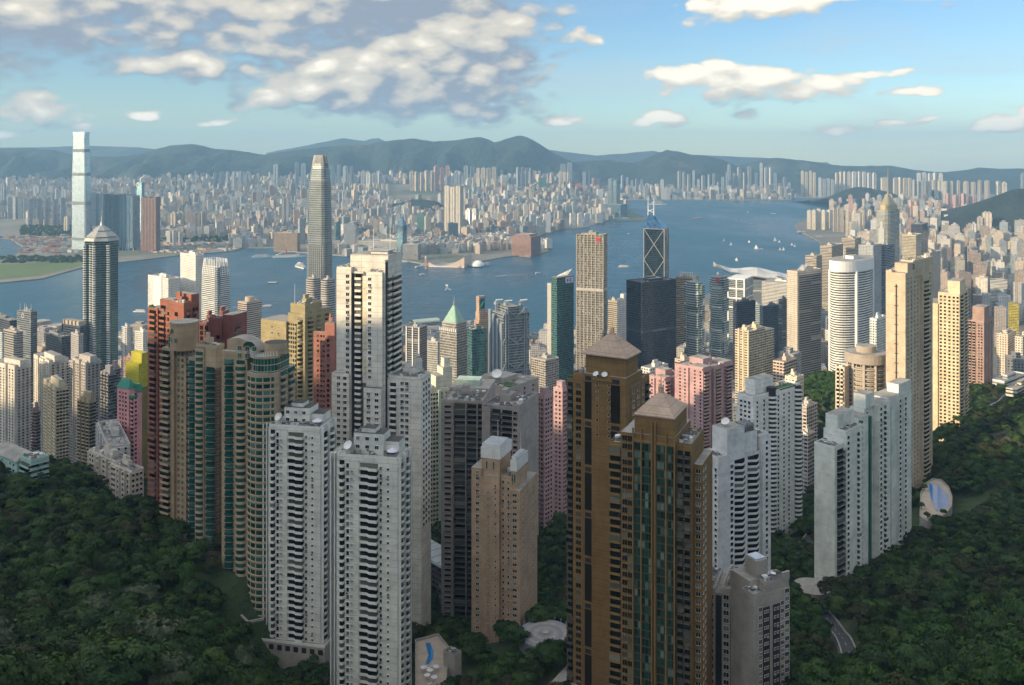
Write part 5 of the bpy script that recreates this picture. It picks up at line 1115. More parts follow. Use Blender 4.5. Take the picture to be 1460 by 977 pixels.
def chevron_tower(label, pl, pc, pr, pt, Y, house, seed):
    T = Tower('residential_tower', label, 'apartment tower', pl, pc, pr, pt, Y, 12, (.76, .77, .72), group=None); a, b, h = T.a, T.b, T.h; z0 = 4.0; k = a / 82.0  # metres per photo column along the front
    T.body([(a * .105, a, 0, b, 0, h), (0, a * .105, 1.8, b * .9, 0, h + .8), (a * .24, a * .44, -.5, 4, 0, h - 1)], [WALL, ROOF])
    for x in (0, a * .055): strip(T, 'fin', x, x + .5, .4, 1.78, 0, h + 1.2, WHITE)
    strip(T, 'glass_slot', a * .012 + .4, a * .055, 1.6, 1.79, 3, h - 2, GLD)
    wp = a * .085; plan = [(-wp / 2, 0), (-wp / 2, -.7), (-wp * .2, -1.5), (wp * .3, -1.5), (wp / 2, -.6), (wp / 2, 0)]
    bals(T, 'L', [a * .185], z0, h - 1, wp, 1.4, plan=plan)
    wins(T, 'L', [a * .275], z0, h - 2, 1.15, 1.75, off=-.5, split=1)
    w = a * .27; plan = [(-w / 2, 0), (-w / 2, -1.1), (-w * .08, -1.1), (w * .08, -2.1), (w / 2, -2.1), (w / 2, 0)]
    bals(T, 'L', [a * .585], z0, h - 1.5, w, 2.1, plan=plan)
    wins(T, 'L', [a * .755], z0, h - 2.2, .9, 1.3, split=1)
    T.rep('utility_ledge', (lambda q: (q.box(-.7, .7, -.55, 0, 0, .12, 0), q.box(-.45, .45, -.5, -.05, .12, .75, 1), q)[2])(MB()), [TRIM, STEEL], T.place('L', [a * .335], z0, h - 3, off=-.5), 40)
    wins(T, 'L', [a * .86], z0, h - 2.2, .8, .9, split=1)
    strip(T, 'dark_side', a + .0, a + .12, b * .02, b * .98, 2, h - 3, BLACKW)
    bals(T, 'R', [b * .2, b * .72], z0, h - 2, b * .3, 1.6, off=.12, plan=arc_plan(b * .3, 1.7))
    for y in (b * .02, b * .45, b * .95): strip(T, 'fin', a + .12, a + 1.3, y, y + .5, 0, h + 1, WHITE)
    T.roofkit(a * .11, a * .98, .3, b * .95, h, seed, plant=False, clutter=16)
    hh = T.z(house) - h; m_ = MB(); m_.box(a * .30, a * .74, b * .30, b * .9, h - .1, h + hh, 0, 1, bottom=False); m_.box(a * .16, a * .30, b * .2, b * .8, h - .1, h + hh * .5, 0, 1, bottom=False); m_.box(a * .74, a * .95, b * .4, b * .95, h - .1, h + hh * .65, 0, 1, bottom=False)
    m_.box(a * .4, a * .6, b * .4, b * .8, h + hh, h + hh + 1.6, 0, 1, bottom=False); m_.build('roof_house', [WALLP, DROOF], T.root)
    wins(T, 'L', [a * .36, a * .5, a * .64], h, h + hh, 1.5, 1.3, off=b * .30, fh=3.4, dz=.6)
    T.dish(a * .26, b * .1, h + hh * .3, 1.9, az=-.3, tilt=.9)
    m_ = MB(); x, y = a * .88, b * .25
    for i in range(8):
        A, B_ = 2 * math.pi * i / 8, 2 * math.pi * (i + 1) / 8; m_.face([(x + 2.4 * math.cos(A), y + 2.4 * math.sin(A), h + 2.6), (x + 2.4 * math.cos(B_), y + 2.4 * math.sin(B_), h + 2.6), (x, y, h + 3.9)])
    m_.cyl(x, y, .08, h, h + 3.8, 6); m_.build('canopy', [CANVAS], T.root)
    T.podium(3.5, 3); return T
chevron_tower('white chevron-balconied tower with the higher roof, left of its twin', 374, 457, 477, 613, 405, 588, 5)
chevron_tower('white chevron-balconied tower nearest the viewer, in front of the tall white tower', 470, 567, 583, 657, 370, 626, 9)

# the tall white slab tower behind them
T = Tower('residential_tower', 'tallest white panelled tower with black balcony strips and long roof antennas', 'apartment tower', 477, 549, 574, 366, 445, 15, (.72, .70, .64)); a, b, h = T.a, T.b, T.h
xb, xc, xd = T.ux(498), T.ux(514), T.ux(522); zl = T.z(387); zm = T.z(392)
T.body([(0, xb, 2, b, 0, zl), (xb, xc, 3.2, b, 0, zl - 1), (xc, xd, 2.2, b, 0, zl - 3), (xd, a - 1.5, 0, b * .9, 0, zm), (xb * .8, a - .2, 4.5, b - .2, zl - 3, h), (a - 1.5, a - .6, 1.5, b, 0, h - 2)], [WALLV, ROOF])
strip(T, 'balcony_recess', xb, xc, 3.1, 3.19, 2, zl - 2, BLACKW); strip(T, 'glass_strip', xc + .1, xd - .1, 2.08, 2.18, 2, T.z(550), GLD)
bals(T, 'L', [(xb + xc) / 2 + .6], T.z(640), zl - 2, (xc - xb) * .55, 1.3, off=3.1)
m_ = m_balcony((xd - xc) * .8, .5, 'solid', False, 2.0)
T.rep('cream_spandrel', (lambda q: (q.box(-(xd - xc) * .42, (xd - xc) * .42, -.35, 0, 0, 2.6, 0, 0), q)[1])(MB()), [plain('cream_paint', (.66, .58, .42), .7)], [p for i, p in enumerate(T.place('L', [(xc + xd) / 2], T.z(552), zl - 3, off=2.08)) if i % 4], 100)
wins(T, 'L', [T.ux(493)], T.z(640), zl - 2, 1.7, 1.5, off=2); wins(T, 'L', [T.ux(527)], T.z(548), zm - 1, 1.5, 1.35)
strip(T, 'black_side', a - .59, a - .45, 2, b - .3, 2, h - 3, BLACKW); bals(T, 'R', [b * .62], T.z(540), h - 8, b * .46, 1.5, off=-.45); bals(T, 'R', [b * .26], T.z(540), h - 8, b * .16, .9, off=-.45)
lw = T.ux(472); m_ = MB(); zlw = T.z(537); m_.box(lw, xb - .3, .6, b * .9, 0, zlw, 0, 1); m_.build('lower_wing', [WALLV, ROOF], T.root); wins(T, 'L', [T.ux(482), T.ux(491)], T.z(700), zlw - 1, 1.7, 1.5, off=.6)
zr = T.z(541); m_ = MB(); m_.box(a - .3, a + 17.5, 3.5, b * .75, 0, zr, 0, 1); m_.build('lower_wing', [WALLV, ROOF], T.root); wins(T, 'L', [a + 7.5, a + 10], T.z(700), zr - 1, 1.7, 1.5, off=3.5); bals(T, 'L', [a + 2.8], T.z(700), zr - 2, 3.4, 1.2, off=3.5)
zq = T.z(553); m_ = MB(); m_.box(xd - .4, a - 1.2, -2.2, 1, 0, zq, 0, 1); m_.build('lower_bay', [WALLV, DROOF], T.root); wins(T, 'L', [xd + 2.2, xd + 6.5], T.z(700), zq - 1.5, 1.9, 1.3, off=-2.2)
T.roofkit(0, xb, 2.3, b * .8, zl, 3, plant=False); wins(T, 'R', [b * .3, b * .45, b * .62], T.z(760), zr - 1, 1.3, 1.4, off=17.5, mats=WIND); T.roofkit(a, a + 17, 4, b * .74, zr, 5, clutter=10); T.roofkit(xd, a - 1.6, .2, 4.3, zm, 6, plant=False)
for x, y, q in ((xd - 2, b * .5, 30), (a - 3, b * .5, 44)): T.mast(x, b * .6, h, q * .42, .5)
strip(T, 'roof_canopy', xc, a - 2, b * .4, b * .8, h + 1.5, h + 1.9, STEEL); strip(T, 'roof_house', xc + 1, a - 3, b * .45, b * .75, h, h + 1.5, TRIM)

# the red and tan estate on the left
RED, TAN, TANL = (.30, .115, .08), (.42, .31, .20), (.46, .36, .24)
T = Tower('residential_tower', 'brick-red tower with balcony bays, tallest of the red and tan estate', 'apartment tower', 208, 262, 284, 430, 470, 34, RED, base=216); a, b, h = T.a, T.b, T.h
x1, x2 = T.ux(222), T.ux(241)
T.body([(0, x1, 1.2, b, 0, h - 6), (x1, x2, 2.6, b, 0, h - 1), (x2, a, 0, b, 0, h - 2), (a * .6, a - .2, b * .5, b, h - 2, h + 3)], [WALL, ROOF])
bals(T, 'L', [x1 * .5], 4, h - 7, x1 * .7, 1.2, off=1.2); bals(T, 'L', [x1 + (x2 - x1) * .25, x1 + (x2 - x1) * .75], 4, h - 4, (x2 - x1) * .4, 1.2, off=2.6)
wins(T, 'L', [x2 + (a - x2) * .5], h - 22, h - 3, 2.4, 2.0, fh=6, mats=WIND); bals(T, 'R', [b * .3, b * .7], h - 40, h - 4, b * .26, 1.2); T.roofkit(x2, a, 0, b * .5, h - 2, 2)
m_ = MB(); [m_.box(.3 + i * 1.1, 1.1 + i * 1.1, 1.4, 2.4, h - 6, h - 5.2 + (i % 3) * .3, 0) for i in range(4)]; m_.build('roof_planting', [plain('roof_leaves', (.03, .09, .02), .9)], T.root)
T = Tower('residential_tower', 'dark plum-red block between the red tower and the yellow one', 'apartment tower', 280, 330, 352, 458, 500, 18, (.22, .085, .08), base=214); a, b, h = T.a, T.b, T.h
T.body([(0, a * .34, 1.5, b, 0, h - 3), (a * .34, a * .72, 0, b, 0, h), (a * .72, a, 1.2, b, 0, h + 3)], [WALL, ROOF]); wins(T, 'L', [a * .1, a * .24], h - 60, h - 4, 1.8, 2.2, off=1.5, mats=WIND); wins(T, 'L', [a * .62], h - 60, h - 5, 2.0, 1.8, fh=6, mats=WIND); bals(T, 'R', [b * .4], h - 60, h - 3, b * .4, 1.1)
T.roofkit(a * .34, a * .72, 0, b, h, 3); T.roofkit(0, a * .33, 1.6, b, h - 3, 4, clutter=4)
T = Tower('residential_tower', 'tan tower with a drum penthouse and projecting balcony slabs', 'apartment tower', 231, 262, 281, 500, 446, 30, TAN, base=217); a, b, h = T.a, T.b, T.h
T.body([(0, a * .55, 0, b * .8, 0, h), (a * .55, a, 1.4, b, 0, h + 1)], [WALL, ROOF]); m_ = MB(); r = a * .42; m_.cyl(a * .78, b * .4, r, h, T.z(463), 24, 0, 1, bottom=False); m_.cyl(a * .78, b * .4, r + .3, T.z(463), T.z(460), 24, 0, 1); m_.build('drum_penthouse', [WALLP, ROOF], T.root)
bals(T, 'L', [a * .2], 4, h - 1, a * .38, 1.6); wins(T, 'L', [a * .66, a * .84], 4, h - 1, 1.3, 1.4, off=1.4, mats=WINT); wins(T, 'R', [b * .25, b * .5, b * .75], 4, h, 1.3, 1.4, mats=WINT)
for i, (x, z) in enumerate(((.70, .4), (.86, .4), (.74, .75), (.62, .7))):
    A = -math.pi / 2 + (x - .78) * 3; q = m_window(1.6, 2.2, 0, 1); o = q.build('window', WINT, T.root); o.location = (a * .78 + (r + .02) * math.cos(A), b * .4 + (r + .02) * math.sin(A), h + (T.z(463) - h) * z - 1); o.rotation_euler = (0, 0, A + math.pi / 2)
strip(T, 'glass_bay', a * .36, a * .53, -.8, .0, h, h + 7, facade('teal_bay', 3, 1.5, .9, .85, glass=(.01, .09, .08), bump=0, gmetal=.3, cfrac=.1))
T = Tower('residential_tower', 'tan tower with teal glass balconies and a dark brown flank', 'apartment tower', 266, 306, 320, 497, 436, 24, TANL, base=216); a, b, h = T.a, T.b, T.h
T.body([(0, a * .3, 1.0, b, 0, h - 6), (a * .3, a * .62, 0, b, 0, h - 1), (a * .62, a, .8, b, 0, h)], [WALL, ROOF]); bals(T, 'L', [a * .15], 4, h - 7, a * .24, 1.3, off=1, rail='glass', mats=BALT, plan=arc_plan(a * .26, 1.6)); bals(T, 'L', [a * .46], 4, h - 2, a * .28, 1.4, plan=arc_plan(a * .28, 1.5), mats=BALT); bals(T, 'L', [a * .82], 4, h - 9, a * .32, 1.5, off=.8, rail='glass', mats=BALT, plan=arc_plan(a * .32, 1.9))
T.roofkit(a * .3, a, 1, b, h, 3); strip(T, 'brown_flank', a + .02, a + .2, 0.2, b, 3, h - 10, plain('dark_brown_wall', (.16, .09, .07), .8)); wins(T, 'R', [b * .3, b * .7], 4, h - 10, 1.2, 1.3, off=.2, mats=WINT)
T = Tower('residential_tower', 'tan tower with an arched top and rounded teal-glazed corner', 'apartment tower', 316, 396, 420, 532, 414, 14, TANL, base=215); a, b, h = T.a, T.b, T.h
TB = facade('teal_bay', 3, 1.5, .9, .85); n = 14; xr = T.ux(352)
bow = [(xr + (a - xr) * i / n, -4.5 * math.sin(math.pi * i / n) ** .8) for i in range(n + 1)]
T.body([(0, xr, 0, b, 0, T.z(505)), (bow + [(a, b), (xr, b)], 0, h)], [WALL, ROOF])
BOW = facade('bow_glazing', 3.0, 3.4, .84, .62, glass=(.008, .05, .045), curtain=(.10, .2, .18), cfrac=.25, bump=.2, grough=.1, joint=.0)
m_ = MB(); bo = [(x, y - .12) for x, y in bow[1:-1]]
m_.prism(bo + [(bo[-1][0], .5), (bo[0][0], .5)], 4, h - 1, 0, 0, v0=4 - (h - 1) + .15); m_.build('bow_window_wall', [BOW], T.root)
T.rep('floor_band', (lambda q: (q.prism([(x - xr, y - .38) for x, y in bow] + [(a - xr, 0), (0, 0)], 0, .45, 0, 0, bottom=True), q)[1])(MB()), [TRIM], T.place('L', [xr], 4, h - 1))
bals(T, 'L', [xr * .3], 4, T.z(516), xr * .34, 1.5, rail='glass', mats=BALT, plan=arc_plan(xr * .36, 1.6)); bals(T, 'L', [xr * .76], 4, T.z(516), xr * .36, 1.7, mats=BALT, plan=arc_plan(xr * .4, 1.8))
bals(T, 'R', [b * .3, b * .75], 4, h, b * .3, 1.3, mats=BALT)
# penthouse: teal glass storeys on the terrace, drum and arched screen
m_ = MB(); P = [(xr + 1 + (a - xr - 2) * i / n, 1.2 - 4 * math.sin(math.pi * i / n) ** .8) for i in range(n + 1)] + [(a - 1, b * .8), (xr + 1, b * .8)]; m_.prism(P, h, h + 6.5, 0, 1); m_.build('penthouse', [TB, ROOF], T.root)
m_ = MB(); m_.prism([(x, y - .3) for x, y in P], h + 6.5, h + 7.6, 0, 1, bottom=True); m_.build('penthouse_cornice', [TRIM, ROOF], T.root); m_ = MB(); [m_.bar((x, y - .2, h + 7.6), (x, y - .2, h + 9.8), .2) for x, y in P[:-2]]; m_.build('terrace_railing', [WHITE], T.root)
m_ = MB(); m_.cyl(a * .84, b * .42, 5.2, h + 7.6, h + 12.6, 24, 0, 1, bottom=False); m_.build('drum', [WALLP, DROOF], T.root)
m_ = MB(); z5 = T.z(505); L0, L1 = xr * .1, a * .62; prof = [(L0 + (L1 - L0) * i / 12, T.z(490) + (1.6 * math.sin(math.pi * i / 12) - 5.0 * (i / 12) ** 2.4)) for i in range(13)]
for (xa, za), (xb_, zb_) in zip(prof, prof[1:]): m_.face([(xa, 2.5, z5 - .2), (xb_, 2.5, z5 - .2), (xb_, 2.5, zb_), (xa, 2.5, za)], [(xa, 0), (xb_, 0), (xb_, 6), (xa, 6)], 0); m_.face([(xa, 2.5, za), (xb_, 2.5, zb_), (xb_, b * .7, zb_), (xa, b * .7, za)], None, 1); m_.face([(xb_, b * .7, z5), (xa, b * .7, z5), (xa, b * .7, za), (xb_, b * .7, zb_)], None, 0)
m_.face([(L0, b * .7, z5), (L0, 2.5, z5), (L0, 2.5, prof[0][1]), (L0, b * .7, prof[0][1])], None, 0); m_.face([(L1, 2.5, z5), (L1, b * .7, z5), (L1, b * .7, prof[-1][1]), (L1, 2.5, prof[-1][1])], None, 0); m_.build('arched_penthouse', [WALLP, ROOF], T.root)
m_ = MB(); cx_, cz_ = xr * .98, z5 + (T.z(490) - z5) * .38; m_.face([(cx_ + 3.2 * math.cos(math.pi * i / 10), 2.42, cz_ + 2.6 * math.sin(math.pi * i / 10)) for i in range(11)], None, 0); m_.build('arched_window', [GLT], T.root)
wins(T, 'L', [xr * .72, xr * 1.02, xr * 1.3], z5 - 5, z5 + 3.2, 2.0, 2.0, off=-.05, mats=WINT, fh=3.4)

T = Tower('residential_tower', 'dull yellow tower with stacked round balconies beside the tall white one', 'apartment tower', 372, 432, 472, 462, 600, 30, (.35, .30, .17), base=170); a, b, h = T.a, T.b, T.h
xm, xn = T.ux(408), T.ux(420)
T.body([(0, xm, 0, b * .7, 0, h), (xm, a, 1.8, b, 0, h + 6), (xm + 1, a - 1, 3, b * .7, h + 6, T.z(438)), (a - 8, a + 0, b * .3, b, h + 6, T.z(446))], [WALL, ROOF]); strip(T, 'grey_bay', xm + .2, xn, 1.4, 1.79, 2, h - 1, facade('grey_bay_facade', 3, 2, .7, .6, glass=(.02, .025, .03), bump=.2)); bals(T, 'L', [xn + (a - xn) * .45], 20, h + 4, (a - xn) * .6, 1.6, off=1.8, plan=arc_plan((a - xn) * .6, 2.2))
bals(T, 'R', [b * .25, b * .55, b * .85], 20, h + 4, b * .16, 1.4, plan=arc_plan(b * .18, 1.8)); wins(T, 'L', [xm * .45, xm * .7], h - 14, h - 2, 1.6, 1.0, fh=4); T.roofkit(xm + 1, a - 1, 3, b * .7, T.z(438), 4); T.mast(xm + 3, 5, T.z(438), 14, .4); T.dish(a - 4, b * .5, T.z(446), 1.6)
T = Tower('residential_tower', 'salmon-pink tower squeezed between the yellow and tall white towers', 'apartment tower', 445, 477, 482, 464, 545, 20, (.34, .15, .12), base=180); a, b, h = T.a, T.b, T.h; xs_ = T.ux(463)
T.body([(0, xs_, 1.5, b, 0, T.z(476)), (xs_, a, 0, b, 0, h)], [WALLP, ROOF]); wins(T, 'L', [xs_ * .35, xs_ * .62, xs_ * .85], 10, T.z(478), 1.1, 1.2, off=1.5, mats=WIND); wins(T, 'L', [xs_ + (a - xs_) * .35], 10, h - 8, 1.6, 1.6, mats=WIND); T.roofkit(xs_, a, 0, b, h, 2, clutter=3)

# left estate
def estate_tower(label, pl, pc, pr, pt, Y, th, col, base, style=None, group=None, steps=1, seed=1):
    T = Tower('residential_tower', label, 'apartment tower', pl, pc, pr, pt, Y, th, col, base=base, group=group); a, b, h = T.a, T.b, T.h; n = 3; rr = random.Random(seed)
    v = [(a * i / n, a * (i + .74) / n, 0, b, 0, h - rr.choice([0, 1.5, 3])) for i in range(n)] + [(a * .1, a * .9, 2.2, b - .5, 0, h - 1.2), (a * .4, a - .2, b * .2, b * .6, h - 2, h + 5)]
    m_ = MB()
    for q in v: m_.prism([(q[0], q[2]), (q[1], q[2]), (q[1], q[3]), (q[0], q[3])], q[4], q[5], 0, 1, v0=q[4])
    m_.build('body', [WALL, ROOF], T.root); us = [a * (i + t_) / n for i in range(n) for t_ in (.2, .54)]
    wins(T, 'L', us, 6, h - 4, 1.9, 1.6, cap=60, mats=WIND, split=1, hood=.5); wins(T, 'L', [a * (i + .87) / n for i in range(n - 1)], 6, h - 4, 1.0, 1.2, off=2.2, cap=100, mats=WIND, split=1)
    wins(T, 'R', [b * (j + .5) / 4 for j in range(4)], 6, h - 4, 2.0, 1.6, cap=160, mats=WIND, split=1)
    T.roofkit(a * .12, a * .88, 2.4, b - .8, h - 1.2, seed, clutter=8); return T
estate_tower('white estate tower at the west edge, sunlit on its upper floors', -14, 24, 48, 522, 950, 30, (.66, .63, .57), 60, seed=2)
estate_tower('white stepped estate tower behind the cream sunlit block', 48, 72, 100, 515, 980, 44, (.66, .63, .56), 60, seed=4)
estate_tower('grey mottled estate tower right of the white stepped one', 98, 124, 147, 516, 960, 36, (.46, .43, .41), 60, seed=6)
estate_tower('cream block lit down its full front, before the white estate', 62, 80, 98, 551, 800, 48, (.70, .60, .42), 95, seed=8)
estate_tower('olive-tan block in shade right of the cream one', 110, 128, 136, 568, 780, 30, (.42, .34, .22), 100, seed=10)
estate_tower('dark grey block between the olive block and the pink tower', 143, 155, 166, 530, 900, 36, (.24, .24, .26), 75, seed=12)
estate_tower('narrow plum-grey block left of the green-roofed pink tower', 155, 163, 172, 522, 980, 30, (.36, .29, .30), 60, seed=14)
estate_tower('brown slit-like tower wedged between the white and cream blocks', 46, 52, 57, 582, 850, 20, (.30, .22, .20), 85, seed=15)
T = Tower('residential_tower', 'pink tower with green hipped roofs', 'apartment tower', 167, 188, 204, 556, 640, 32, (.66, .32, .33), base=150); a, b, h = T.a, T.b, T.h
T.body([(0, a * .8, 0, b, 0, h), (a * .8, a, 1.6, b * .9, 0, h - 4)], [WALLP, ROOF]); wins(T, 'L', [a * .2, a * .4, a * .6], 6, h - 2, 1.3, 1.3, mats=WIND, split=1); bals(T, 'L', [a * .9], 6, h - 6, a * .16, 1.0, off=1.6); wins(T, 'R', [b * .35], 6, h - 2, 1.2, 1.3, mats=WIND, split=1)
GRN = plain('green_roof_tile', (.02, .20, .14), .5, var=.15); m_ = MB(); m_.prism([(-.5, -.5), (a * .8 + .3, -.5), (a * .8 + .3, b * .55), (-.5, b * .55)], h, h + 6, 0, 0, poly2=[(2, 2.5), (a * .8 - 2, 2.5), (a * .8 - 2, b * .55 - 2), (2, b * .55 - 2)]); m_.prism([(a * .45, b * .56), (a + .3, b * .56), (a + .3, b + .3), (a * .45, b + .3)], h - 2, h + 2.5, 0, 0, poly2=[(a * .6, b * .66), (a - 1, b * .66), (a - 1, b - 1.2), (a * .6, b - 1.2)]); m_.build('hipped_roof', [GRN], T.root); strip(T, 'green_cornice', a * .8 + .31, a + .4, -.3, b * .5, h - 6, h - 4.2, GRN)
T = Tower('residential_tower', 'tower wrapped in olive and yellow scaffold netting behind the pink one', 'apartment tower', 180, 198, 212, 520, 700, 35, (.42, .40, .05), base=130); a, b, h = T.a, T.b, T.h; T.body([(0, a, 0, b, 0, h), (a * .2, a, b * .3, b, h, h + 8)], [wallmat('netting_wall', 2.0, .2, .5, 2.5), ROOF], color=(.20, .17, .05)); strip(T, 'yellow_netting', -.2, a + .2, -.2, b * .9, h - 18, h + .3, wallmat('netting_wall', 2.0), color=(.46, .44, .04)); strip(T, 'yellow_netting', a * .2 - .2, a + .2, b * .3 - .2, b * .9, h + .4, h + 8.3, wallmat('netting_wall', 2.0), color=(.5, .46, .05))
for k, (pl, pc, pr, pt, Y, th, lab, col) in enumerate([(125, 162, 186, 660, 545, 40, 'low cream block with a flat grey roof, left of the pink tower foot', (.60, .54, .46)), (137, 152, 186, 640, 590, 60, 'low grey block with white roof beams behind the cream blocks', (.52, .52, .52)), (157, 186, 205, 675, 510, 38, 'low cream block with white piers, nearest of the low group', (.64, .58, .50))]):
    T = Tower('residential_block', lab, 'apartment block', pl, pc, pr, pt, Y, th, col, base=195 - k * 2); a, b, h = T.a, T.b, T.h; T.body([(0, a * .45, 0, b, 0, h), (a * .45, a, .8, b, 0, h - 1)], [WALL, ROOF])
    for q in (.02, .3, .44, .72, .97): strip(T, 'pier', a * q - .3, a * q + .3, -.5, .75, 0, h + .4, TRIM)
    wins(T, 'L', [a * q for q in (.1, .2, .38)], 2, h, 1.3, 1.3, mats=WIND, split=1); wins(T, 'L', [a * q for q in (.56, .64, .8, .9)], 2, h - 1, 1.3, 1.3, off=.8, mats=WIND, split=1); wins(T, 'R', [b * q for q in (.2, .5, .8)], 2, h, 1.2, 1.2, mats=WIND, split=1); T.roofkit(0, a, .9, b, h, k, clutter=10)
T = Tower('residential_block', 'pale turquoise low block with grey roofs above the near woods', 'apartment block', -40, 40, 70, 660, 480, 38, (.40, .60, .56), base=226); a, b, h = T.a, T.b, T.h
T.body([(0, a * .82, 0, b * .5, 0, h - 2), (a * .82, a, 1.5, b, 0, h), (a * .3, a * .8, b * .5, b, 0, h - 1)], [WALL, ROOF]); wins(T, 'L', [a * q for q in (.30, .36, .50, .56, .7, .76)], 0, h - 3, 1.2, 1.0, mats=WIND, split=1); bals(T, 'L', [a * .91], 0, h - 1, a * .14, 1.1, off=1.5); wins(T, 'R', [b * q for q in np.linspace(.1, .92, 8)], 0, h - 1, 1.5, 1.1, mats=WIND, split=1)
m_ = MB(); m_.prism([(-1, -1), (a * .83, -1), (a * .83, b * .52), (-1, b * .52)], h - 2, h + .5, 0, 0, poly2=[(2, 3), (a * .8, 3), (a * .8, b * .5), (2, b * .5)]); m_.build('pitched_roof', [ROOF], T.root); T.roofkit(a * .82, a, 1.6, b, h, 2, plant=False)

# centre
T = Tower('residential_tower', 'cream and pale green slab tower running back from its sunlit end wall', 'apartment tower', 601, 612, 647, 556, 610, 62, (.66, .66, .54), base=150); a, b, h = T.a, T.b, T.h
T.body([(0, a, 0, b, 0, h), (a * .1, a * .9, b * .3, b * .62, h, h + 8), (a * .1, a * .8, b * .62, b, h, h + 13), (a * .3, a * .7, b * .7, b * .95, h + 13, h + 19)], [WALL, ROOF]); wins(T, 'L', [a * .3, a * .7], 10, h - 2, 1.3, 1.3, mats=WIND, split=1); wins(T, 'R', [b * q for q in (.08, .2, .32, .5, .7, .88)], 10, h - 2, 1.3, 1.4, mats=WIND, split=1, cap=160); T.roofkit(0, a, 0, b * .3, h, 3, plant=False, clutter=12)
strip(T, 'green_bay', a + .02, a + 1.2, b * .36, b * .46, 5, h - 1, plain('pale_green_wall', (.44, .54, .46), .8))
T = Tower('residential_tower', 'white tower head with stepped top between the tall white and cream slab towers', 'apartment tower', 578, 598, 604, 516, 560, 20, (.60, .61, .60), base=165); a, b, h = T.a, T.b, T.h; T.body([(0, a, 0, b, 0, T.z(548)), (a * .3, a, 1, b, T.z(548), T.z(528)), (a * .5, a * .95, 2, b - 1, T.z(528), h)], [WALL, ROOF]); wins(T, 'L', [a * .25, a * .75], 8, T.z(550), 1.3, 1.3, mats=WIND); T.roofkit(a * .5, a * .95, 2, b - 1, h, 2, clutter=3)
TAUPE = (.37, .33, .31)
T = Tower('residential_tower', 'taupe slab tower with tiers of black caged balconies, left of its stepped neighbour', 'apartment tower', 629, 688, 693, 575, 500, 8, TAUPE, base=158); a, b, h = T.a, T.b, T.h; g1, g2, g3 = T.ux(646), T.ux(664), T.ux(680)
T.body([(0, g1, 0, b * 2, 0, h), (g1, a, 1.8, b * 2, 0, h - .6), (0, a, b * 2, b * 2 + 22, 0, h + 2)], [WALL, ROOF]); wins(T, 'L', [g1 * .55], 6, h - 1, g1 * .5, 1.1, split=3, mats=WIND)
for x0, x1 in ((g1, g2), (g2, g3), (g3, a)): bals(T, 'L', [(x0 + x1) / 2], 6, h - 1, (x1 - x0) * .88, 1.7, off=1.8, rail='grey', mats=BALD)
for x in (g1, g2, g3, a): strip(T, 'pier', x - .25, x + .25, 0, 1.78, 0, h, TRIM)
wins(T, 'R', [3, 8, 13], 6, h - 1, 1.2, 1.2, mats=WIND, split=1); T.roofkit(0, a, .3, b * 2, h, 4, clutter=18); strip(T, 'pale_roof_tank', a * .1, a * .7, b * 2 + 6, b * 2 + 16, h + 2, h + 5, plain('pale_green_wall', (.44, .54, .46)))
T = Tower('residential_tower', 'taupe stepped tower with a blank mauve flank and black flat roof', 'apartment tower', 687, 742, 766, 585, 478, 22, TAUPE, base=162); a, b, h = T.a, T.b, T.h; g1, g2, g3 = T.ux(699), T.ux(713), T.ux(731)
T.body([(0, g1, 0, b, 0, h), (g1, g3, 1.8, b, 0, h - .5), (g3, a, -1, b * 1.0, 0, T.z(580))], [WALLP, DROOF]); bals(T, 'L', [(g1 + g2) / 2], 6, h - 1, (g2 - g1) * .9, 1.7, off=1.8, rail='grey', mats=BALD); bals(T, 'L', [(g2 + g3) / 2], 6, h - 1, (g3 - g2) * .9, 1.7, off=1.8, rail='grey', mats=BALD); wins(T, 'L', [g3 + (a - g3) * .3, g3 + (a - g3) * .55], 6, h, 1.0, 1.2, off=-1, mats=WIND, split=1)
T.roofkit(g3, a, -.8, b, T.z(580), 3, plant=False, clutter=6); T.roofkit(0, g3, 2, b, h - .3, 5, clutter=6)
T = Tower('residential_tower', 'taupe low-roofed block with a large satellite dish behind the caged balconies', 'apartment tower', 668, 727, 768, 555, 565, 36, (.42, .36, .33), base=140); a, b, h = T.a, T.b, T.h; T.body([(0, a, 0, b, 0, h), (a * .2, a * .7, b * .2, b * .7, h, h + 4)], [WALLP, ROOF]); wins(T, 'R', [b * q for q in (.2, .5, .8)], h - 30, h - 1, 1.3, 1.2, mats=WIND); T.roofkit(0, a, 0, b, h, 4, plant=False, clutter=14); T.dish(a * .55, b * .2, h + 3, 3.2, az=.4, tilt=.8)
m_ = MB(); m_.box(a * .62, a * .95, b * .1, b * .35, h, h + .9, 0); m_.build('roof_planting', [plain('roof_leaves', (.03, .09, .02))], T.root)
for pl, pc, pr, pt, Y, lab, th in [(765, 776, 789, 566, 600, 'narrow mauve-pink tower right of the blank mauve flank', 40), (789, 802, 812, 556, 640, 'narrow pink tower seen left of the gold-brown pyramid tower', 36)]:
    T = Tower('residential_tower', lab, 'apartment tower', pl, pc, pr, pt, Y, th, (.50, .33, .34), base=130); a, b, h = T.a, T.b, T.h; T.body([(0, a, 0, b, 0, h), (a * .2, a * .8, b * .2, b * .7, h, h + 5)], [WALL, ROOF]); wins(T, 'L', [a * .3, a * .7], 6, h - 1, 1.2, 1.3, mats=WIND, split=1); wins(T, 'R', [b * .2, b * .45, b * .75], 6, h - 1, 1.2, 1.3, mats=WIND, split=1); T.roofkit(0, a, 0, b, h, 3, plant=False, clutter=4)
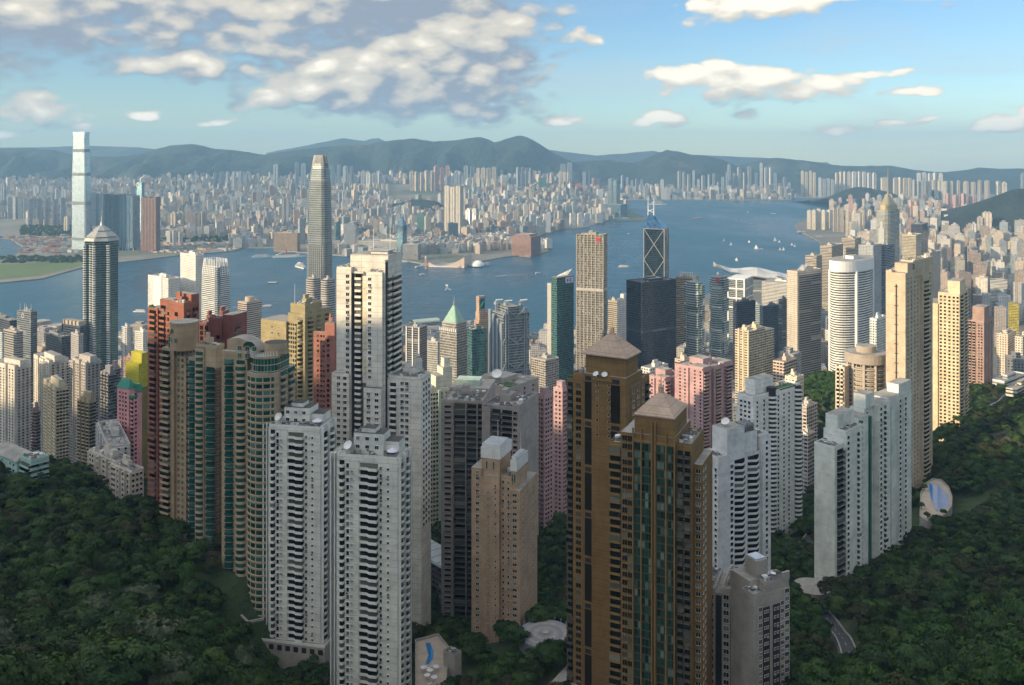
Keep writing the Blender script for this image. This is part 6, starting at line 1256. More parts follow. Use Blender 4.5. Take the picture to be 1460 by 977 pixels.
# tan tower with two white-capped heads
T = Tower('residential_tower', 'slim tan tower with two white-capped heads and antennas', 'apartment tower', 671, 741, 767, 690, 432, 20, (.48, .34, .23), base=158); a, b, h = T.a, T.b, T.h; k1, k2, k3 = T.ux(700), T.ux(712), T.ux(727); zA, zB = T.z(660), T.z(674); zs = T.z(680)
T.body([(0, k1 * .62, 1.0, b * .8, 0, T.z(676)), (k1 * .62, k2, 0, b * .8, 0, h + 2), (k2, k3, 1.6, b, 0, T.z(686)), (k3, a, 0, b * .96, 0, T.z(700)), (k1 * .5, k2 - .2, 1, b * .6, h, zA), (k3 + .2, a - 2, 1, b * .6, T.z(702), zB)], [WALL, ROOF])
T.podium(4, 3)
for x0, x1, z in ((k1 * .5 - .3, k2 + .1, zA), (k3 - .1, a - 1.7, zB)):
    m_ = MB(); m_.box(x0, x1, .7, b * .62, z, z + 5.2, 0, 1); m_.box(x0 + .5, x1 - .5, 1.2, b * .5, z + 5.2, z + 6.8, 0, 1); m_.build('white_cap', [WHITE, STEEL], T.root); T.mast((x0 + x1) / 2 + 1, b * .3, z + 6.6, 10, .4); wins(T, 'L', [x0 + (x1 - x0) * .3, x0 + (x1 - x0) * .65], z - 9, z, .7, 3.6, off=1, fh=6, mats=WINT, split=1)
wins(T, 'L', [k1 * .3], 6, T.z(678), 1.6, 1.3, off=1); wins(T, 'L', [k1 * .62 + (k2 - k1 * .62) * .75], 6, h - 1, .7, .8, split=1); wins(T, 'L', [k2 + (k3 - k2) * .25, k2 + (k3 - k2) * .75], 6, T.z(688), 1.0, 1.2, off=1.6, split=1); wins(T, 'L', [k3 + (a - k3) * .5], 6, T.z(703), 2.0, 1.3); wins(T, 'R', [b * .2, b * .75], 6, T.z(703), 1.1, 1.2, split=1)
T.rep('utility_ledge', (lambda q: (q.box(-.8, .8, -.6, 0, 0, .12, 0), q.box(-.45, .45, -.5, -.05, .12, .75, 1), q)[2])(MB()), [TRIM, STEEL], T.place('L', [k1 * .62 + (k2 - k1 * .62) * .3, k3 + (a - k3) * .1], 6, h - 3), 100); T.roofkit(k2, k3, 1.8, b, T.z(686), 5, plant=False)
# gold-brown pyramid towers
GOLD, TILE = (.24, .14, .05), plain('pink_roof_tile', (.46, .33, .25), .7, var=.1)
WALLT = wallmat('tiled_wall', 3.0, .24, .55, 2.4); WINB = [TRIM, GLD, TRIM]
def pyramid_roof(T, x0, x1, y0, y1, z, zt):
    cx_, cy_ = (x0 + x1) / 2, (y0 + y1) / 2; m_ = MB(); n = 7; e = 1.2
    m_.box(x0 - e, x1 + e, y0 - e, y1 + e, z - .5, z, 0)
    for i in range(n):
        f0, f1 = i / n * .93, (i + 1) / n * .93; S = lambda f, o: [(cx_ + (x - cx_) * (1 - f) * o, cy_ + (y - cy_) * (1 - f) * o) for x, y in ((x0 - e, y0 - e), (x1 + e, y0 - e), (x1 + e, y1 + e), (x0 - e, y1 + e))]
        m_.prism(S(f0, 1), z + (zt - z) * f0, z + (zt - z) * f1, 0, 0, poly2=S(f1, 1.015))
    o = m_.build('pyramid_roof', [wallmat('roof_panels', 2.2, .14, .15, 2.2)], T.root, color=(.46, .34, .26))
    m_ = MB(); m_.cyl(cx_, cy_, 1.1, zt - 2, zt + 1.6, 8); m_.cyl(cx_, cy_, .3, zt + 1.6, zt + 5.5, 6, r2=.1); m_.build('finial', [TILE], T.root)
T = Tower('residential_tower', 'gold-brown tower with a pyramid roof, the taller one standing behind its twin', 'apartment tower', 806, 893, 926, 548, 372, 30, GOLD, base=176); a, b, h = T.a, T.b, T.h; p1, p2, p3, p4, p5 = (T.ux(p) for p in (816, 832, 846, 874, 886)); zh = T.z(511)
T.body([(0, p1, 1.5, b * .7, 0, T.z(552)), (p1, p2, .6, b * .8, 0, T.z(545)), (p2, a - .2, 0, b * .7, 0, T.z(540)), (a - 6, a, b * .2, b, 0, T.z(556)), (p2 + .5, a - .8, 1.2, b * .55, T.z(540), zh)], [WALLT, ROOF]); pyramid_roof(T, p2 + .5, a - .8, 1.2, b * .55, zh, T.z(480))
T.podium(5, 4); GRILL = wallmat('bronze_grille', .9, .35, .1); 
for x0, x1 in ((p2 + .6, p3 - .8), (p4 - 1, p5 - .6)):
    z = T.z(552)
    while z > 12: strip(T, 'glazed_panel', x0, x1, -.12, .0, max(z - 15.5, 4), z, plain('bronze_glass', (.022, .018, .014), .15, .1)); strip(T, 'bronze_grille', x0 + .2, x1 - .2, -.16, -.02, z + .6, z + 2.4, DARK); z -= 19
wins(T, 'L', [(p1 + p2) / 2], 6, T.z(556), 2.3, 1.8, off=.6, mats=WINB); wins(T, 'L', [p3 + (p4 - p3) * .2, p3 + (p4 - p3) * .8], T.z(640), T.z(548), 1.0, .9, split=1); bals(T, 'L', [p1 * .5], 6, T.z(556), p1 * .8, 1.1, off=1.5, rail='grey', mats=BALD); wins(T, 'R', [b * .3, b * .5, b * .72], 6, T.z(560), 1.8, 1.6, mats=WIN); bals(T, 'R', [b * .88], 6, T.z(560), b * .16, 1.1, rail='grey', mats=BALD)
T.rep('corner_string', (lambda q: (q.box(-.1, p4 - p3 - 1.4, -.18, 0, 0, .25, 0), q)[1])(MB()), [TRIM], T.place('L', [p3 + .6], 6, T.z(545)), 60); m_ = MB(); m_.box(p3, p4, -.6, .02, T.z(548), T.z(546), 0); m_.build('terrace_ledge', [TRIM], T.root)
T.dish(p3 + 1.5, -1.2 + .6, T.z(543), 1.3, az=-.2); T.dish(p3 + 5, .2, T.z(543), 1.3, az=.2); T.roofkit(p1, p2, .7, b * .7, T.z(545), 3, plant=False, clutter=3); T.roofkit(a - 5.8, a, b * .6, b, T.z(556), 3, plant=False, clutter=4)
m_ = MB(); m_.box(.3, p1 - .3, 1.7, 3.2, T.z(552), T.z(552) + 1.1, 0); m_.build('roof_planting', [plain('roof_leaves', (.03, .09, .02))], T.root); strip(T, 'head_emblem', (p2 + a) / 2 - 1.8, (p2 + a) / 2 + 1.8, 1.05, 1.18, zh - 9, zh - 6.4, plain('emblem_bronze', (.20, .10, .03), .5))
T = Tower('residential_tower', 'lower gold-brown pyramid-roofed tower with two tall teal glass bays', 'apartment tower', 866, 985, 1003, 660, 330, 24, GOLD, base=178); a, b, h = T.a, T.b, T.h; q1, q2, q3, q4, q5 = (T.ux(p) for p in (884, 903, 929, 937, 962)); zh = T.z(600)
T.body([(0, q1, 2.2, b, 0, T.z(652)), (q1, q2, 1.2, b, 0, T.z(630)), (q2, q5, 0, b * 1.2, 0, T.z(628)), (q5, a, 1.6, b, 0, T.z(640)), (a - 1.2, a + 3.0, 5, b * 1.1, 0, T.z(668)), (q2 + .3, q5 - .3, .6, b * .95, T.z(628), zh)], [WALLT, ROOF]); pyramid_roof(T, q2 + 1.2, q5 - 1.2, 1.5, b * .9, zh, T.z(572))
T.podium(5, 4); TEALB = facade('teal_flat_glazing', 3.0, 1.35, .88, .80, glass=(.008, .035, .03), curtain=(.18, .26, .22), cfrac=.22, bump=.1, grough=.06, gmetal=.15)
for x0, x1 in ((q2 + .5, q3), (q4, q5 - .5)): strip(T, 'glass_bay', x0, x1, -.5, -.02, 4, T.z(640), TEALB, color=(.07, .05, .025)); strip(T, 'bay_lintel', x0 - .3, x1 + .3, -.6, -.02, T.z(640), T.z(637), TRIM)
m_ = MB(); [m_.box(q2 + (q5 - q2) * f - .25, q2 + (q5 - q2) * f + .25, -.8 + .0, -.02, 0, T.z(620) + (3 if i in (2, 3) else 0), 0) for i, f in enumerate((.0, .2, .46, .54, .8, 1.0))]; m_.build('pilaster', [TRIM], T.root)
bals(T, 'L', [q1 * .5], 6, T.z(655), q1 * .9, 1.0, off=2.2, mats=BAL, par=.8); wins(T, 'L', [q1 + (q2 - q1) * .3, q1 + (q2 - q1) * .7], 6, T.z(634), 1.9, 1.9, off=1.2, mats=WINB); bals(T, 'L', [q5 + (a - q5) * .28, q5 + (a - q5) * .72], 6, T.z(645), (a - q5) * .4, 1.2, off=1.6, rail='grey', mats=BALD); wins(T, 'L', [a + 1.6], 6, T.z(672), 1.7, 1.5, off=5, mats=WIN); wins(T, 'R', [7.5, 11], 6, T.z(672), 1.6, 1.5, off=3.0, mats=WIN)
T.roofkit(0, q1, 2.4, b, T.z(652), 3, plant=False, clutter=3); T.roofkit(q5, a, 1.8, b, T.z(640), 5, plant=False, clutter=5)
# grey tower with dark panels at the bottom
T = Tower('residential_tower', 'grey tower with dark plum panels and a terraced roof at the bottom edge', 'apartment tower', 1057, 1074, 1126, 852, 338, 62, (.40, .37, .34), base=190); a, b, h = T.a, T.b, T.h
T.body([(0, a, 0, b, 0, h), (-2.5, a * .98, b * .35, b * .98, h - .3, h + 3), (-8, a * .4, b * .1, b * .5, 0, T.z(836)), (-4, 2, b * .3, b * .62, T.z(836), T.z(812))], [WALLP, ROOF]); PLUM = plain('plum_panel', (.045, .03, .04), .5, var=.2)
for y0, y1 in ((b * .26, b * .44), (b * .53, b * .72)): strip(T, 'dark_panel', a + .02, a + .15, y0, y1, 0, h - 5, PLUM)
wins(T, 'R', [b * .31, b * .38, b * .58, b * .66], 2, h - 5, .7, .8, off=.15, split=1); wins(T, 'R', [b * .19, b * .79], 2, h - 4, 1.4, 1.5); wins(T, 'R', [b * .92], 2, h, 2.0, 1.7, hood=0); T.roofkit(0, a, 0, b * .34, h, 3, plant=False, clutter=12); T.roofkit(0, a * .98, b * .36, b * .97, h + 3, 4, plant=False, clutter=10); strip(T, 'terrace_screen', a * .9, a + .1, b * .8, b * .99, h + 3, h + 6, TRIM)
strip(T, 'skylight', -3.5, 1.5, b * .32, b * .58, T.z(812), T.z(812) + .6, plain('skylight_pale', (.48, .54, .66), .2))
T = Tower('residential_tower', 'grey tower front with white-framed windows and a black vertical slot', 'apartment tower', 1003, 1050, 1060, 850, 352, 22, (.42, .38, .36), base=190); a, b, h = T.a, T.b, T.h; s1, s2, s3 = T.ux(1007), T.ux(1019), T.ux(1029)
T.body([(0, s2, .6, b, 0, h), (s2, s3, 2.2, b, 0, h - 1), (s3, a, 0, b, 0, h + 1)], [WALLP, ROOF]); strip(T, 'black_slot', s2 + .1, s3 - .1, 2.0, 2.19, 0, h - 2, BLACKW); wins(T, 'L', [(s1 + s2) / 2], 2, h - 1, 2.2, 1.7, off=.6, hood=0); wins(T, 'L', [s3 + (a - s3) * .3], 2, h, 2.0, 1.8, hood=0); wins(T, 'L', [s3 + (a - s3) * .74], 2, h - 6, 2.0, 1.6, hood=0); strip(T, 'dark_panel', s3 + (a - s3) * .56, a - .2, -.06, -.01, 0, h - 6, PLUM); T.roofkit(0, s2, .8, b, h, 3, plant=False, clutter=5); T.roofkit(s3, a, .2, b, h + 1, 3, plant=False, clutter=5)
# white tower with zigzag balconies
T = Tower('residential_tower', 'white tower with herringbone zigzag balconies and a blank left wall', 'apartment tower', 999, 1024, 1099, 655, 452, 56, (.74, .76, .77), base=190); a, b, h = T.a, T.b, T.h
T.body([(0, a, 0, b * .30, 0, h), (0, a - 1.6, b * .30, b * .84, 0, T.z(660)), (0, a, b * .84, b, 0, T.z(640)), (a * .1, a - .5, b * .18, b * .5, h - 3, T.z(617)), (a * .1, a * .8, b * .55, b * .8, T.z(662), T.z(630))], [WALLP, ROOF])
T.podium(4, 3); w = b * .22; plan = [(-w / 2, 0), (-w / 2, -.5), (0, -2.6), (w / 2, -.5), (w / 2, 0)]
bals(T, 'R', [b * .43, b * .70], 4, T.z(664), w, 2.5, off=-1.6, plan=plan, fh=3.0); wins(T, 'R', [b * .25], 4, h - 4, 1.6, 1.6, mats=WIND); wins(T, 'R', [b * .92], 4, T.z(645), 1.3, 1.4, mats=WIND); wins(T, 'L', [a * .86], 4, h - 4, 1.0, 1.2, mats=WIND); T.roofkit(0, a, 0, b * .18, h, 3, plant=False, clutter=6); T.roofkit(0, a - 2, b * .82, b, T.z(640), 3, plant=False, clutter=6); T.dish(a * .5, b * .3, T.z(617), 2.2, az=.3)
m_ = MB(); [m_.box(a * .15, a * .75, b * .57 + i * b * .035, b * .57 + i * b * .035 + .4, T.z(630), T.z(630) + 3 + (i % 2), 0) for i in range(6)]; m_.build('roof_louvres', [STEEL], T.root)
# white tower with round stair stacks
T = Tower('residential_tower', 'white grid-windowed tower with round black-and-white balcony stacks', 'apartment tower', 1051, 1074, 1141, 568, 585, 50, (.74, .75, .73), base=176); a, b, h = T.a, T.b, T.h
T.body([(0, a, 0, b, 0, h), (a * .2, a * .8, b * .1, b * .48, h, T.z(545))], [WALL, ROOF]); wins(T, 'L', [a * .25, a * .5, a * .75], 8, h - 2, 1.5, 1.3, mats=WIND, split=1); wins(T, 'R', [b * .08, b * .22, b * .52, b * .64, b * .75], 8, h - 2, 1.4, 1.3, mats=WIND, split=1, cap=100)
for y, r in ((b * .37, 3.6), (b * .93, 3.4)):
    m_ = MB(); m_.cyl(a, y, r * .82, 0, h + (4 if r > 3.5 else 0), 18, 0, 0); m_.build('stair_core', [BLACKW], T.root)
    T.rep('balcony', (lambda q: (q.cyl(0, 0, r, 0, 1.5, 18, 0, 1), q)[1])(MB()), [TRIM, DARK], T.place('R', [y], 4, h), 200)
T.roofkit(0, a, 0, b, h, 3, plant=False, clutter=10); m_ = MB(); m_.box(a * .5, a, b * .55, b * .9, h, h + 1.0, 0); m_.build('roof_planting', [plain('roof_leaves', (.03, .09, .02))], T.root)
# white tower with green window strips on the right
T = Tower('residential_tower', 'white stepped tower with green strips and a blank panelled end wall above the right woods', 'apartment tower', 1161, 1190, 1302, 640, 475, 47, (.72, .75, .69), base=176); a, b, h = T.a, T.b, T.h
Bv = [T.uy(p) for p in (1203, 1214, 1226, 1240, 1252, 1268, 1284)]; zc = T.z
T.body([(0, a, 0, Bv[0], 0, h), (0, a + 1.5, Bv[0], Bv[2], 0, T.z(622)), (0, a - .8, Bv[2], Bv[3], 0, T.z(612)), (0, a - 3, Bv[3], Bv[4], 0, T.z(606)), (0, a + .8, Bv[4], Bv[5], 0, T.z(602)), (0, a - 1, Bv[5], b, 0, T.z(600)), (a * .1, a * .7, Bv[0], Bv[2], T.z(622), T.z(600)), (a * .2, a * .8, Bv[3], Bv[4], T.z(606), T.z(584)), (a * .3, a * .9, Bv[6], b, T.z(600), T.z(586))], [WALLP, ROOF])
T.podium(4, 3); GST = plain('green_strip', (.03, .14, .10), .5)
for y in (Bv[2] + .3, Bv[3] + 1, Bv[5] + 1): strip(T, 'green_strip', a - 3, a - 1 + .9, y, y + 1.6, 2, T.z(616), GST)
bals(T, 'R', [Bv[0] * .6], 6, h - 1, Bv[0] * .7, 1.3, mats=BALD, rail='grey'); wins(T, 'R', [Bv[0] + 2.2], 6, T.z(626), 1.7, 1.5, off=1.5, mats=WIND); bals(T, 'R', [(Bv[1] + Bv[2]) / 2], 6, T.z(628), 3.0, 1.2, off=1.5); wins(T, 'R', [Bv[2] + 4], 6, T.z(616), 1.6, 1.5, off=-.8, mats=WIND); wins(T, 'R', [Bv[3] + 3.4], 6, T.z(610), 1.5, 1.5, off=-3, mats=WIND); bals(T, 'R', [(Bv[4] + Bv[5]) / 2], 6, T.z(606), 3.4, 1.2, off=.8); wins(T, 'R', [Bv[4] + 2, Bv[6] - 2, Bv[6] + 5], 6, T.z(606), 1.6, 1.5, off=.8, mats=WIND)
T.roofkit(0, a, 0, Bv[0], h, 4, plant=False, clutter=6); T.roofkit(a * .7, a + 1, Bv[0], Bv[2], T.z(622), 4, plant=False, clutter=5); strip(T, 'podium_screen', -4, a + 4, -4, b * .7, -2, 6, TRIM)
# beige and cream towers on the right
T = Tower('residential_tower', 'tall beige tower with a dark slot down its sunlit wall and an emblem on top', 'apartment tower', 1263, 1291, 1331, 390, 615, 44, (.56, .46, .34), base=156); a, b, h = T.a, T.b, T.h
T.body([(0, a, 0, b * .45, 0, h), (a * .3, a - .6, b * .10, b, 0, T.z(377)), (a - 4, a + 1.2, b * .55, b * .8, 0, h - 4)], [WALLP, ROOF]); strip(T, 'wall_slot', a * .5, a * .58, -.08, -.01, 10, h - 8, BLACKW); m_ = MB(); [m_.box(a * .44, a * .64, -.12, -.03, z, z + .5, 0) for z in np.arange(12, h - 8, 6.5)]; m_.build('slot_rungs', [BLACKW], T.root)
wins(T, 'R', [b * q for q in (.08, .2, .32, .42)], 8, h - 3, 1.5, 1.5, mats=WINT, cap=100); bals(T, 'R', [b * .675], 8, h - 8, b * .2, 1.2, off=1.2); wins(T, 'R', [b * .9], 8, h - 3, 1.2, 1.4, off=-.6, mats=WIND); T.roofkit(0, a * .3, 0, b * .4, h, 3, plant=False, clutter=6); T.roofkit(a * .3, a - .7, b * .3, b, T.z(377), 3, plant=False, clutter=5)
m_ = MB(); y0 = b * .28; zz = T.z(396) + 4
for q in ((0, 3, 2.4, 3), (2.4, 3, 1.4, 2.4), (0, 2.4, 1.3, 1.8), (0, .6, 0, 1.3), (0, 3, 0, .5), (2.4, 3, .5, 1.0)): m_.box(a - .58, a - .45, y0 + q[0], y0 + q[1], zz + q[2] * 1.2, zz + q[3] * 1.2, 0, bottom=True)
m_.build('head_emblem', [DARK], T.root)
T = Tower('residential_tower', 'sunlit cream tower with blank stepped panel beside the tall beige one', 'apartment tower', 1320, 1368, 1380, 421, 760, 36, (.70, .58, .40), base=182); a, b, h = T.a, T.b, T.h; c1, c2 = T.ux(1337), T.ux(1350)
T.body([(0, c1, 0, b * .8, 0, T.z(436)), (c1, c2, 1.5, b, 0, h + 1), (c2, a, 0, b, 0, h), (c2 * .95, a * .96, b * .2, b * .8, h, T.z(403))], [WALLP, ROOF]); wins(T, 'L', [c1 + (c2 - c1) * .3, c1 + (c2 - c1) * .75], 12, h - 1, 1.5, 1.4, off=1.5, mats=WIND); wins(T, 'L', [c2 + (a - c2) * q for q in (.2, .55, .85)], 12, h - 1, 1.5, 1.4, mats=WIND); bals(T, 'R', [b * .3, b * .75], 12, h - 1, b * .34, 1.5); T.roofkit(c1, a, 1.6, b, h + .0, 3, plant=False, clutter=8); strip(T, 'base_stilt_wall', -3, a * .6, -2, b, 0, 9, TRIM)
T = Tower('residential_tower', 'pinkish-brown tower with sunlit left balconies right of the cream one', 'apartment tower', 1379, 1403, 1416, 460, 960, 42, (.40, .27, .23), base=115); a, b, h = T.a, T.b, T.h; T.body([(0, a, 0, b, 0, h), (a * .2, a * .9, b * .2, b * .8, h, T.z(440))], [WALL, ROOF]); bals(T, 'L', [a * .15, a * .4], 8, h, a * .2, 1.3); wins(T, 'L', [a * .7, a * .86], 8, h - 2, 1.4, 1.4, mats=WIND); wins(T, 'R', [b * .2, b * .5, b * .8], 8, h - 2, 1.5, 1.4, mats=WIND); T.roofkit(0, a, 0, b, h, 3, plant=False, clutter=5)
for pl, pc, pr, pt, Y, th, col, lab, base in [(1421, 1437, 1449, 478, 1150, 44, (.66, .56, .46), 'cream low slab with dotted windows near the eastern edge', 75), (1447, 1458, 1480, 482, 1120, 44, (.68, .62, .52), 'cream slab cut by the eastern edge of the view', 80), (1415, 1432, 1462, 545, 930, 50, (.62, .64, .66), 'low white school-like block with a grey roof above the eastern woods', 165), (1434, 1450, 1485, 557, 850, 46, (.62, .58, .5), 'low curved cream block above the eastern woods', 175)]:
    T = Tower('residential_block', lab, 'apartment block', pl, pc, pr, pt, Y, th, col, base=base); a, b, h = T.a, T.b, T.h; T.body([(0, a, 0, b, 0, h), (a * .3, a * .7, b * .3, b * .7, h, h + 4)], [RES if h > 40 else WB, ROOF]); T.roofkit(0, a, 0, b, h, 3, plant=False, clutter=6)
# round tower
T = Tower('residential_tower', 'round taupe tower with a disc-like cap', 'apartment tower', 1208, 1234, 1261, 520, 660, 45, (.42, .37, .32), base=120); a, b, h = T.a, T.b, T.h; cx_, cy_, r = a / 2, b / 2, (1261 - 1208) / 1300 * 690 / 2
m_ = MB(); m_.cyl(cx_, cy_, r * .9, 0, h, 32, 0, 1, bottom=False); m_.build('shaft', [RES_B, ROOF], T.root); m_ = MB(); m_.cyl(cx_, cy_, r * 1.08, h - 1, h + 6, 32, 0, 1); m_.build('disc_cap', [WALLP, ROOF], T.root); m_ = MB(); m_.cyl(cx_, cy_, r * .5, h + 6, T.z(503) + 2, 24, 0, 1, bottom=False); m_.build('roof_drum', [WALLP, ROOF], T.root)
for i in range(10): A = 2 * math.pi * i / 10; m_ = MB(); x, y = cx_ + r * .93 * math.cos(A), cy_ + r * .93 * math.sin(A); m_.box(x - .9, x + .9, y - .9, y + .9, 0, h - 1, 0); m_.build('pier', [TRIM], T.root)
T.rep('balcony', (lambda q: (q.cyl(0, 0, r * .98, 0, 1.1, 32, 0, 1), q)[1])(MB()), [TRIM, DARK], [((cx_, cy_, z), 0) for z in np.arange(5, h - 3, 3.2)], 60)
T = Tower('residential_tower', 'low cream balconied wing left of the round tower', 'apartment tower', 1191, 1204, 1211, 526, 665, 40, (.64, .55, .45), base=120); a, b, h = T.a, T.b, T.h; T.body([(0, a, 0, b, 0, h)], [WALL, ROOF]); bals(T, 'L', [a * .3, a * .72], 6, h, a * .34, 1.4); T.roofkit(0, a, 0, b, h, 3, plant=False, clutter=3)
# pink towers behind the pyramid pair
PINK = (.48, .31, .32)
for pl, pc, pr, pt, Y, th, lab in [(919, 947, 980, 542, 800, 50, 'mauve-pink tower on the left of a joined pair behind the pyramid towers'), (962, 1001, 1044, 528, 780, 48, 'mauve-pink tower on the right of the joined pair, with ranks of dark balconies')]:
    T = Tower('residential_tower', lab, 'apartment tower', pl, pc, pr, pt, Y, th, PINK, base=95); a, b, h = T.a, T.b, T.h
    T.body([(0, a * .5, 0, b, 0, h), (a * .5, a, 1.6, b * .3, 0, h + 2), (a * .5, a + .8, b * .36, b * .66, 0, h), (a * .5, a, b * .7, b, 0, h + 2), (a * .2, a * .7, b * .3, b * .6, h, h + 6)], [WALL, ROOF]); wins(T, 'L', [a * .2, a * .38], 8, h - 1, 1.4, 1.3, mats=WIND, split=1); wins(T, 'L', [a * .7, a * .9], 8, h - 1, 1.4, 1.3, mats=WIND, split=1, off=1.6)
    bals(T, 'R', [b * .12, b * .51, b * .86], 8, h - 2, b * .18, 1.3, off=.8); wins(T, 'R', [b * .24, b * .4, b * .62, b * .75], 8, h - 1, 1.3, 1.3, mats=WIND, split=1); T.roofkit(0, a, 0, b, h, 3, plant=False, clutter=10)
for pl, pc, pr, pt, Y, th, col, lab, base, st in [(914, 927, 953, 527, 900, 46, (.66, .66, .64), 'white box-topped block behind the left mauve tower', 55, RES), (962, 975, 986, 515, 870, 46, (.62, .50, .42), 'stepped pinkish block behind the mauve pair', 65, RES_B), (1102, 1118, 1136, 518, 860, 44, (.58, .46, .38), 'pinkish-tan block with stepped roof above the park', 55, RES_B), (1119, 1136, 1146, 540, 790, 42, (.72, .66, .52), 'sunlit cream grid-windowed tower behind the round-stacked white one', 110, RES), (1053, 1066, 1076, 570, 700, 45, (.60, .60, .48), 'pale green-cream block half hidden by the round-stacked white tower', 130, RES), (1240, 1250, 1266, 456, 1050, 46, (.62, .68, .66), 'pale slab with dark slit windows right of the oval hotel', 60, RES), (1134, 1150, 1166, 582, 760, 46, (.56, .5, .46), 'low mottled block at the foot of the park', 110, RES_B), (1140, 1152, 1163, 622, 700, 44, (.5, .48, .46), 'low grey block with a cluttered roof below the park', 130, RES_B)]:
    T = simple('residential_block', lab, 'apartment block', pl, pc, pr, pt, Y, th, col, st, base=base)
# ------------------------------------------------------------------ roads, courts, pools, woods, boats
# ---- trees
def leafmat(name, a, b, c):
    m_, t, bs = base_mat(name); at_ = t.new('ShaderNodeAttribute', attribute_name='rnd'); oi = t.new('ShaderNodeObjectInfo')
    col = t.mix(at_.outputs['Fac'], a, b); col = t.mix(t.mr(oi.outputs['Random'], 0, 1, 0, .75), col, c)
    t.put(bs.inputs['Base Color'], col); bs.inputs['Roughness'].default_value = .6; bs.inputs['Specular IOR Level'].default_value = .25
    tr = t.new('ShaderNodeBsdfTranslucent'); t.put(tr.inputs[0], col); mx = t.new('ShaderNodeMixShader'); mx.inputs[0].default_value = .25
    out = [n for n in t.n if n.type == 'OUTPUT_MATERIAL'][0]; t.l.new(bs.outputs[0], mx.inputs[1]); t.l.new(tr.outputs[0], mx.inputs[2]); t.l.new(mx.outputs[0], out.inputs[0]); return m_
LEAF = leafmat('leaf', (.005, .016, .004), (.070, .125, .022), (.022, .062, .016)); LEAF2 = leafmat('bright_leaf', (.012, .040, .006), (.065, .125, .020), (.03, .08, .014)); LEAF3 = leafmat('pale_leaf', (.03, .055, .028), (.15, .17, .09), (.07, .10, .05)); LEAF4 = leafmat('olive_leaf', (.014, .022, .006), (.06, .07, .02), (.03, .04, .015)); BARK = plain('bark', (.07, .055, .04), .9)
def crown_mesh(name, seed, mat, nclump=34, nleaf=75, flat=.62, wob=.3, leaf=.062):
    nleaf = int(nleaf * 1.6); r = np.random.default_rng(seed); V = []; rn = []
    for k in range(nclump):
        th = r.uniform(0, 2 * np.pi); ph = np.arccos(r.uniform(-.25, 1)); d = np.array([np.sin(ph) * np.cos(th), np.sin(ph) * np.sin(th), np.cos(ph) * flat]); c = d * r.uniform(.45, .82) * (1 + r.uniform(-wob, wob) * .5); cr = r.uniform(.20, .38); tone = r.uniform(0, 1)
        q = r.normal(size=(nleaf, 3)); q /= np.linalg.norm(q, axis=1)[:, None]; q[:, 2] = np.abs(q[:, 2]) * .8 - .15 * (r.random(nleaf) < .4); pos = c + q * cr * r.uniform(.55, 1.08, (nleaf, 1)) * np.array([1, 1, .72])
        cd = pos / np.linalg.norm(pos + 1e-6, axis=1)[:, None]; nrm = q * .55 + cd * .75 + np.array([0, 0, .25]) + r.normal(size=q.shape) * .32; nrm /= np.linalg.norm(nrm, axis=1)[:, None]; u = np.cross(nrm, r.normal(size=q.shape)); u /= np.linalg.norm(u, axis=1)[:, None]; w = np.cross(nrm, u); s = leaf * r.uniform(.6, 1.25, (nleaf, 1))
        V.append(np.stack([pos - u * s - w * s * .5, pos + u * s * .2 - w * s * .8, pos + u * s + w * s * .4, pos - u * s * .3 + w * s * .8], 1)); rn.append(np.clip(tone ** 1.6 * .85 + r.uniform(0, .3, nleaf), 0, 1))
    V = np.concatenate(V).reshape(-1, 3); rn = np.concatenate(rn); n = len(rn); core = []; 
    me = bpy.data.meshes.new(name); me.vertices.add(len(V)); me.vertices.foreach_set('co', V.ravel().astype(np.float32)); me.loops.add(n * 4); me.loops.foreach_set('vertex_index', np.arange(n * 4, dtype=np.int32)); me.polygons.add(n); me.polygons.foreach_set('loop_start', np.arange(n, dtype=np.int32) * 4)
    me.attributes.new('rnd', 'FLOAT', 'FACE').data.foreach_set('value', rn.astype(np.float32)); me.materials.append(mat); me.update(calc_edges=True); me.validate(); return me
CROWNS = [('dark green', [crown_mesh('crown', 1, LEAF), crown_mesh('crown', 2, LEAF, 40, 65, .75), crown_mesh('crown', 3, LEAF, 28, 85, .55), crown_mesh('crown', 7, LEAF, 24, 80, .9, .5)]), ('bright green', [crown_mesh('crown', 4, LEAF2, 34, 70, .6), crown_mesh('crown', 5, LEAF2, 26, 80, .8)]), ('pale-leaved', [crown_mesh('crown', 6, LEAF3, 38, 70, .7, .5, .07)]), ('olive', [crown_mesh('crown', 8, LEAF4, 30, 75, .6), crown_mesh('crown', 9, LEAF4, 26, 80, .75)])]
_t = MB(); _t.cyl(0, 0, .045, -.9, .35, 7, r2=.02)
for A in (0.4, 2.3, 4.2, 5.5): _t.bar((0, 0, -.1), (.5 * math.cos(A), .5 * math.sin(A), .3), .03)
TRUNK = _t.mesh('trunk', [BARK])
CROWN0, TRUNK0 = CROWNS[0][1][1], TRUNK
def at(px, py, z): Y = gy(py, z); return (gx(px, Y), Y)
def free(X, Y, margin=3.0):
    ok = np.ones(len(X), bool)
    for (O, t, a, b) in FOOT:
        dx, dy = X - O[0], Y - O[1]; lx = dx * math.cos(t) - dy * math.sin(t); ly = dx * math.sin(t) + dy * math.cos(t)
        ok &= ~((lx > -margin) & (lx < a + margin) & (ly > -margin) & (ly < b + margin))
    return ok
KEEPOUT = []      # (x, y, radius) kept clear of trees
def clear(X, Y):
    ok = np.ones(len(X), bool)
    for x, y, r in KEEPOUT: ok &= (X - x) ** 2 + (Y - y) ** 2 > r * r
    return ok
ASPH = plain('asphalt', (.055, .055, .06), .9, var=.3, scale=.3); KERB = plain('kerb_stone', (.32, .31, .29), .85, var=.2); PAINT = plain('road_paint', (.7, .7, .66), .7)
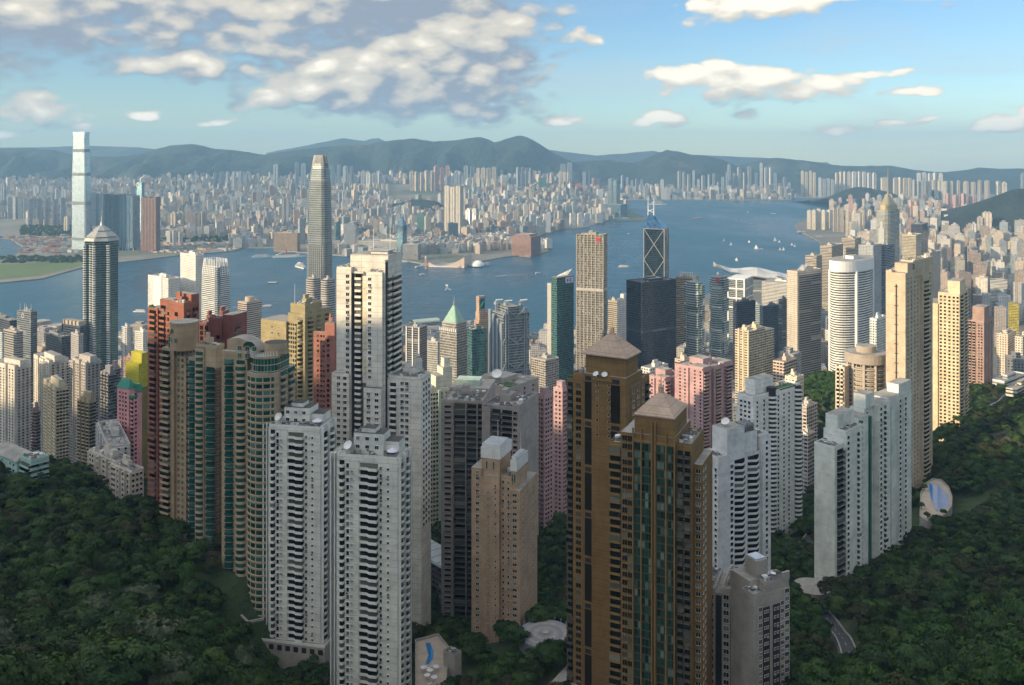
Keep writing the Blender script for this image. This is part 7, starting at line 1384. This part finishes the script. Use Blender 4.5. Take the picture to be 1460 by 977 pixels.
PAVE = plain('paving', (.30, .28, .26), .85, var=.25, scale=.4); POOLW = plain('pool_water', (.01, .16, .42), .08, var=.1); DECK = plain('pool_deck', (.40, .34, .28), .8, var=.2); CONC = plain('concrete', (.36, .34, .31), .85, var=.25, stain=.4, scale=.3)
def road(pts, w=7.0, name='road'):
    P = [Vector((x, y, 0)) for x, y in pts]; C = []
    for i in range(len(P) - 1):
        p0, p1, p2, p3 = P[max(i - 1, 0)], P[i], P[i + 1], P[min(i + 2, len(P) - 1)]
        for k in range(10):
            t = k / 10; C.append(.5 * ((2 * p1) + (p2 - p0) * t + (2 * p0 - 5 * p1 + 4 * p2 - p3) * t * t + (3 * p1 - p0 - 3 * p2 + p3) * t ** 3))
    C.append(P[-1]); zz = ground_np([c.x for c in C], [c.y for c in C]) + 2.2; zz = np.convolve(np.pad(zz, 4, 'edge'), np.ones(9) / 9, 'valid'); m_ = MB(); m2 = MB(); m3 = MB()
    for i in range(len(C) - 1):
        d = (C[min(i + 2, len(C) - 1)] - C[i]).normalized(); d0 = (C[i + 1] - C[max(i - 1, 0)]).normalized(); n0, n1 = Vector((-d0.y, d0.x, 0)), Vector((-d.y, d.x, 0))
        q = lambda c, n, o, z: (c.x + n.x * o, c.y + n.y * o, z)
        m_.face([q(C[i], n0, w / 2, zz[i]), q(C[i], n0, -w / 2, zz[i]), q(C[i + 1], n1, -w / 2, zz[i + 1]), q(C[i + 1], n1, w / 2, zz[i + 1])])
        for s in (1, -1):
            o0, o1 = s * w / 2, s * (w / 2 + .5); h = 1.0
            a_, b_, c_, d_ = q(C[i], n0, o0, zz[i] + h), q(C[i], n0, o1, zz[i] + h), q(C[i + 1], n1, o1, zz[i + 1] + h), q(C[i + 1], n1, o0, zz[i + 1] + h)
            m2.face([a_, b_, c_, d_]); m2.face([q(C[i], n0, o0, zz[i] - .1), a_, d_, q(C[i + 1], n1, o0, zz[i + 1] - .1)]); m2.face([b_, q(C[i], n0, o1, zz[i] - 5), q(C[i + 1], n1, o1, zz[i + 1] - 5), c_])
        if i % 3 == 0: m3.face([q(C[i], n0, .07, zz[i] + .02), q(C[i], n0, -.07, zz[i] + .02), q(C[i + 1], n1, -.07, zz[i + 1] + .02), q(C[i + 1], n1, .07, zz[i + 1] + .02)])
    for c in C: KEEPOUT.append((c.x, c.y, w / 2 + 3.0))
    struct(m_.build(name, [ASPH])); struct(m2.build('kerb', [KERB])); struct(m3.build('road_markings', [PAINT])); return C, zz
def ray_ground(px, py):
    k = (px - CX) / F; m_ = (py - HOR) / F; Ys = np.arange(230, 1500, 2.0); z = ground_np(k * Ys, Ys); d = H - m_ * Ys - z; i = int(np.argmax(d < 0)); return (k * Ys[i], Ys[i], z[i])
C1, Z1_ = road([ray_ground(*p)[:2] for p in ((1150, 640), (1128, 690), (1108, 735), (1112, 765), (1140, 785), (1158, 770))])
C2, Z2_ = road([ray_ground(*p)[:2] for p in ((1095, 838), (1120, 850), (1150, 862), (1172, 880), (1192, 905), (1208, 935), (1226, 985))], 6)
C3, Z3_ = road([ray_ground(*p)[:2] for p in ((772, 760), (800, 766), (840, 772))], 6)
C4, Z4_ = road([ray_ground(*p)[:2] for p in ((1380, 610), (1412, 588), (1428, 578), (1440, 566))], 6)
CARC = {'white': (.7, .7, .7), 'red': (.4, .02, .02), 'silver': (.4, .42, .44), 'dark': (.03, .03, .035), 'blue': (.05, .12, .3)}
CARP = plain('car_paint', (1, 1, 1), .25, .1, objcol=True, var=.02, spec=.6); TYRE = plain('tyre', (.02, .02, .02), .8)
def car(x, y, z, rz, col, label, bus=False):
    L, Wd, Hc = (10.5, 2.5, 2.9) if bus else (4.4, 1.8, .75); t = thing('bus' if bus else 'car', label, 'bus' if bus else 'car', (x, y, z), rz, None, CARC[col]); m_ = MB()
    if bus: m_.box(-L / 2, L / 2, -Wd / 2, Wd / 2, .4, Hc, 0)
    else: m_.prism([(-L / 2, -Wd / 2), (L / 2, -Wd / 2), (L / 2, Wd / 2), (-L / 2, Wd / 2)], .3, Hc, 0, 0, poly2=[(-L / 2 + .1, -Wd / 2 + .05), (L / 2 - .15, -Wd / 2 + .05), (L / 2 - .15, Wd / 2 - .05), (-L / 2 + .1, Wd / 2 - .05)])
    m_.build('body', [CARP], t); m_ = MB()
    if bus: m_.box(-L / 2 + .3, L / 2 + .02, -Wd / 2 - .02, Wd / 2 + .02, 1.3, 2.2, 0)
    else: m_.prism([(-1.7, -.8), (1.0, -.8), (1.0, .8), (-1.7, .8)], Hc, 1.42, 0, 1, poly2=[(-1.2, -.65), (.4, -.65), (.4, .65), (-1.2, .65)])
    m_.build('cabin', [GLD, CARP], t); wm = MB(); wm.add((lambda q: (q.cyl(0, 0, .34, -.1, .1, 10), q)[1])(MB()))
    wm.v = [(p[0], p[2], p[1] + .34) for p in wm.v]; me = wm.mesh('wheel', TYRE)
    for sx in (-L * .31, L * .31):
        for sy in (-Wd / 2, Wd / 2): o = bpy.data.objects.new('wheel', me); COL.objects.link(o); o.parent = t; o.location = (sx, sy, 0)
def put_car(C, Zr, i, side, col, label, bus=False):
    d = (C[i + 1] - C[i]).normalized(); car(C[i].x - d.y * side * 1.7, C[i].y + d.x * side * 1.7, Zr[i], math.atan2(d.y, d.x), col, label, bus)
for C, Zr, i, s, c, l, b in [(C1, Z1_, 22, 1, 'red', 'red car on the hairpin road below the round-stacked white tower', False), (C1, Z1_, 14, -1, 'silver', 'silver car higher on the hairpin road', False), (C1, Z1_, 33, 1, 'white', 'white car in the bend of the hairpin road', False), (C1, Z1_, 40, -1, 'dark', 'black car leaving the bend of the hairpin road', False),
                            (C2, Z2_, 12, 1, 'white', 'white coach on the road below the green-striped white tower', True), (C2, Z2_, 22, -1, 'white', 'white car behind the coach under the woods', False), (C2, Z2_, 31, 1, 'blue', 'blue car at the end of the road under the woods', False), (C4, Z4_, 12, 1, 'white', 'white car on the curving road above the eastern woods', False)]: put_car(C, Zr, i, s, c, l, b)
def slab(name, pts, z, thick, mats, label=None, cat=None, kind=None):
    P = [at(px, py, z) for px, py in pts]
    if sum(p[0] * q[1] - q[0] * p[1] for p, q in zip(P, P[1:] + P[:1])) < 0: P.reverse()
    x0, y0 = np.mean(P, 0); m_ = MB(); m_.prism([(p[0] - x0, p[1] - y0) for p in P], -thick, 0, 1, 0)
    KEEPOUT.append((x0, y0, max(math.hypot(p[0] - x0, p[1] - y0) for p in P) * .78)); return m_, (x0, y0, z), P
def pool(label, deck, water, z, thick=14):
    t = None; m_, loc, P = slab('deck', deck, z, thick, None); t = thing('swimming_pool', label, 'swimming pool', loc); m_.build('deck', [DECK, CONC], t)
    W = [at(px, py, z + .05) for px, py in water]
    if sum(p[0] * q[1] - q[0] * p[1] for p, q in zip(W, W[1:] + W[:1])) < 0: W.reverse()
    W = [(p[0] - loc[0], p[1] - loc[1]) for p in W]; c = np.mean(W, 0); m_ = MB(); m_.prism([tuple(c + (np.array(p) - c) * 1.12) for p in W], 0, .12, 0, 0); m_.build('coping', [PAVE], t); m_ = MB(); m_.prism(W, .02, .14, 0, 0); m_.build('water', [POOLW], t)
    m_ = MB(); Q = [(p[0] - loc[0], p[1] - loc[1]) for p in P]
    for p, q in zip(Q, Q[1:] + Q[:1]):
        d = np.array(q) - p; L = np.hypot(*d); n = np.array((-d[1], d[0])) / L * .3; m_.prism([p, q, tuple(np.array(q) + n), tuple(np.array(p) + n)], -.3, 1.1, 0, 0)
    m_.build('parapet', [CONC], t); return t, loc
pz = ray_ground(618, 945)[2] + 9
t1, l1 = pool('curved blue pool on a tan terrace beside the nearest white tower', [(592, 915), (625, 906), (640, 925), (636, 985), (592, 985)], [(607, 918), (613, 917), (618, 928), (617, 940), (610, 948), (607, 946), (611, 934)], pz)
for i, (px, py) in enumerate([(604, 958), (613, 962), (622, 957), (609, 969), (619, 972)]):
    x, y = at(px, py, pz); t = thing('sun_umbrella', ['blue and white sun umbrella on the terrace by the curved pool', 'white sun umbrella between the loungers by the curved pool'][i % 2], 'umbrella', (x, y, pz), 0, ['blue umbrellas by the curved pool', 'white umbrellas by the curved pool'][i % 2]); m_ = MB(); m_.cyl(0, 0, .05, 0, 2.3, 6); m_.build('pole', [STEEL], t); m_ = MB(); m_.cyl(0, 0, 1.5, 2.1, 2.7, 8, r2=.05); m_.build('shade', [CANVAS if i % 2 == 0 else WHITE], t)
for i, (px, py) in enumerate([(607, 952), (611, 953), (616, 951), (612, 976)]):
    x, y = at(px, py, pz); t = thing('sun_lounger', 'white sun lounger on the tan terrace by the curved pool', 'sun lounger', (x, y, pz), .4, 'white loungers by the curved pool'); m_ = MB(); m_.box(-.9, .5, -.3, .3, .25, .35, 0); m_.build('seat', [WHITE], t); m_ = MB(); m_.face([(.5, -.3, .35), (1.1, -.3, .8), (1.1, .3, .8), (.5, .3, .35)]); m_.build('backrest', [WHITE], t); m_ = MB(); [m_.box(x_, x_ + .06, y_, y_ + .06, 0, .25, 0) for x_ in (-.8, .4) for y_ in (-.28, .22)]; m_.build('leg_frame', [STEEL], t)
T = Tower('club_house', 'low grey walled club house beside the pool terrace', 'club house', 632, 648, 658, 938, 400, 40, (.40, .37, .34), base=pz - 6, sink=10); T.body([(0, T.a, 0, T.b, 0, T.h)], [WALLP, DROOF]); T.roofkit(0, T.a, 0, T.b, T.h, 3, plant=False, clutter=3)
T = Tower('sports_hall', 'long dark hall with a pale sloping metal roof between the towers', 'hall', 570, 636, 664, 812, 520, 50, (.10, .10, .12), base=150); T.body([(0, T.a, 0, T.b, 0, T.h)], [RES_B, DROOF]); m_ = MB(); m_.prism([(-1.5, -1.5), (T.a + 1.5, -1.5), (T.a + 1.5, T.b + 1.5), (-1.5, T.b + 1.5)], T.h, T.h + 1.2, 0, 0, poly2=[(-1.5, -1.5 + .5), (T.a + 1.5, -1), (T.a + 1, T.b + 1), (-1, T.b + 1)]); [m_.bar((x, -1.2, T.h + 1.3), (x, T.b + 1, T.h + 1.3), .35) for x in np.linspace(2, T.a, 7)]; m_.build('metal_roof', [plain('pale_metal_roof', (.42, .48, .52), .4, .2)], T.root)
gz_ = ray_ground(1143, 690)[2] + 6; pool('round-ended blue pool on a terrace left of the green-striped white tower', [(1128, 682), (1150, 672), (1160, 690), (1154, 706), (1130, 702)], [(1135, 688), (1142, 683), (1151, 684), (1153, 690), (1146, 694), (1137, 694)], gz_)
gz_ = ray_ground(1338, 724)[2] + 12; pool('curved blue pool on a cream podium at the foot of the tall beige tower', [(1312, 706), (1318, 692), (1330, 684), (1343, 686), (1353, 696), (1358, 710), (1357, 724), (1348, 736), (1336, 744), (1322, 746), (1311, 738)], [(1324, 690), (1338, 692), (1350, 706), (1354, 722), (1336, 728), (1328, 712)], gz_, 26)
gz_ = ray_ground(1335, 628)[2] + 8; pool('bright blue pool beneath the sunlit cream tower', [(1318, 610), (1338, 596), (1360, 600), (1352, 612), (1326, 634)], [(1322, 612), (1336, 604), (1346, 606), (1330, 624), (1322, 622)], gz_, 22)
for i, (px, py) in enumerate([(1314, 726), (1322, 740), (1345, 736), (1318, 700)]):
    zq = ray_ground(1338, 724)[2] + 12; x, y = at(px, py, zq); t = thing('terrace_tree', 'small dark tree in a planter on the cream pool podium', 'tree', (x, y, zq + 2.6), i, 'planter trees on the pool podium'); t.scale = (2.4, 2.4, 2.8); [setattr(o, 'parent', t) or COL.objects.link(o) for o in (bpy.data.objects.new('crown', CROWN0), bpy.data.objects.new('trunk', TRUNK0))]
# circular forecourt and the round car deck
gz_ = ray_ground(782, 905)[2] + 1.4; c_ = at(778, 903, gz_); t = thing('forecourt', 'round forecourt with concentric paving rings and a fountain between the tan and gold towers', 'forecourt', (c_[0], c_[1], gz_)); KEEPOUT.append((*c_, 15))
for i, r in enumerate((12.5, 10.2, 8.0, 5.8, 3.6)): m_ = MB(); m_.cyl(0, 0, r, -8 if i == 0 else -.1, .05 * i, 40); m_.build('paving_ring', [[plain('ring_blue', (.20, .21, .25), .8), PAVE][i % 2]], t)
m_ = MB(); m_.cyl(0, 0, 1.6, .2, .8, 18); m_.build('fountain', [CONC], t); m_ = MB(); [m_.cyl(13.2 * math.cos(a_), 13.2 * math.sin(a_), .25, -.2, 1.1, 6) for a_ in np.linspace(0, 6, 26)]; m_.build('bollard_ring', [STEEL], t)
gz_ = ray_ground(1160, 850)[2] + 6; c_ = at(1158, 838, gz_); t = thing('car_deck', 'round concrete car deck at the foot of the green-striped white tower', 'car park', (c_[0], c_[1], gz_)); KEEPOUT.append((*c_, 11)); m_ = MB(); m_.cyl(0, 0, 9.5, -24, 0, 28); m_.build('deck', [CONC], t); m_ = MB(); m_.cyl(0, 0, 9.6, -1.2, -.9, 28); m_.cyl(0, 0, 9.7, .0, .9, 28); m_.build('rim', [PAVE], t)
# footpath with a footbridge in the left woods
g0 = ray_ground(350, 925); t = thing('footbridge', 'pale concrete forked footbridge in the left woods', 'footbridge', (g0[0], g0[1], g0[2] + 9)); m_ = MB(); m_.bar((-5, 6, 1.2), (1, 0, 0), .9); m_.bar((1, 0, 0), (7, 4, -.6), .9); m_.bar((1, 0, 0), (1, -1, -14), .8); m_.build('deck', [CONC], t); KEEPOUT.append((g0[0], g0[1], 6)); KEEPOUT.append((g0[0], g0[1] - 7, 4))

# ---- low city blocks between the downtown towers
def keep_low(px, py, X, Y): return free(X, Y, 14) & (px < 1260) & (Y < np.where(px < 960, 1990, 2300)) & (ground_np(X, Y) < 9)
fill('low_city', POLY_HK, 1240, 2300, 44, -.3, lambda px, py, n: RNG.uniform(12, 48, n), keep_low, 20, 36)
def keep_mid(px, py, X, Y): return free(X, Y, 14) & (px > 60) & ((px < 1130) | (px > 1405)) & (RNG.random(len(X)) < .8)
POLY_ALL = [(-1500, 600), (1500, 600), (1500, 1300), (-1500, 1300)]
fill('hillside_city', POLY_ALL, 820, 1250, 40, -.5, lambda px, py, n: RNG.uniform(20, 62, n), keep_mid, 16, 26, lambda X, Y, px: np.maximum(ground_np(X, Y), 3) - 8)

def tree(x, y, z, r, kind, label, group, rng):
    t = thing('forest_tree', label, 'tree', (x, y, z), rng.uniform(0, 6.28), group); t.scale = (r, r, r * rng.uniform(.85, 1.35))
    for nm, me in (('crown', rng.choice(CROWNS[kind][1])), ('trunk', TRUNK)): o = bpy.data.objects.new(nm, me); COL.objects.link(o); o.parent = t
rr = random.Random(5)
def scatter(xlo, xhi, ylo, yhi, step, cond, seed):
    g = np.random.default_rng(seed); XX, YY = np.meshgrid(np.arange(xlo, xhi, step), np.arange(ylo, yhi, step)); X = XX.ravel() + g.uniform(-.45, .45, XX.size) * step; Y = YY.ravel() + g.uniform(-.45, .45, XX.size) * step
    px = CX + X / Y * F; k = (px > -260) & (px < 1760); X, Y = X[k], Y[k]; Z = ground_np(X, Y); px = CX + X / Y * F; py = HOR + (H - Z - 7) / Y * F
    k = (py < 1010) & cond(px, py, X, Y, Z); X, Y, Z = X[k], Y[k], Z[k]; k = free(X, Y, 2.5) & clear(X, Y); return X[k], Y[k], Z[k]
def wood(px, py, X, Y, Z): return (Z > 100) & (Y < 780)
X, Y, Z = scatter(-480, 700, 225, 800, 10.6, wood, 3); px = CX + X / Y * F; py = HOR + (H - Z - 7) / Y * F
bare = ((px - 1290) / 34) ** 2 + ((py - 893) / 13) ** 2 < 1; bare |= ((px - 1437) / 14) ** 2 + ((py - 790) / 22) ** 2 < 1; X, Y, Z, px, py = X[~bare], Y[~bare], Z[~bare], px[~bare], py[~bare]
left = px < 375; right = px > 1120; order = np.argsort(Y); pick = np.zeros(len(X), bool)
for side, n_ in ((left, 145), (right, 145)): pick[[i for i in order if side[i] and -30 < px[i] < 1490 and py[i] < 985][:n_]] = True
for i in np.where(pick)[0]:
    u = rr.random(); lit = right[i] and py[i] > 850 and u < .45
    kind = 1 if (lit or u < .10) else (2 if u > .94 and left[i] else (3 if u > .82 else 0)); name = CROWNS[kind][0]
    zone = ('in the left-hand woods' if left[i] else 'in the right-hand woods'); band = 'low on the slope' if py[i] > 900 else 'half way up the slope' if py[i] > 800 else 'high on the slope'
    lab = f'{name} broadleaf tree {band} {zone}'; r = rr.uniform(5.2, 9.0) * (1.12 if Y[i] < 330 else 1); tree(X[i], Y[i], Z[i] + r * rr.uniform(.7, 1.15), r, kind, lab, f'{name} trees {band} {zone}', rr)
def gn_forest(name, X, Y, Z, smin, smax, meshes, seed=0):
    c = bpy.data.collections.new(name + '_kinds')
    for me in meshes: c.objects.link(bpy.data.objects.new('crown_kind', me))
    me = bpy.data.meshes.new(name); me.from_pydata([tuple(p) for p in zip(X, Y, Z)], [], []); o = bpy.data.objects.new(name, me); COL.objects.link(o); o['kind'] = 'stuff'
    ng = bpy.data.node_groups.new(name, 'GeometryNodeTree'); ng.interface.new_socket('Geometry', in_out='INPUT', socket_type='NodeSocketGeometry'); ng.interface.new_socket('Geometry', in_out='OUTPUT', socket_type='NodeSocketGeometry'); n, l = ng.nodes, ng.links
    gi, go, ip, ci = n.new('NodeGroupInput'), n.new('NodeGroupOutput'), n.new('GeometryNodeInstanceOnPoints'), n.new('GeometryNodeCollectionInfo'); ci.inputs['Collection'].default_value = c; ci.inputs['Separate Children'].default_value = True; ci.inputs['Reset Children'].default_value = True; ip.inputs['Pick Instance'].default_value = True
    rs = n.new('FunctionNodeRandomValue'); rs.data_type = 'FLOAT'; rs.inputs[2].default_value = smin; rs.inputs[3].default_value = smax; ro = n.new('FunctionNodeRandomValue'); ro.data_type = 'FLOAT_VECTOR'; ro.inputs[0].default_value = (-.1, -.1, 0); ro.inputs[1].default_value = (.1, .1, 6.28); ri = n.new('FunctionNodeRandomValue'); ri.data_type = 'INT'; ri.inputs[4].default_value = 0; ri.inputs[5].default_value = len(meshes) - 1; ri.inputs['Seed'].default_value = seed + 3
    l.new(gi.outputs[0], ip.inputs['Points']); l.new(ci.outputs[0], ip.inputs['Instance']); l.new(rs.outputs[1], ip.inputs['Scale']); l.new(ro.outputs[0], ip.inputs['Rotation']); l.new(ri.outputs[2], ip.inputs['Instance Index']); l.new(ip.outputs[0], go.inputs[0])
    md = o.modifiers.new('scatter', 'NODES'); md.node_group = ng; return o
rest = ~pick; MESHES = CROWNS[0][1] + CROWNS[0][1] + [CROWNS[3][1][0], CROWNS[1][1][0], CROWNS[3][1][1]]
gn_forest('forest', X[rest], Y[rest], Z[rest] + 5.4 + np.random.default_rng(4).uniform(-1.2, 2.4, rest.sum()), 4.8, 8.6, MESHES)
X, Y, Z = scatter(-420, 720, 780, 1180, 11, lambda px, py, X, Y, Z: (Z > 8) & (px > 380), 5); gn_forest('hillside_woods', X, Y, Z + 4, 4.5, 7.0, MESHES + CROWNS[1][1])
pk = lambda px, py, X, Y, Z: (np.abs(px - 1172) < 36) & (Y > 860)
X, Y, Z = scatter(200, 560, 860, 1180, 7.5, pk, 6); gn_forest('park_trees', X, Y, Z + 7, 6, 9, CROWNS[1][1] + [CROWNS[0][1][0]])
# far shore greenery and container yard
def near_shore(px0, px1, py0, py1, step, seed):
    g = np.random.default_rng(seed); Y0, Y1 = gy(py1), gy(py0); XX, YY = np.meshgrid(np.arange(gx(px0, Y1) - 200, gx(px1, Y1) + 400, step), np.arange(Y0, Y1, step)); X = XX.ravel() + g.uniform(-.5, .5, XX.size) * step; Y = YY.ravel() + g.uniform(-.5, .5, XX.size) * step; px = CX + X / Y * F; py = HOR + (H - 4) / Y * F
    k = (px > px0) & (px < px1) & (py > py0) & (py < py1) & inside(POLY_KL, X, Y); return X[k], Y[k], np.full(k.sum(), 6.0)
LW = land_mat('lawn', (.05, .10, .02), (.13, .17, .05), .006, .4)
P = [at(px, py, 3.6) for px, py in ((-60, 378), (40, 376), (110, 366), (128, 374), (112, 380), (58, 393), (0, 399), (-60, 404))]; m_ = MB(); m_.face([(x, y, 3.9) for x, y in P][::-1] if sum(p[0] * q[1] - q[0] * p[1] for p, q in zip(P, P[1:] + P[:1])) < 0 else [(x, y, 3.9) for x, y in P], [(x, y) for x, y in P]); struct(m_.build('lawn', [LW]))
sets = [near_shore(0, 120, 366, 376, 22, 1), near_shore(30, 130, 322, 338, 26, 2), near_shore(560, 660, 284, 302, 34, 3), near_shore(690, 770, 340, 352, 26, 4), near_shore(200, 330, 338, 346, 30, 5)]
k4 = np.random.default_rng(9).random(sum(len(s[0]) for s in sets)) < .75; X, Y, Z = [np.concatenate([s[i] for s in sets])[k4] for i in range(3)]; gn_forest('far_shore_trees', X, Y, Z, 7, 13, CROWNS[0][1] + CROWNS[1][1])
X, Y, Z = near_shore(0, 112, 337, 362, 24, 7); k = RNG.random(len(X)) < .7; X, Y = X[k], Y[k]; n = len(X); CC = np.array([(.42, .10, .05), (.10, .16, .26), (.45, .42, .38), (.35, .20, .08), (.25, .25, .26), (.5, .46, .4)])[RNG.integers(0, 6, n)]
o = boxes_mesh('container_stacks', X, Y, np.full(n, 3.3), RNG.uniform(9, 26, n), RNG.uniform(5, 10, n), RNG.uniform(3, 12, n), np.full(n, .3), CC, [plain_tint := facade('container_paint', 3, 12, .0, .0, tint=True, bump=0), TINT_ROOF]); o['kind'] = 'stuff'
X, Y, Z = near_shore(205, 345, 346, 362, 30, 8); k = RNG.random(len(X)) < .45; X, Y = X[k], Y[k]; n = len(X); CC = np.array([(.45, .33, .2), (.4, .38, .34), (.4, .12, .06), (.3, .3, .3)])[RNG.integers(0, 4, n)]
o = boxes_mesh('works_yard_sheds', X, Y, np.full(n, 3.3), RNG.uniform(8, 30, n), RNG.uniform(6, 12, n), RNG.uniform(2, 8, n), np.full(n, -.3), CC, [plain_tint, TINT_ROOF]); o['kind'] = 'stuff'

# ---- boats
HULLW = plain('white_hull', (.78, .78, .76), .4, var=.05); HULLD = plain('dark_hull', (.05, .05, .06), .5); REDP = plain('red_hull', (.35, .05, .04), .5); SAIL = plain('sail_cloth', (.82, .80, .74), .7, var=.03); FOAM = plain('foam', (.55, .58, .60), .8, var=.5, scale=.08)
def hull(L, W, D, z0=-.6): m_ = MB(); P = [(-L / 2, -W / 2), (L * .22, -W / 2), (L * .42, -W * .28), (L / 2, 0), (L * .42, W * .28), (L * .22, W / 2), (-L / 2, W / 2)]; m_.prism([(x * .94, y * .8) for x, y in P], z0, D, 0, 1, poly2=P); return m_
def ship(kind, px, py, L, rz, label, mat=None, decks=2, funnel=True, group=None, dark=False):
    Y = gy(py, 0); t = thing(kind, label, 'sailing boat' if kind == 'sailing_boat' else 'boat', (gx(px, Y), Y, 0), rz, group); W = L * (.22 if L < 80 else .14); D = max(1.4, L * .055)
    hull(L, W, D).build('hull', [mat or (HULLD if dark else HULLW), CONC], t)
    if kind == 'sailing_boat':
        hM = L * 1.25; m_ = MB(); m_.cyl(L * .05, 0, .22, D, hM, 6); m_.build('mast', [STEEL], t)
        for nm, pts in (('main_sail', [(L * .02, D + .8), (-L * .42, D + 1.0), (L * .02, hM * .97)]), ('jib', [(L * .09, D + .6), (L * .46, D + .6), (L * .08, hM * .82)])): m_ = MB(); [m_.face([(x, y, z) for x, z in pts][::sgn]) for y, sgn in ((-.12, 1), (.12, -1))]; m_.build(nm, [SAIL], t)
        return
    z = D
    for k in range(decks):
        f = .74 - .14 * k; h = max(2.0, L * .035); m_ = MB(); m_.box(-L * f * .52, L * f * .42, -W * .42 + k * .2, W * .42 - k * .2, z, z + h, 0, 1); dh = m_.build('deck_house', [WB if L > 60 else HULLW, HULLW], t)
        m_ = MB(); m_.box(-L * f * .50, L * f * .422, -W * .425 + k * .2, W * .425 - k * .2, z + h * .4, z + h * .75, 0); m_.build('window_band', [GLD], dh); z += h
    if funnel: m_ = MB(); m_.cyl(-L * .08, 0, max(.6, L * .022), z, z + max(2, L * .06), 10); m_.build('funnel', [REDP if L > 30 else STEEL], t)
    m_ = MB(); m_.cyl(L * .15, 0, .18, z, z + max(2.5, L * .08), 5); m_.build('mast', [STEEL], t)
def wake(px, py, L, W, rz, off=0):
    Y = gy(py, 0); m_ = MB(); c, s = math.cos(rz), math.sin(rz); x0, y0 = gx(px, Y), Y
    for sg in (1, -1):
        pts = [(0, 0), (-L * .5, sg * W * .35), (-L, sg * W), (-L * .95, sg * W * .6), (-L * .5, sg * W * .1)]; q = [(x0 + x * c - y * s, y0 + x * s + y * c, .25) for x, y in pts]; m_.face(q if sg < 0 else q[::-1])
    o = m_.build('wake_foam', [FOAM]); o['kind'] = 'stuff'
S = ship
S('ferry', 199, 445, 38, 3.0, 'white ferry crossing beside the red tower'); S('ferry', 389, 404, 36, .1, 'dark barge with a low deck house in the near harbour', dark=True, decks=1); S('ferry', 382, 437, 30, .2, 'small white launch right of the beige drum-topped tower', decks=1); wake(382, 437, 90, 9, .2)
S('cruise_ship', 428, 382, 95, 2.2, 'white cruise ship bow-on behind the tapering silver skyscraper', decks=4); S('cruise_ship', 412, 367, 130, .25, 'long white ferry moored at the berths across the water', decks=3); S('ferry', 374, 367, 80, .3, 'white ferry at the outer berth across the water', decks=2)
S('ferry', 577, 374, 34, .1, 'green and white ferry at the star pier', decks=2); S('ferry', 605, 379, 34, .3, 'white ferry leaving the far pier', decks=2); S('ferry', 596, 381, 28, .9, 'smaller ferry beside the one leaving the far pier', decks=1); S('ferry', 603, 392, 26, .4, 'ferry with a long wake off the tall white tower', decks=1); wake(602, 393, 150, 5, .35)
S('ferry', 637, 408, 34, 1.7, 'white fast craft heading out on a broad wake', decks=1); wake(637, 409, 70, 10, 1.7); S('ferry', 767, 390, 22, .5, 'small white boat trailing a long wake', decks=1); wake(767, 390.5, 160, 10, .4); S('ferry', 656, 381, 24, .2, 'small boat just off the cultural centre', decks=1); S('ferry', 673, 375, 34, .1, 'pale ferry along the far promenade', decks=1)
S('ferry', 890, 381, 46, .1, 'white double-decked ferry left of the cross-braced tower'); S('ferry', 897, 334, 24, .8, 'small dark tug in mid harbour', dark=True, decks=1); S('cruise_ship', 938, 292, 150, .1, 'large white liner far behind the twin masts', decks=4); S('cruise_ship', 885, 312, 110, .2, 'low white barge ship by the headland point', decks=1); S('ferry', 994, 312, 70, .2, 'red cargo boat far out in the harbour', mat=REDP, decks=1)
S('ferry', 1085, 356, 26, .1, 'dark motor junk beside the sailing boats', dark=True, decks=1); S('ferry', 1103, 305, 36, .1, 'small white boat near the far runway', decks=1); S('ferry', 1143, 332, 60, .3, 'dark barge off the sunlit point', dark=True, decks=1); S('ferry', 1168, 338, 46, .1, 'barge by the near breakwater of the sunlit point', dark=True, decks=1); S('ferry', 830, 316, 60, .2, 'moored red and white vessel by the headland basin', mat=REDP, decks=2); S('ferry', 812, 322, 50, .4, 'moored pale vessel in the headland basin', decks=1)
for px, py, L in [(1032, 344, 15), (1042, 350, 17), (1068, 346, 12), (1078, 355, 20), (1105, 344, 20), (1111, 346, 13), (1112, 357, 14), (1117, 357, 14), (1050, 372, 14), (1129, 350, 13), (1066, 304, 16), (1133, 352, 12)]: S('sailing_boat', px, py, L * .8, random.uniform(-.5, .5), 'white sailed boat in the scattered fleet off the exhibition hall', group='sailing boats off the exhibition hall')
